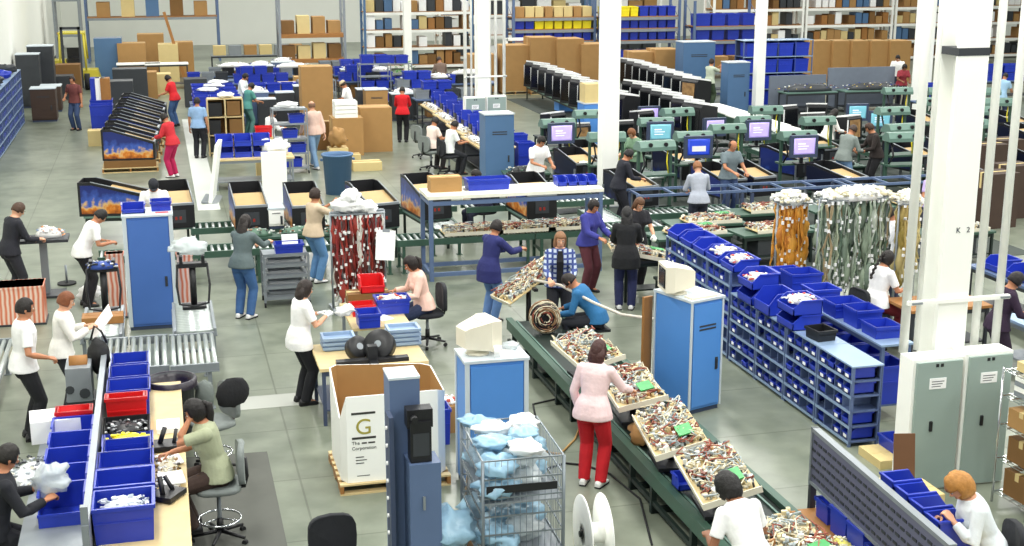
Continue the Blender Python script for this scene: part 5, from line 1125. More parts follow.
for lab, x, y, w_, d_, h in (('large roll of orange and white striped sheet at the left edge', -2.45, 21.6, 1.0, .5, .62), ('orange and white striped sheet standing left of the deep blue cabinet', -.85, 21.5, .26, .2, 1.05), ('orange and white striped sheet standing right of the deep blue cabinet', .22, 21.4, .24, .2, 1.0)):
    b = MB(STR); b.prism([(-w_ / 2, -d_ / 2), (w_ / 2, -d_ / 2), (w_ / 2, d_ / 2), (-w_ / 2, d_ / 2)], .0, h, 'z'); b.box(-w_ / 2 - .012, -d_ / 2 - .012, h - .03, w_ / 2 + .012, d_ / 2 + .012, h)
    put([part('striped_roll', b.mesh('r')), part('base_tray', MB(DKG).box(-w_ / 2 - .02, -d_ / 2 - .02, 0, w_ / 2 + .02, d_ / 2 + .02, .03).mesh('b'))], 'striped_roll', lab, 'roll', (x, y))
def fixture(x, y, rz, lab):
    P = [part('pedestal', MB(BLKP).box(-.22, -.16, 0, .22, .16, .05).cyl((0, 0, .05), (0, 0, .78), .06, 12).mesh('p')), part('clamp_plate', MB(BLKP).box(-.27, -.10, .78, .27, .10, .86).mesh('c'))]
    a = MB(BLKP); a.tube([(-.27, -.05, .85), (-.30, -.12, .45), (-.26, -.2, .12), (0, -.24, .08), (.26, -.2, .12), (.30, -.12, .45), (.27, -.05, .85)], .022, 8); P.append(part('hoop', a.mesh('a')))
    j = MB(BLKP).box(-.03, -.12, .86, .03, .12, 1.0).mesh('j'); P += [part('jaw', j, (s * .2, 0, 0)) for s in (-1, 1)]
    put(P, 'clamp_fixture', lab, 'fixture', (x, y, .615), rz, sc=.78)
fixture(-.95, 19.55, 0, 'black clamp fixture on the roller table beside the bending man')
fixture(.30, 19.5, 0, 'black clamp fixture under a clear bag right of the deep blue cabinet')
put(bag_mesh(61, 'clear_plastic_film', .26, .2, .12), 'plastic_bag', 'clear plastic bag on the black fixture right of the deep blue cabinet', 'bag', (.28, 19.5, 1.40))
put(carton_kit(.56, .30, .10, 'brown_wood', False), 'wood_block', 'amber wooden block on the roller table below the left black fixture', 'block', (-.97, 19.05, .612))
put(heap_mesh('bl', .42, .25, .12, 50, ('2a4a9a', '33373c', 'c9ccd0'), 14), 'parts_heap', 'dark blue parts on the black fixture beside the bending man', 'parts', (-.95, 19.5, 1.28), kind='stuff')
put([part('post', MB(GRY).box(-.06, -.06, 0, .06, .06, .95).mesh('p')), part('stand_top', MB(DKG).box(-.42, -.26, .95, .42, .26, 1.0).mesh('t')), part('foot', MB(DKG).box(-.3, -.25, 0, .3, .25, .04).mesh('f'))], 'pedestal_bench', 'grey pedestal bench in front of the man in dark shirt at the left edge', 'bench', (-2.05, 23.2))
put(heap_mesh('wo', .5, .3, .2, 60, ('f0f0f0', 'e6a070', '9ab0d0', 'd8d8d8'), 15), 'parts_heap', 'white and orange parts on the grey pedestal bench', 'parts', (-1.95, 23.2, 1.002), kind='stuff')
put(bag_mesh(62, 'white_paper', .18, .12, .14), 'white_sack', 'small white sack on the floor under the left conveyor', 'sack', (-1.35, 22.6, .0))
P = [part('floor_stand_base', MB(RUBBER).cyl((0, 0, 0), (0, 0, .03), .16, 20).mesh('b')), part('floor_stand_pole', MB(GRY).cyl((0, 0, .03), (0, 0, .34), .02, 8).mesh('p'))]
put(P, 'floor_stand', 'small black-footed stand on the floor behind the striped roll', 'stand', at(67, 284))
# right of the bending man: fixed head box and gear
P = [part('shelf_frame', MB(GRY).box(-.3, -.2, 0, .3, .2, .9).mesh('f'))]
for i, (x, y, lab) in enumerate(((-1.0, 16.2, 'grey'),)):
    b = MB(DKG, GRY); b.box(-.16, -.2, 0, .16, .2, .7); b.box(-.14, -.22, .7, .14, .22, 1.1, 1); b.cyl((-.1, -.23, .85), (-.1, -.2, .85), .05, 10, 0); b.cyl((.06, -.24, .8), (.06, -.2, .8), .06, 10, 0)
    put([part('machine_body', b.mesh('m')), part('spool', MB(WOODD).cyl((-.1, 0, 1.1), (.1, 0, 1.1), .09, 14).mesh('s'))], 'wire_machine', 'small dark wire machine between the standing men and the black bag', 'machine', (-1.10, 15.55), 0)
# ------------------------------------------------------------------ long roller conveyor across
for i in range(4):
    L = 2.55; put(roller_kit(L, .52, .60, .115, .028, 'green_metal'), 'roller_conveyor', 'green-framed roller conveyor crossing the hall, %s section from the left' % ORD[i], 'roller conveyor', (.08 + i * (L + .02), 23.42))
pfl = ('left of the plaid shirt', 'behind the plaid shirt', 'right end by the violet jacket')
for i, (x, z) in enumerate(((5.35, .70), (6.35, .70), (7.3, .70))):
    put(playfield_kit(10 + i, False), 'playfield_board', 'pale wired board lying flat on the crossing conveyor, ' + ('left of the plaid shirt', 'behind the plaid shirt', 'by the violet jacket')[i], 'circuit board', (x, 23.42, z - .03), rot=(0, 0, PI / 2))
# blue frame table
P = [part('table_top', MB(mat('table_cream', 'ecebdc', .45)).box(-1.60, -.42, 1.46, 1.60, .42, 1.52).mesh('t'))]
lg = MB(BGREY).box(-.035, -.035, 0, .035, .035, 1.46).mesh('l'); P += [part('leg', lg, (x, y, 0)) for x in (-1.55, 1.55) for y in (-.38, .38)]
rl = MB(BGREY).box(-1.55, -.03, .08, 1.55, .03, .15).mesh('r'); P += [part('rail', rl, (0, y, z)) for y in (-.38, .38) for z in (0, 1.27)]
rs = MB(BGREY).box(-.03, -.38, .08, .03, .38, .15).mesh('rs'); P += [part('rail', rs, (x, 0, z)) for x in (-1.55, 1.55) for z in (0, 1.27)]
put(P, 'frame_table', 'tall white-topped table on a blue-grey frame over the conveyor', 'table', (5.98, 22.85))
put(carton_kit(.56, .32, .26, 'cardboard'), 'carton', 'long brown carton at the left end of the tall white-topped table', 'box', (4.78, 22.95, 1.52))
tote(5.55, 22.95, 1.52, 'long blue tray on the tall white-topped table beside the brown carton', .78, .36, .20)
for i in range(4): obin(6.92 + i * .19, 22.95, 1.52, 'small blue bin at the right end of the tall white-topped table, %s from the left' % ORD[i], .17, .3, .16, g='small blue bins on the tall table')
# second line: green stands with open cabinets
cabs = ((175, 203, 'beside the white-shirted man with a dark cap'), (250, 205, 'left of the white panel'), (307, 205, 'right of the white panel'), (377, 203, 'behind the red cable rack'), (432, 195, 'behind the long brown carton'), (540, 194, 'in front of the white-shirted man with dark hair'))
for i, (px, py, w_) in enumerate(cabs):
    X, Y = at(px, py, 1.10)
    put(pincab_kit('side_art'), 'game_cabinet', 'open black game cabinet shell ' + w_, 'game cabinet', (X, Y + .65, .62), R((4, 2, 2, 12, 8, 4)[i]))
    put(bench_kit(1.2, .62, .62, 'light_green_metal', 'dark_green_metal', False), 'green_stand', 'green stand under the open game cabinet ' + w_, 'stand', (X, Y + .65), PI / 2 + R((4, 2, 2, 12, 8, 4)[i]))
for i, (x0, y0, L) in enumerate(((1.0, 26.3, 1.2), (2.35, 26.0, 1.2), (4.85, 26.2, 1.6), (6.6, 26.0, 1.6), (8.2, 26.1, 1.5))):
    put(roller_kit(L, .5, .62, .12, .028, 'green_metal'), 'roller_conveyor', 'short green roller conveyor between the open game cabinets, %s from the left' % ORD[i], 'roller conveyor', (x0, y0 - 1.0 if i < 2 else y0), 0 if i % 2 else .0)
for i, (x0, y0) in enumerate(((5.1, 24.9), (7.2, 24.8), (8.3, 24.7))):
    put(roller_kit(1.3, .5, .55, .12, .028, 'green_metal'), 'roller_conveyor', 'short green roller track running away behind the tall table, %s from the left' % ORD[i], 'roller conveyor', (x0, y0), PI / 2)
put(cabinet_kit(.30, .5, .4, 'white_paint', 0), 'white_box', 'small white box on the green stand left of the white panel', 'box', (1.95, 24.9, .62))
x, y = at(276, 205); put([part('panel', MB(WHITE).box(-.28, -.03, 0, .28, .03, 1.2).mesh('p')), part('foot', MB(GRY).box(-.3, -.2, 0, .3, .2, .03).mesh('f'))], 'partition_board', 'tall plain white panel between two open black game cabinets', 'panel', (x, y + .1, 0))
# side-on cabinet with artwork at left
put(pincab_kit('side_art', 0, 1.35, .60, .40, .68), 'game_cabinet', 'game cabinet turned side-on with blue and orange art, behind the conveyor at left', 'game cabinet', (-.98, 27.6, .50), R(82))
put(bench_kit(1.2, .62, .50, 'light_green_metal', 'dark_green_metal', False), 'green_stand', 'green stand under the side-on game cabinet at left', 'stand', (-.98, 27.6), R(-8))
for i in range(7):
    yy = 36.0 + i * 1.35
    put(pincab_kit('side_art' if i % 2 == 0 else 'side_art_b', 0, 1.32, .62, .46, .80), 'game_cabinet', 'game cabinet with painted side in the row of cabinets, %s from the front' % ORD[i], 'game cabinet', (-.85 + i * .06, yy, .30), R(86), 'row of painted game cabinets')
    put(pallet_kit(1.4, .9), 'pallet', 'wooden pallet under the %s painted game cabinet in the row' % ORD[i], 'pallet', (-.85 + i * .06, yy, 0), 0)
    put(carton_kit(1.3, .8, .17, 'dark_cardboard', False), 'skid_block', 'dark block on the pallet under the %s painted cabinet' % ORD[i], 'block', (-.85 + i * .06, yy, .126), 0)
put(carton_kit(.62, .5, .45, 'light_cardboard'), 'carton', 'pale carton left of the row of painted game cabinets', 'box', (*at(100, 145), 0))
# ------------------------------------------------------------------ game line with monitors, right of the middle
st = ((660, 11.68, 30.4, 'screen_teal', 'with a teal screen'), (757, 14.12, 30.1, 'screen_lilac', 'with a lilac screen, right rear'), (560, 9.29, 30.8, 'screen_lilac', 'with a lilac screen, behind the man in white'), (697, 11.64, 27.9, 'screen_blue', 'with a white band on its screen'), (803, 13.98, 27.4, 'screen_lilac', 'with a lilac screen, right front'))
for i, (px, X, Y, scr, lab) in enumerate(st):
    rz = R(-4 + 3 * (i % 3))
    put(station_kit(), 'test_rig', 'green test rig holding the monitor ' + lab, 'test rig', (X, Y + .32), rz)
    put(monitor_kit(scr), 'monitor', 'dark framed monitor ' + lab, 'monitor', (X, Y + .05, 1.06), rz)
    X2 = X + (.35 if i in (1, 4) else .1)
    put(pincab_kit('side_art' if i % 2 else 'side_art_b', .40, 1.30, .60, .42, .62), 'game_cabinet', 'game cabinet on legs below the monitor ' + lab, 'game cabinet', (X2, Y - .95), R((14, 20, 8, 12, 20)[i]))
    put(heap_mesh('gh%d' % i, .44, .5, .09, 50, ('e8e8e2', '2a2c30', 'f4f4f0', 'b08a5a', '7a3a30'), 90 + i), 'parts_heap', 'parts in the cabinet below the monitor ' + lab.replace(', behind', ' behind').replace('screen behind the', 'screen behind the'), 'parts', (X2 + .05, Y - 1.28, .745), R(14), kind='stuff')
for i, (px, py) in enumerate(((585, 165), (735, 110), (765, 165), (870, 160), (905, 150), (950, 150))):
    pass
gy = ((9.7, 28.6), (10.6, 32.6), (12.9, 32.4), (15.3, 32.2), (15.6, 29.9), (16.9, 28.2), (16.2, 26.9), (18.4, 31.2), (18.9, 28.4), (20.6, 30.6), (12.9, 29.2), (10.3, 27.1))
gl = ('behind the white column', 'behind the man in white', 'behind the teal monitor', 'behind the right rear monitor', 'beside the woman in white blouse', 'beside the dark-shirted man', 'nearest the long rail at right', 'beyond the two men at right', 'left of the white pipes', 'far right beyond the white pipes', 'between the two rows of monitors', 'in front of the white column')
for i, (X, Y) in enumerate(gy):
    put(station_kit(), 'test_rig', 'empty green test rig ' + gl[i], 'test rig', (X, Y), R(-6 + 5 * (i % 3)))
for i, (X, Y) in enumerate(((9.6, 27.15), (15.9, 30.9), (17.6, 29.4), (17.2, 26.6), (18.9, 29.9), (20.2, 28.6), (10.0, 31.4), (12.5, 27.6))):
    put(pincab_kit('side_art_b', .40, 1.30, .60, .42, .62), 'game_cabinet', 'dark open game cabinet on legs, ' + ('just right of the white column', 'behind the woman in white blouse', 'beside the two men at right', 'right of the two men, nearest the rail', 'behind the two men at right', 'far right by the white pipes', 'behind the man in white shirt', 'between the grey-shirted man and the rail')[i], 'game cabinet', (X, Y - .5), R(12))
for i, (x0, y0, L, along) in enumerate(((10.9, 29.9, 2.4, 1), (13.2, 29.7, 2.4, 1), (15.2, 31.0, 3.0, 1), (17.9, 30.0, 3.0, 1), (10.2, 25.0, 2.0, 0), (12.4, 24.9, 2.0, 0), (14.6, 24.8, 2.0, 0))):
    put(roller_kit(L, .55, .50, .13, .028, 'green_metal'), 'roller_conveyor', 'green roller conveyor among the game test rigs, %s' % ('between the left monitors', 'between the right monitors', 'running away behind the two men', 'running away at far right', 'below the long rail, left section', 'below the long rail, middle section', 'below the long rail, right section')[i], 'roller conveyor', (x0, y0), PI / 2 if along else 0)
# long rail
for i in range(3):
    L = 2.4; P = []; rl = MB(BGREY).box(-L / 2, -.022, .80, L / 2, .022, .85).mesh('r'); P += [part('side_rail', rl, (0, s * .36, 0)) for s in (-1, 1)]
    cr_ = MB(BGREY).box(-.02, -.36, .80, .02, .36, .84).mesh('c'); P += [part('cross_bar', cr_, (-L / 2 + .1 + k * (L - .2) / 3, 0, 0)) for k in range(4)]
    lg = MB(BGREYD).box(-.03, -.03, 0, .03, .03, .78).mesh('l'); P += [part('leg', lg, (x, y, 0)) for x in (-L / 2 + .1, L / 2 - .1) for y in (-.36, .36)]
    put(P, 'rail_frame', 'long blue-grey ladder frame in front of the game line, %s section from the left' % ORD[i], 'frame', (10.35 + i * 2.42, 25.38))
# rows of display heads
def head_row(n, x0, y0, x1, y1, z, lab, rz, front_last=False):
    for i in range(n):
        t_ = i / (n - 1); put(head_kit(front_last and i == 0), 'display_head', 'white-topped black display head %s, %s from near end' % (lab, ORD[i]), 'display head', (x0 + (x1 - x0) * t_, y0 + (y1 - y0) * t_, z), rz, 'black display heads ' + lab, sc=1.12)
    yb, ye = min(y0, y1) - .4, max(y0, y1) + .4
    put(bench_kit(round(ye - yb, 2), .7, z, 'light_green_metal', 'dark_green_metal', False), 'green_stand', 'long green stand under the black display heads ' + lab, 'stand', ((x0 + x1) / 2, (yb + ye) / 2), PI / 2 - math.atan2(x1 - x0, y1 - y0) )
head_row(9, 16.9, 40.9, 17.3, 48.2, .55, 'in the row right of the white column', R(-70), True)
head_row(11, 13.25, 37.6, 13.6, 48.2, .52, 'in the row left of the white column', R(-70))
head_row(7, 14.6, 35.0, 14.9, 41.0, .50, 'in the low row behind the teal monitor', R(-70))
for i in range(3):
    put([part('belt_top', MB(WHITE).box(-.42, -1.3, .80, .42, 1.3, .84).mesh('t')), part('side_frame', MB(GREEN).box(-.43, -1.3, .45, -.39, 1.3, .80).box(.39, -1.3, .45, .43, 1.3, .80).mesh('s'))] + [part('leg', MB(GREEND).box(-.03, -.03, 0, .03, .03, .45).mesh('l'), (x, y, 0)) for x in (-.40, .40) for y in (-1.1, 1.1)],
        'white_belt_table', 'white-topped belt table running away beside the display heads, %s section from the near end' % ORD[i], 'conveyor', (16.4 + .08 * i, 32.6 + i * 2.62))
put(cabinet_kit(.72, .6, 1.85, 'cabinet_dull_blue', .0), 'test_cabinet', 'tall dull blue cabinet behind the tall white-topped table', 'cabinet', (7.72, 30.9))
for i, (px, py, z) in enumerate(((592, 158, 0), (566, 112, 0))):
    x, y = at(px, py); put(cabinet_kit(.7, .6, (1.55, 1.35)[i], 'cabinet_blue', .0), 'test_cabinet', 'bright blue box cabinet among the test rigs, ' + ('just left of the white column', 'by the display heads')[i], 'cabinet', (x, y))
put(carton_kit(.6, .5, .5, 'light_cardboard', False), 'carton', 'pale box on the bright blue cabinet left of the white column', 'box', (*at(592, 158), 1.55))
# ------------------------------------------------------------------ middle left clutter
def bookcase(X, Y, W, H, lab):
    P = [part('side_panel', MB(WOOD).box(-.02, -.2, 0, .02, .2, H).mesh('s'), (x, 0, 0)) for x in (-W / 2, 0, W / 2)]
    P += [part('shelf', MB(WOOD).box(-W / 2, -.2, 0, W / 2, .2, .03).mesh('sh'), (0, 0, z)) for z in (.06, .55, 1.05, H)]
    P.append(part('back_panel', MB(CARDD).box(-W / 2, .19, 0, W / 2, .2, H).mesh('b')))
    put(P, 'wooden_shelf', lab, 'shelf', (X, Y))
bookcase(1.72, 38.0, .95, 1.55, 'pale wooden shelf unit with dark inside at left middle')
for k, (x, z, h) in enumerate(((1.4, .10, .4), (2.0, .10, .35), (1.4, .6, .38), (2.0, .6, .4), (1.45, 1.1, .36), (1.95, 1.1, .4))):
    put(carton_kit(.36, .3, h, ('black_plastic', 'dark_cardboard')[k % 2], False), 'carton', '%s box in the pale wooden shelf unit, %s shelf, %s side' % (('black', 'dark brown')[k % 2], ('bottom', 'middle', 'top')[k // 2], ('left', 'right')[k % 2]), 'box', (x, 37.97, z))
put(bag_mesh(71, 'white_paper', .22, .16, .08), 'white_bundle', 'white bundle on top of the pale wooden shelf unit', 'bundle', (1.75, 38.0, 1.58))
k = 0
for y in (40.5, 41.6, 42.7, 43.8):
    put(bench_kit(1.5, .8, .8, 'blue_grey_metal', 'dark_grey'), 'workbench', 'bench stacked with blue bins behind the pale wooden shelf unit, %s from the front' % ORD[k // 6], 'bench', (1.65, y))
    for i in range(6):
        z = .80 + .30 * (i // 3); tote(1.18 + .45 * (i % 3), y, z, 'blue bin behind the wooden shelf, %s bench back, %s layer, %s from left' % (ORD[k // 6], ('lower', 'upper')[i // 3], ORD[i % 3]), .40, .5, .28, g='blue bins behind the wooden shelf'); k += 1
for i in range(3): put(bag_mesh(72 + i, 'white_paper', .3, .22, .06), 'white_bundle', 'white foam bundle on the upper blue bins, %s bench back' % ORD[i + 1], 'bundle', (1.4 + .2 * i, 41.6 + 1.1 * i, 1.38))
# bins in front (left middle) and slanted white panel
put(bench_kit(1.9, .8, .75, 'pale_wood', 'grey_metal'), 'workbench', 'wooden bench with blue bins in front of the pale wooden shelf unit', 'bench', (2.1, 32.7))
for i, (x, z) in enumerate(((1.42, .75), (1.86, .75), (1.42, 1.02), (1.86, 1.02), (2.3, .75), (2.3, 1.02))):
    obin(x, 32.75, z, 'blue bin on the bench before the wooden shelf, %s row, %s from left' % (('lower', 'upper')[z > 1], ORD[round((x - 1.42) / .44)]), .40, .40, .26, g='blue bins before the wooden shelf')
put(carton_kit(.44, .34, 1.1, 'light_cardboard', False), 'carton', 'pale box under the red bin behind the wooden bench', 'box', (2.42, 33.45, 0)); tote(2.42, 33.45, 1.105, 'red bin on a pale box behind the wooden bench of blue bins', .4, .3, .26, 'red_plastic')
put([part('panel', MB(WHITE).box(-.04, -.5, 0, .04, .5, 1.35).mesh('p')), part('foot', MB(GRY).box(-.2, -.5, 0, .2, .5, .03).mesh('f'))], 'partition_board', 'slanted white board standing beside the blue bins at left middle', 'white panel', (1.02, 31.2, 0), rot=(0, R(9), R(-8)))
put(bag_mesh(84, 'white_paper', .34, .26, .20), 'white_sack', 'white sack on the bench beside the white panel', 'sack', (2.62, 32.7, .75))
put(cart_kit(.86, .6, 1.65, 5), 'shelf_cart', 'grey wheeled shelf cart holding blue bins beside the bald man', 'cart', (3.16, 34.6))
for i, (z, dx) in enumerate(((.53, -.2), (.53, .22), (.90, .0), (1.28, .2), (.16, .1), (.16, -.28))):
    tote(3.16 + dx * .9, 34.58, z, 'blue bin on the shelf cart beside the bald man, %s shelf up, %s' % (ORD[{.16: 0, .53: 1, .90: 2, 1.28: 3}[z]], ('left' if dx < 0 else 'right' if dx > .05 else 'middle')), .38, .4, .22)
put(bag_mesh(85, 'white_paper', .28, .2, .08), 'white_bundle', 'white bundle on top of the shelf cart beside the bald man', 'bundle', (3.12, 34.6, 1.66))
put(trash_kit('cabinet_dull_blue', .36, .95, False), 'trash_can', 'large blue-grey trash can behind the open game cabinets', 'trash can', (3.95, 31.3))
put(bag_mesh(86, 'cardboard', .22, .2, .26), 'tan_sack', 'tan sack beside the bald man', 'sack', (4.42, 34.9, .55)); put(carton_kit(.5, .5, .55, 'light_cardboard'), 'carton', 'pale carton under the tan sack beside the bald man', 'box', (4.42, 34.9, 0))
# cream boxes and tall carton
def boxes(lst, grp=None):
    for px, py, w_, d_, h, m, z, lab in lst:
        x, y = at(px, py); put(carton_kit(w_, d_, h, m), 'carton', lab, 'box', (x, y + d_ / 2, z), 0, grp)
boxes(((294, 112, .95, .7, 1.0, 'light_cardboard', 0, 'large cream carton left of the tall brown carton'), (304, 108, .6, .6, 1.1, 'cardboard', 0, 'brown carton behind the large cream carton'),
       (319, 136, .95, .8, 2.1, 'cardboard', 0, 'tall brown carton stack at the end of the left clutter'), (325, 150, .5, .5, .8, 'dark_cardboard', 0, 'small brown carton at the foot of the tall carton stack'),
       (349, 156, .85, .8, 1.05, 'cardboard', 0, 'big brown carton topped with white foam, left of the pair'), (377, 152, .9, .8, 1.25, 'cardboard', 0, 'big brown carton, right of the pair'),
       (352, 160, .5, .4, .14, 'light_cardboard', 0, 'flat cream box on the floor before the big brown cartons, left'), (368, 171, .75, .5, .22, 'light_cardboard', 0, 'flat cream box on the floor before the big brown cartons, right')))
x, y = at(349, 156)
for i in range(4): put(bolt_box(WHITE, .62, .6, .10), 'foam_slab', 'white foam slab on the left big brown carton, %s from the bottom' % ORD[i], 'foam', (x - .02, y + .4, 1.10 + i * .115))
tote(4.35, 34.0, .0, 'white tub on the floor before the big brown cartons', .4, .4, .3, 'white_paper')
# open wood racks behind
def pallet_rack(X, Y, W, D, H, levels, lab, m='cabinet_dull_blue', beam='white_paint', rz=0):
    po = MB(MATS[m]).box(-.05, -.05, 0, .05, .05, H).mesh('p'); P = [part('upright', po, (sx * W / 2, sy * D / 2, 0)) for sx in (-1, 1) for sy in (-1, 1)]
    be = MB(MATS[beam]).box(-W / 2, -.03, -.12, W / 2, .03, 0).mesh('b'); dk = MB(WOODD).box(-W / 2, -D / 2, 0, W / 2, D / 2, .03).mesh('d')
    for z in levels: P += [part('beam', be, (0, s * D / 2, z)) for s in (-1, 1)] + [part('deck', dk, (0, 0, z))]
    br = MB(MATS[m])
    for s in (-1, 1):
        for k in range(int(H / .8)): br.tube([(s * W / 2, -D / 2, k * .8 + .1), (s * (W / 2), D / 2, k * .8 + .8)], .012, 5)
    P.append(part('bracing', br.mesh('br')))
    put(P, 'pallet_rack', lab, 'rack', (X, Y), rz)
pallet_rack(6.1, 55.5, 2.6, 1.0, 3.6, (.15, 1.1, 2.1), 'open rack of boxes with wooden beams below the white back wall', 'grey_metal', 'brown_wood')
rd = random.Random(3)
for lv, z in enumerate((.18, 1.13, 2.13)):
    for i in range(4):
        h = rd.uniform(.45, .75); m = rd.choice(('cardboard', 'dark_cardboard', 'dark_grey', 'light_cardboard'))
        put(carton_kit(.5, .7, round(h, 2), m, False), 'carton', '%s box on the wooden rack by the back wall, %s level, %s from left' % (m.replace('_', ' '), ORD[lv], ORD[i]), 'box', (5.15 + i * .62, 55.5, z + .005))
put(bench_kit(4.2, .7, .8, 'grey_metal', 'dark_grey'), 'workbench', 'far bench with boxes under the white back wall', 'bench', (4.4, 62))
for i in range(6): put(carton_kit(.55, .5, .42, ('light_cardboard', 'grey_metal', 'cardboard')[i % 3], False), 'carton', '%s box on the far bench under the white back wall, %s from left' % (('cream', 'grey', 'brown')[i % 3], ORD[i]), 'box', (2.7 + i * .68, 62, .8))
# bench with blue bins and dark gear, people around (240-300)
put(bench_kit(3.0, .8, .8, 'blue_grey_metal', 'dark_grey'), 'workbench', 'bench of dark gear behind the woman in teal', 'bench', (4.0, 46.5))
for i in range(6): tote(2.8 + i * .48, 46.5, .805, 'blue bin on the bench of dark gear, %s from left' % ORD[i], .44, .5, .28)
for i in range(3): put(cabinet_kit(.58, .5, .95 + .15 * i, 'dark_grey', 0), 'machine_box', 'dark machine box between the woman in teal and the cream carton, %s from left' % ORD[i], 'machine', (3.25 + i * .62, 43.2 + .4 * i))
put(cart_kit(1.2, .6, 1.35, 4), 'shelf_cart', 'grey shelf cart with blue and white bundles behind the cream carton', 'cart', (5.0, 46.9 - 2.4))
tote(5.0, 44.5, 1.36, 'blue bin on the grey shelf cart behind the cream carton', .7, .5, .26)
put(bag_mesh(90, 'white_paper', .4, .25, .1), 'white_bundle', 'white bundle on the grey shelf cart behind the cream carton', 'bundle', (5.1, 44.4, 1.62))
# ------------------------------------------------------------------ middle benches with blue bins
k = 0
for j, y in enumerate((33.6, 36.0, 38.4, 40.8)):
    put(bench_kit(2.2, .95, .76, 'pale_wood', 'dark_grey'), 'workbench', 'parts bench in the middle block crowded with blue bins, %s from the front' % ORD[j], 'bench', (8.15 + .1 * j, y), PI / 2)
    for i in range(9):
        x = 8.18 + .1 * j + .30 * (i % 2); yy = y - .9 + .225 * i; z = .76 + (.22 if i in (2, 5, 6) else 0)
        if z > .8: put(carton_kit(.32, .34, .2, 'dark_grey', False), 'riser_block', 'dark riser under a blue bin in the middle block, %s bench, %s along' % (ORD[j], ORD[i]), 'block', (x, yy, .76))
        obin(x, yy, .765 if z < .8 else .975, 'blue bin in the middle block, %s bench from the front, %s along' % (ORD[j], ORD[i]), .26, .36, .24, rz=R((80, 95, 88)[i % 3]) , g='blue bins on the middle benches'); k += 1
    put(heap_mesh('mm%d' % j, .30, 1.9, .14, 120, ('f6f6f2', 'e0e0da', 'c9ccd0', '2a2c30', 'b89a6a'), 60 + j), 'parts_heap', 'white and dark parts spread over the %s bench of the middle block' % ORD[j], 'parts', (7.84 + .1 * j, y, .765), kind='stuff')
for i, (px, py) in enumerate(((415, 172), (428, 176))): put(chair_kit('chair_fabric' if i else 'grey_chair_fabric'), 'office_chair', ('grey', 'black')[i] + ' office chair under the seated %s in the middle block' % ('pink-shirted worker', 'white-shirted worker')[i], 'chair', (*((6.72, 33.95), (7.02, 33.1))[i], 0), R((-60, -75)[i]))
put(chair_kit('grey_chair_fabric'), 'office_chair', 'empty grey office chair behind the red-shirted person', 'chair', (6.9, 36.0), R(-60))
for i, (px, py, w_, h, lab) in enumerate(((375, 105, 1.1, 1.5, 'left'), (395, 98, 1.2, 1.3, 'right'))):
    x, y = at(px, py); put(cart_kit(w_, .6, h, 4), 'shelf_cart', 'grey shelf cart of blue bins beyond the man in white cap, %s one' % lab, 'cart', (x, y))
    for q in range(6): tote(x - .26 + .52 * (q % 2), y, (.145, .145, .145 + (h - .14) / 3, .145 + (h - .14) / 3, h + .006, h + .006)[q], 'blue bin on the %s shelf cart beyond the man in white cap, %s level, %s' % (lab, ('bottom', 'middle', 'top')[q // 2], ('left', 'right')[q % 2]), .46, .5, .30)
put(MB(PAPER).box(-.25, -.01, 0, .25, .01, .5).mesh('s'), 'paper_sign', 'white paper sheet on the front of the blue bins beyond the man in white cap', 'paper', (*at(381, 98), .85))
for i, (px, py, m, h) in enumerate(((368, 118, 'dark_grey', 1.0), (376, 122, 'cardboard', 1.1), (455, 118, 'grey_metal', 1.0), (428, 105, 'grey_metal', 1.1))):
    x, y = at(px, py); put(cabinet_kit(.75, .6, h, m, 0), 'machine_box', ('dark machine cabinet beside the red-shirted person', 'brown machine crate beside the red-shirted person', 'grey machine cabinet left of the middle pipes', 'grey machine cabinet behind the red-shirted person')[i], 'machine', (x, y))
lf = MB(mat('leaf_green', '3f7a3a', .6, 0, .4, 12)); rd = random.Random(2)
for i in range(70):
    a = rd.uniform(0, 6.3); r_ = rd.uniform(.05, .45); zz = rd.uniform(.3, 1.15); p = Vector((math.cos(a) * r_, math.sin(a) * r_, zz)); q = p + Vector((math.cos(a) * .2, math.sin(a) * .2, rd.uniform(-.1, .15))); s_ = Vector((-math.sin(a) * .06, math.cos(a) * .06, 0))
    lf.add([p, (p + q) / 2 + s_, q, (p + q) / 2 - s_], [(0, 1, 2, 3)])
pt = MB(WOODD); pt.lathe([(.001, 0), (.16, 0), (.2, .34), (.17, .34), (.001, .30)], 14)
x, y = at(404, 92); put([part('foliage', lf.mesh('l')), part('pot', pt.mesh('p')), part('stem', MB(WOODD).cyl((0, 0, .3), (0, 0, .9), .02, 6).mesh('s'))], 'potted_plant', 'bushy green potted plant beside the slim white column', 'plant', (x, y))
rd = random.Random(8)
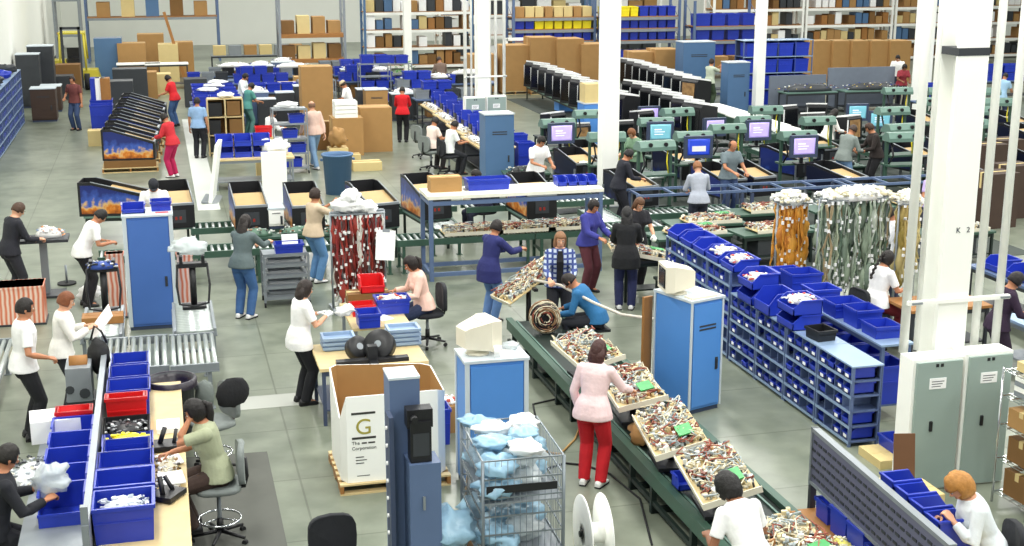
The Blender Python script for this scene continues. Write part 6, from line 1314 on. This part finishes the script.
# far bin and carton racks behind the middle
KN = dict(cardboard='carton', light_cardboard='carton', dark_cardboard='carton', white_paper='white_box', dark_grey='crate', brown_wood='wooden_crate', cabinet_dull_blue='blue_crate')
KC = dict(cardboard='brown', light_cardboard='cream', dark_cardboard='dark brown', white_paper='white', dark_grey='dark grey', brown_wood='wooden', cabinet_dull_blue='dull blue')
def far_rack(X0, X1, Y, H, levels, m, lab, fill, n, hmax, seed, short):
    pallet_rack((X0 + X1) / 2, Y, X1 - X0, 1.1, H, levels, lab, m, 'white_paint' if fill != 'blue' else 'grey_metal')
    r = random.Random(seed)
    for lv, z in enumerate(levels):
        w_ = (X1 - X0 - .2) / n; x = X0 + .1
        for i in range(n):
            h = r.uniform(.5, 1) * hmax; ww = round(w_ * r.uniform(.75, .95), 2); where = '%s, %s level, %s from left' % (short, ORD[lv], ORD[i])
            if fill == 'blue':
                yl = (seed == 1 and lv == 3 and i > 1) or (seed == 3 and ((lv == 3 and i < 2) or (lv == 4 and i < 4) or (lv == 1 and i < 2)))
                if seed == 1 and lv == 4:
                    put(carton_kit(ww, .7, .42, 'light_cardboard' if i % 3 else 'cardboard', False), 'carton', ('cream' if i % 3 else 'brown') + ' box on the ' + where, 'box', (x + w_ / 2, Y - .1, z + .035), 0, 'cartons on the far racks')
                else: put(tote_mesh('yellow_plastic' if yl else 'blue_plastic', ww, .7, round(hmax * .8, 2)), 'tote', ('yellow' if yl else 'blue') + ' bin on the ' + where, 'bin', (x + w_ / 2, Y - .1, z + .035), 0, 'bins on the far racks')
            else:
                mm = r.choice(('cardboard', 'light_cardboard', 'dark_cardboard', 'cardboard', 'white_paper', 'dark_grey', 'brown_wood', 'white_paper', 'dark_grey', 'cabinet_dull_blue'))
                if r.random() < .12: x += w_; continue
                put(carton_kit(ww, .7, round(h, 2), mm, False), KN[mm], KC[mm] + ' box on the ' + where, 'box', (x + w_ / 2, Y - .1, z + .035), 0, 'cartons on the far racks')
            x += w_
far_rack(14.6, 18.2, 56.0, 3.4, (.3, .75, 1.6, 2.1, 2.6), 'blue_grey_metal', 'far rack of blue and yellow bins, left bay', 'blue', 8, .5, 1, 'left far bin rack')
far_rack(18.3, 21.9, 55.6, 3.4, (.3, .75, 1.6, 2.1, 2.6), 'blue_grey_metal', 'far rack of yellow and blue bins right of the white column, second bay', 'blue', 8, .5, 3, 'middle far bin rack')
far_rack(22.2, 25.2, 54.6, 3.3, (.3, .95, 1.6, 2.2), 'blue_grey_metal', 'far rack of large blue bins, third bay', 'blue', 4, .62, 2, 'right far bin rack')
far_rack(9.2, 14.2, 62.0, 3.6, (.2, 1.0, 1.8, 2.6), 'cabinet_dull_blue', 'far rack of cartons left of the middle pipes', 'card', 12, .7, 5, 'far rack left of middle pipes')
for q, (a, b) in enumerate(((25.6, 30.2), (30.4, 35.0), (35.2, 39.8), (40.0, 44.5))):
    far_rack(a, b, 60.5, 4.4, (.2, 1.0, 1.8, 2.6, 3.4), 'white_paint', 'far right white rack of small cartons, %s bay from left' % ORD[q], 'card', 12, .66, 20 + q, 'far right rack, %s bay' % ORD[q])
far_rack(13.5, 25, 66.0, 4.4, (.2, 1.2, 2.2, 3.2), 'white_paint', 'hindmost rack of cartons behind the blue bins', 'card', 14, .8, 31, 'hindmost rack')
# pallet loads of brown cartons
for i, (px, py, w_, h) in enumerate(((512, 84, 1.35, 1.75), (540, 80, 1.5, 2.05), (566, 82, 1.5, 2.0), (590, 84, 1.4, 1.8), (640, 82, 1.2, 1.5), (662, 84, 1.1, 1.6), (480, 80, 1.2, 1.4))):
    x, y = at(px, 93); w_ = min(w_ * .92, 1.06)
    put(pallet_kit(1.04, 1.1), 'pallet', 'wooden pallet under the %s brown load from the left in the far middle' % ORD[i], 'pallet', (x, y)); put(carton_kit(round(w_, 2), 1.1, h, 'cardboard'), 'carton', 'large brown carton load in the far middle, ' + ('second from left, behind the white frame', 'third from left', 'left of the white column', 'at the white column', 'right of the white column, left of two', 'right of the white column, right of two', 'leftmost by the pipes')[i], 'box', (x, y, .126))
x, y = at(524, 82); P = [part('post', MB(WHITE).box(-.06, -.06, 0, .06, .06, 1.85).mesh('p'), (s * .85, 0, 0)) for s in (-1, 1)] + [part('top_bar', MB(WHITE).box(-.85, -.06, 1.75, .85, .06, 1.87).mesh('t'))]
put(P, 'goalpost_stand', 'white goalpost frame before the brown carton loads', 'frame', (x, y - .3))
for i, px in enumerate((824, 843, 862, 881, 900)):
    x, y = at(px, 82); put(carton_kit(.95, 1.0, 1.7, 'cardboard'), 'carton', 'large brown carton in the far right row, %s from the left' % ORD[i], 'box', (x, y + .6, 0), 0, 'large brown cartons at far right')
# partitions
for i, (p0, p1, top, lab) in enumerate((((768, 112), (824, 110), 76, 'left one'), ((826, 110), (892, 108), 68, 'right one'))):
    x0, y0 = at(*p0); x1, y1 = at(*p1); L = math.hypot(x1 - x0, y1 - y0); h = atY(p0[0], top, y0)[1]
    put([part('panel', MB(mat('partition_grey', '6f7886', .8, 0, .1, 6)).box(-L / 2, -.04, .1, L / 2, .04, h).mesh('p')), part('foot', MB(DKG).box(-.05, -.3, 0, .05, .3, .1).mesh('f'), (-L / 2 + .2, 0, 0)), part('foot', MB(DKG).box(-.05, -.3, 0, .05, .3, .1).mesh('f'), (L / 2 - .2, 0, 0))], 'office_partition', 'grey fabric partition in the far right, ' + lab, 'partition', ((x0 + x1) / 2, (y0 + y1) / 2), math.atan2(y1 - y0, x1 - x0))
    put(bench_kit(round(L - .2, 2), .7, .75, 'light_green_metal', 'dark_grey'), 'workbench', 'cluttered bench before the grey partition, ' + lab, 'bench', ((x0 + x1) / 2 + .1, (y0 + y1) / 2 - .6), math.atan2(y1 - y0, x1 - x0))
    put(heap_mesh('pp%d' % i, 2.2, .6, .3, 90, ('33373c', 'e8c84a', 'f0f0ea', '8a4a2a', '2a3a9a'), 80 + i), 'parts_heap', 'mixed bright parts on the bench before the grey partition, ' + lab, 'parts', ((x0 + x1) / 2 + .1, (y0 + y1) / 2 - .6, .75), kind='stuff')
# stacked blue bins rack behind the left partition
for r_ in range(4):
    for c_ in range(4):
        tote(20.5 + c_ * .62, 44.6, .075 + r_ * .5725, 'blue bin in the stack behind the left grey partition, %s row up, %s from left' % (ORD[r_], ORD[c_]), .56, .6, .46, g='blue bins behind the partition')
put(rack_kit(2.7, .75, 2.35, 4, 4), 'bin_rack', 'steel rack of blue bins behind the left grey partition', 'shelving', (21.43, 44.65), 0)
x, y = at(736, 117); put(cabinet_kit(.80, .6, 1.85, 'cabinet_dull_blue', 0), 'test_cabinet', 'tall blue cabinet at far right beside the standing man in pale shirt', 'cabinet', (x, y + .2))
x, y = at(706, 100); put(cabinet_kit(1.3, .8, 2.1, 'cabinet_dull_blue', 0), 'test_cabinet', 'wide blue cabinet behind the standing man in pale shirt', 'cabinet', (x, y + 1.2))
put(bench_kit(4.4, .9, 1.0, 'pale_wood', 'dark_grey'), 'workbench', 'pale wood counter in the far right behind the tall blue cabinet', 'bench', (21.8, 48.6))
for i in range(5): put(carton_kit(.6, .5, .45, ('white_paper', 'cardboard', 'dark_cardboard', 'light_cardboard', 'white_paper')[i], False), 'carton', '%s box on the far pale wood counter, %s from left' % (('white', 'brown', 'dark brown', 'cream', 'white')[i], ORD[i]), 'box', (20.2 + i * .8, 48.6, 1.0))
for i in range(6): tote(24.2 + (i % 3) * .62, 38.6, .75 + .3 * (i // 3), 'blue bin right of the grey partitions, %s row, %s from left' % (('lower', 'upper')[i // 3], ORD[i % 3]), .56, .5, .28)
put(bench_kit(2.4, .8, .75, 'blue_grey_metal', 'dark_grey'), 'workbench', 'bench of blue bins right of the grey partitions', 'bench', (24.8, 38.6))
for i in range(6): tote(30.0 + (i % 3) * .62, 44.0, .75 + .3 * (i // 3), 'blue bin far right behind the white pipes, %s row, %s from left' % (('lower', 'upper')[i // 3], ORD[i % 3]), .56, .5, .28)
put(bench_kit(2.4, .8, .75, 'blue_grey_metal', 'dark_grey'), 'workbench', 'bench of blue bins far right behind the white pipes', 'bench', (30.6, 44.0))
# ------------------------------------------------------------------ far left
G2 = ('bin racks along the left wall', 'blue bins along the left wall')
for u in range(6):
    stock_rack('bin_rack', 'tall rack of blue bins along the left wall, %s from the front' % ORD[u], -4.62, 37.4 + u * 1.62, PI / 2, 1.58, .6, 1.75, 6, 4, ('%s left wall rack' % ORD[u]), G2, .1, 0, False, rev=True)
for i in range(5): put(bag_mesh(95 + i, 'blue_plastic' if i % 2 else 'dark_grey', .3, .25, .14), 'bundle', '%s bundle on top of the racks along the left wall, %s from the front' % (('dark', 'blue')[i % 2], ORD[i]), 'bundle', (-4.6, 37.6 + i * 1.8, 1.77))
for i, (px, py, w_, h, m, lab) in enumerate(((31, 108, .8, 1.9, 'dark_grey', 'dark grey cabinet beyond the left wall racks, left of two'), (44, 104, .9, 2.1, 'dark_grey', 'dark grey cabinet beyond the left wall racks, right of two'), (45, 122, .8, 1.1, 'crate_dark', 'dark brown crate before the dark cabinets at left'), (52, 112, .7, .9, 'crate_dark', 'small dark brown crate beside the dark cabinets at left'))):
    x, y = at(px, py); put(cabinet_kit(w_, .8, h, m, 0), 'storage_cabinet', lab, 'cabinet', (x, y + .4))
def truck(x, y, rz):
    Y_ = MATS['truck_yellow']; b = MB(Y_); b.prism([(-1.0, .35), (1.1, .35), (1.2, .8), (1.15, 1.15), (.3, 1.15), (.2, .75), (-.9, .75)], -.55, .55)
    P = [part('truck_body', b.mesh('b'))]; m_ = MB(DKG); m_.box(-1.15, -.38, .1, -1.05, -.28, 2.5).box(-1.15, .28, .1, -1.05, .38, 2.5).box(-1.15, -.38, 2.4, -1.05, .38, 2.5); P.append(part('mast', m_.mesh('m')))
    c = MB(Y_); [c.cyl((px, py, 1.1 if px > 0 else .75), (px * .75, py * .9, 2.2), .04, 6) for px in (-.75, .9) for py in (-.5, .5)]; c.box(-.6, -.5, 2.18, .7, .5, 2.24); P.append(part('overhead_guard', c.mesh('c')))
    f = MB(DKG).box(-2.1, -.06, 0, -1.1, .06, .04).mesh('f'); P += [part('fork', f, (0, s * .25, .08)) for s in (-1, 1)]
    wl = MB(RUBBER).cyl((0, -.1, 0), (0, .1, 0), .32, 18).mesh('w'); P += [part('wheel', wl, (px, s * .5, .32)) for px in (-.7, .8) for s in (-1, 1)]
    P.append(part('seat', MB(BLKP).box(-.2, -.25, 1.0, .25, .25, 1.2).box(.2, -.25, 1.1, .32, .25, 1.6).mesh('s')))
    put(P, 'forklift', 'yellow forklift parked in the left background', 'forklift', (x, y), rz)
mat('truck_yellow', 'cdbf3c', .5, 0, .08, 3)
x, y = at(76, 88); truck(x, y, PI / 2)
pallet_rack(-.1, 69.0, 6.2, 1.2, 4.2, (2.15, 3.6), 'wide blue-grey pallet rack with boxes at the left back', 'blue_grey_metal', 'grey_metal')
for i in range(9):
    put(carton_kit(.62, .8, round(.7 + .1 * (i * 7 % 4), 2), ('cardboard', 'light_cardboard', 'cabinet_dull_blue', 'dark_cardboard')[(i * 5) % 4], False), 'carton', ('brown', 'cream', 'dull blue', 'dark brown')[(i * 5) % 4] + ' box on the left back pallet rack, %s' % (('lower deck, %s from left' if i < 5 else 'upper deck, %s from left') % ORD[i % 5]), 'box', (-2.4 + (i % 5) * 1.15, 69, (2.187, 3.637)[i // 5]))
pallet_rack(-3.9, 66.0, 1.1, 1.2, 4.2, (1.6, 3.2), 'narrow grey rack frame in the left back corner', 'grey_metal', 'grey_metal')
for i, (px, py, w_, h, m) in enumerate(((111, 84, 1.1, 1.9, 'cabinet_dull_blue'), (134, 84, 1.12, 1.7, 'cardboard'), (153, 78, 1.1, 1.9, 'cardboard'), (170, 82, .8, 1.6, 'light_cardboard'), (184, 76, .9, 1.5, 'cardboard'))):
    x, y = at(px, py); put(carton_kit(w_, 1.0, h, m), 'carton', ('dull blue', 'brown', 'brown', 'cream', 'brown')[i] + ' tall box under the left back rack, %s from left' % ORD[i], 'box', (x, y, 0))
for i, px in enumerate((140, 168)): x, y = at(px, 88); put(bench_kit(1.7, .8, 1.0, 'white_paint', 'dark_grey'), 'workbench', 'white-topped table in the left background, %s of two' % ('left', 'right')[i], 'bench', (x, y))
x, y = at(186, 82); put(MB(WOODD).box(-.06, -.03, 0, .06, .03, 3.0).mesh('l'), 'plank', 'long brown plank leaning in the left background', 'plank', (x, y, 0), rot=(0, R(-14), 0))
for i, (px, m) in enumerate(((98, 'blue_plastic'), (103, 'white_paper'), (108, 'brown_wood'))):
    x, y = at(px, 122); put(carton_kit(.30, .5, 1.45, m, False), 'upright_board', ('blue', 'white', 'brown')[i] + ' upright panel left of the painted game cabinets', 'panel', (x, y, 0))
for i in range(2): tote(*at(103, 128 - 6 * i), .0, 'blue bin stack left of the painted game cabinets, %s' % ('front', 'rear')[i], .7, .6, .75)
# ------------------------------------------------------------------ more of the busy floor
rd = random.Random(77)
bpy.context.view_layer.update()
OCC = []
def occ_all():
    B = {}
    for o in bpy.data.objects:
        if o.type != 'MESH': continue
        r = o
        while r.parent: r = r.parent
        if r.get('kind') == 'structure': continue
        b = B.setdefault(r.name, [9e9, 9e9, -9e9, -9e9])
        for c in o.bound_box:
            w_ = o.matrix_world @ Vector(c); b[0] = min(b[0], w_.x); b[1] = min(b[1], w_.y); b[2] = max(b[2], w_.x); b[3] = max(b[3], w_.y)
    OCC.extend(B.values())
occ_all()
def spot(x, y, w_, d_, reach=1.6):          # nearest free floor spot; None when the place is full
    c = [(dx * .2, dy * .2) for dx in range(-8, 9) for dy in range(-8, 9)]; c.sort(key=lambda t: t[0] ** 2 + t[1] ** 2)
    for dx, dy in c:
        if math.hypot(dx, dy) > reach: break
        X, Y = x + dx, y + dy
        if all(X + w_ / 2 + .03 < b[0] or X - w_ / 2 - .03 > b[2] or Y + d_ / 2 + .03 < b[1] or Y - d_ / 2 - .03 > b[3] for b in OCC):
            OCC.append([X - w_ / 2, Y - d_ / 2, X + w_ / 2, Y + d_ / 2]); return X, Y
    return None
MIX = ('f4f4f0', 'd8d8d2', '2a2c30', 'b08a5a', '1d32c8', 'c9ccd0', '16171a')
def heap(x, y, z, w_, d_, h_, n, cols, lab, rz=0):
    put(heap_mesh('h%.2f_%.2f' % (x, y), w_, d_, h_, n, cols, int(x * 31 + y * 17)), 'parts_heap', lab, 'parts', (x, y, z), rz, kind='stuff')
# dark green frames and boards between the tall table, the long rail and the racks
pl = (('under the long rail, left', 9.7, 24.3, 0), ('under the long rail, second', 11.3, 24.2, 0), ('under the long rail, third', 12.9, 24.1, 0), ('under the long rail, right', 14.5, 24.0, 0), ('beyond the tall bin racks, left', 9.2, 22.4, .1), ('beyond the tall bin racks, middle', 10.8, 22.3, .1), ('beyond the tall bin racks, right', 12.4, 22.2, .1), ('behind the cable racks, far right', 14.0, 22.0, .1))
for i, (wh, x, y, rz) in enumerate(pl):
    q = spot(x, y, 1.55, .8)
    if not q: continue
    x, y = q
    put(bench_kit(1.5, .7, .62, 'green_metal', 'dark_green_metal'), 'green_stand', 'dark green low stand ' + wh, 'stand', (x, y), rz)
    put(playfield_kit(20 + i % 4, i % 2 == 0), 'playfield_board', 'wired board lying on the dark green stand ' + wh, 'circuit board', (x + .1, y, .655), rot=(0, 0, PI / 2 + rz))
    put(carton_kit(.8, .5, .34, 'dark_grey', False), 'crate', 'dark crate on the lower shelf of the stand ' + wh, 'crate', (x, y, .21), rz)
for i in range(12):
    x = 9.4 + (i % 6) * 1.45; y = 26.75 + .9 * (i // 6) * 3.6
    q = spot(x, y, 1.2, .75)
    if not q: continue
    x, y = q
    put(bench_kit(1.1, .6, .55, 'green_metal', 'dark_green_metal'), 'green_stand', 'small dark green stand among the game rigs, %s row, %s from left' % (('near', 'far')[i // 6], ORD[i % 6]), 'stand', (x, y - .0), R(rd.uniform(-12, 12)))
    heap(x, y, .56, .9, .45, .16, 50, ('2a2c30', '4d6b5c', 'd8d8d2', '16171a', '8a9a90'), 'dark and pale parts on the small green stand, %s row, %s from left' % (('near', 'far')[i // 6], ORD[i % 6]))
for i in range(16):
    x = 10.6 + (i % 8) * 1.28; y = 33.6 + 1.9 * (i // 8) + .2 * (i % 3)
    q = spot(x, y, 1.0, .62)
    if not q: continue
    x, y = q
    put(bench_kit(1.0, .6, .5, 'dark_green_metal', 'dark_green_metal'), 'green_stand', 'dark stand behind the game rigs, %s row, %s from left' % (('near', 'far')[i // 8], ORD[i % 8]), 'stand', (x, y))
    if i % 4 == 3: put(monitor_kit('screen_lilac' if i % 8 == 3 else 'screen_teal'), 'monitor', 'small far monitor behind the game rigs, %s row, %s from left' % (('near', 'far')[i // 8], ORD[i % 8]), 'monitor', (x, y, .665), R(rd.uniform(-20, 20)))
    else: put(head_kit(i % 3 == 0), 'display_head', 'loose black display head behind the game rigs, %s row, %s from left' % (('near', 'far')[i // 8], ORD[i % 8]), 'display head', (x, y, .505), R(rd.uniform(-30, 30)), sc=.8)
for i, (x, y, lab) in enumerate(((19.6, 35.4, 'left'), (21.2, 35.0, 'middle'), (22.8, 34.6, 'right'), (20.6, 32.6, 'nearer, left'), (22.2, 32.2, 'nearer, right'))):
    q = spot(x, y - .6, 1.1, 2.3)
    if not q: continue
    x, y = q[0], q[1] + .6
    put(station_kit(), 'test_rig', 'green test rig before the grey partitions, ' + lab, 'test rig', (x, y), R(-10))
    put(pincab_kit('side_art_b', .40, 1.30, .60, .42, .62), 'game_cabinet', 'dark game cabinet before the grey partitions, ' + lab, 'game cabinet', (x + .1, y - 1.1), R(12))
# extra stuff in the left middle
for i, (px, py, w_, h, m, lab) in enumerate(((232, 130, .8, 1.0, 'dark_grey', 'beside the pale wooden shelf unit'), (255, 122, .8, 1.1, 'blue_grey_metal', 'left of the woman in teal'), (262, 100, .9, 1.3, 'dark_grey', 'behind the woman in teal'), (284, 92, .9, 1.2, 'blue_grey_metal', 'left of the cream carton'),
                                           (236, 92, .8, .9, 'dark_cardboard', 'behind the blue bins at left middle'), (352, 98, .8, 1.1, 'grey_metal', 'beyond the white-capped man'), (392, 120, .9, .9, 'dark_grey', 'left of the red-shirted person'), (418, 102, .8, .9, 'blue_grey_metal', 'right of the red-shirted person'))):
    q = spot(*at(px, py), w_ + .05, .66)
    if not q: continue
    x, y = q; put(cabinet_kit(w_, .6, h, m, 0), 'machine_box', '%s machine box %s' % (m.replace('_', ' ').replace(' metal', ''), lab), 'machine', (x, y))
    heap(x, y, h, w_ * .9, .5, .18, 40, MIX, 'loose parts on the machine box ' + lab)
spots = ((216, 76, 3), (236, 70, 3), (262, 78, 4), (284, 72, 3), (344, 62, 3), (366, 76, 4), (388, 70, 4), (424, 84, 4), (444, 96, 4), (462, 78, 3))
for j, (px, py, n) in enumerate(spots):
    q = spot(*at(px, py + 26), 2.05, .95)
    if not q: continue
    x, y = q; y -= .3; lab = '%s bin bench of the back left block' % ORD[j]
    put(bench_kit(2.0, .8, .8, 'blue_grey_metal', 'dark_grey'), 'workbench', 'small bench with blue bins, ' + lab, 'bench', (x, y + .3))
    for i in range(n):
        cm, cn = rd.choice((('blue_plastic', 'blue'), ('blue_plastic', 'blue'), ('dark_grey', 'dark grey'), ('black_plastic', 'black'), ('grey_metal', 'grey')))
        tote(x - .75 + .5 * i, y + .3, .805, '%s bin on the %s, %s from left' % (cn, lab, ORD[i]), .44, .5, .30, cm, g='bins of the back left block')
    if n > 3:
        for i in range(2): tote(x - .5 + .5 * i, y + .3, 1.11, 'blue bin stacked on the %s, %s from left' % (lab.replace(' of the', ','), ORD[i]), .44, .5, .26)
    if j % 2: heap(x + (.55 if n > 3 else 0), y + .3, 1.112, .8 if n > 3 else 1.5, .4, .20, 60, ('f6f6f2', 'e6e6e0', 'c9ccd0', 'b08a5a'), 'white wrapped bits over the ' + lab)
    put(carton_kit(1.2, .5, .5, 'dark_cardboard', False), 'carton', 'dark brown carton under the ' + lab, 'box', (x, y + .3, .21))
# more bins beside the middle benches
for j in range(4):
    for i in range(4):
        x = 8.98 + .1 * j; y = 33.0 + 2.4 * j + .45 * i
        q = spot(x, y, .46, .43, .5)
        if not q: continue
        x, y = q
        tote(x, y, .0 , 'tall blue tub on the floor right of the middle benches, %s bench, %s along' % (ORD[j], ORD[i]), .42, .38, .80 + .12 * (i % 2), g='tall blue tubs by the middle benches')
# boards, tools and cartons by the left wall aisle and back
for i, (px, py, w_, h, m) in enumerate(((62, 100, .9, .9, 'dark_grey'), (72, 92, .9, 1.2, 'dark_cardboard'), (120, 112, 1.0, 1.1, 'dark_grey'), (132, 104, 1.2, 1.3, 'dark_grey'), (146, 98, .9, 1.0, 'cardboard'), (160, 94, .9, .8, 'light_cardboard'), (196, 104, .8, 1.0, 'dark_grey'))):
    q = spot(*at(px, py + 0), w_, .85)
    if not q: continue
    x, y = q; y -= .5; put(carton_kit(w_, .8, h, m, False), {'dark_grey': 'crate'}.get(m, 'carton'), KC[m] + ' box in the left background, %s from the left' % ORD[i], 'box', (x, y + .5))

for i, (x0, x1, y0, y1, lab) in enumerate(((9.0, 13.0, 26.4, 31.6, 'under the left test rigs'), (13.1, 17.2, 26.4, 31.6, 'under the right test rigs'), (17.3, 22, 26.2, 34, 'behind the white pipes'), (10.0, 15.6, 31.8, 37, 'behind the test rigs, left'), (15.7, 17.2, 31.8, 37, 'below the white belt table'), (8.8, 16.0, 21.6, 26.3, 'under the long rail'), (12.6, 17.8, 37.2, 49, 'under the display heads'), (17.9, 24, 34.3, 44, 'before the grey partitions'), (2.6, 6.4, 38.0, 47.5, 'under the left middle benches'), (7.6, 9.6, 32.2, 43, 'under the middle parts benches'))):
    put(MB(mat('floor_shade_dark', '3a423d', .8, 0, .25, 2)).box(x0, y0, .001, x1, y1, .008).mesh('m'), 'floor_mat', 'dark grey-green sheet added as floor shade ' + lab, 'floor mat', (0, 0, 0))  # added dark sheets: shade on the crowded floor put in as colour

put(bench_kit(2.5, .36, .66, 'green_metal', 'dark_green_metal', False), 'green_stand', 'narrow green bench of small parts before the open cabinets at left', 'stand', (2.35, 23.98))
for i in range(3): heap(1.5 + .8 * i, 23.98, .662, .75, .32, .16, 60, ('5a7a68', 'd8dcd6', '2a2c30', 'a8b4ac', '8a5a3a'), 'small green and silver parts on the narrow green bench, %s from left' % ORD[i])
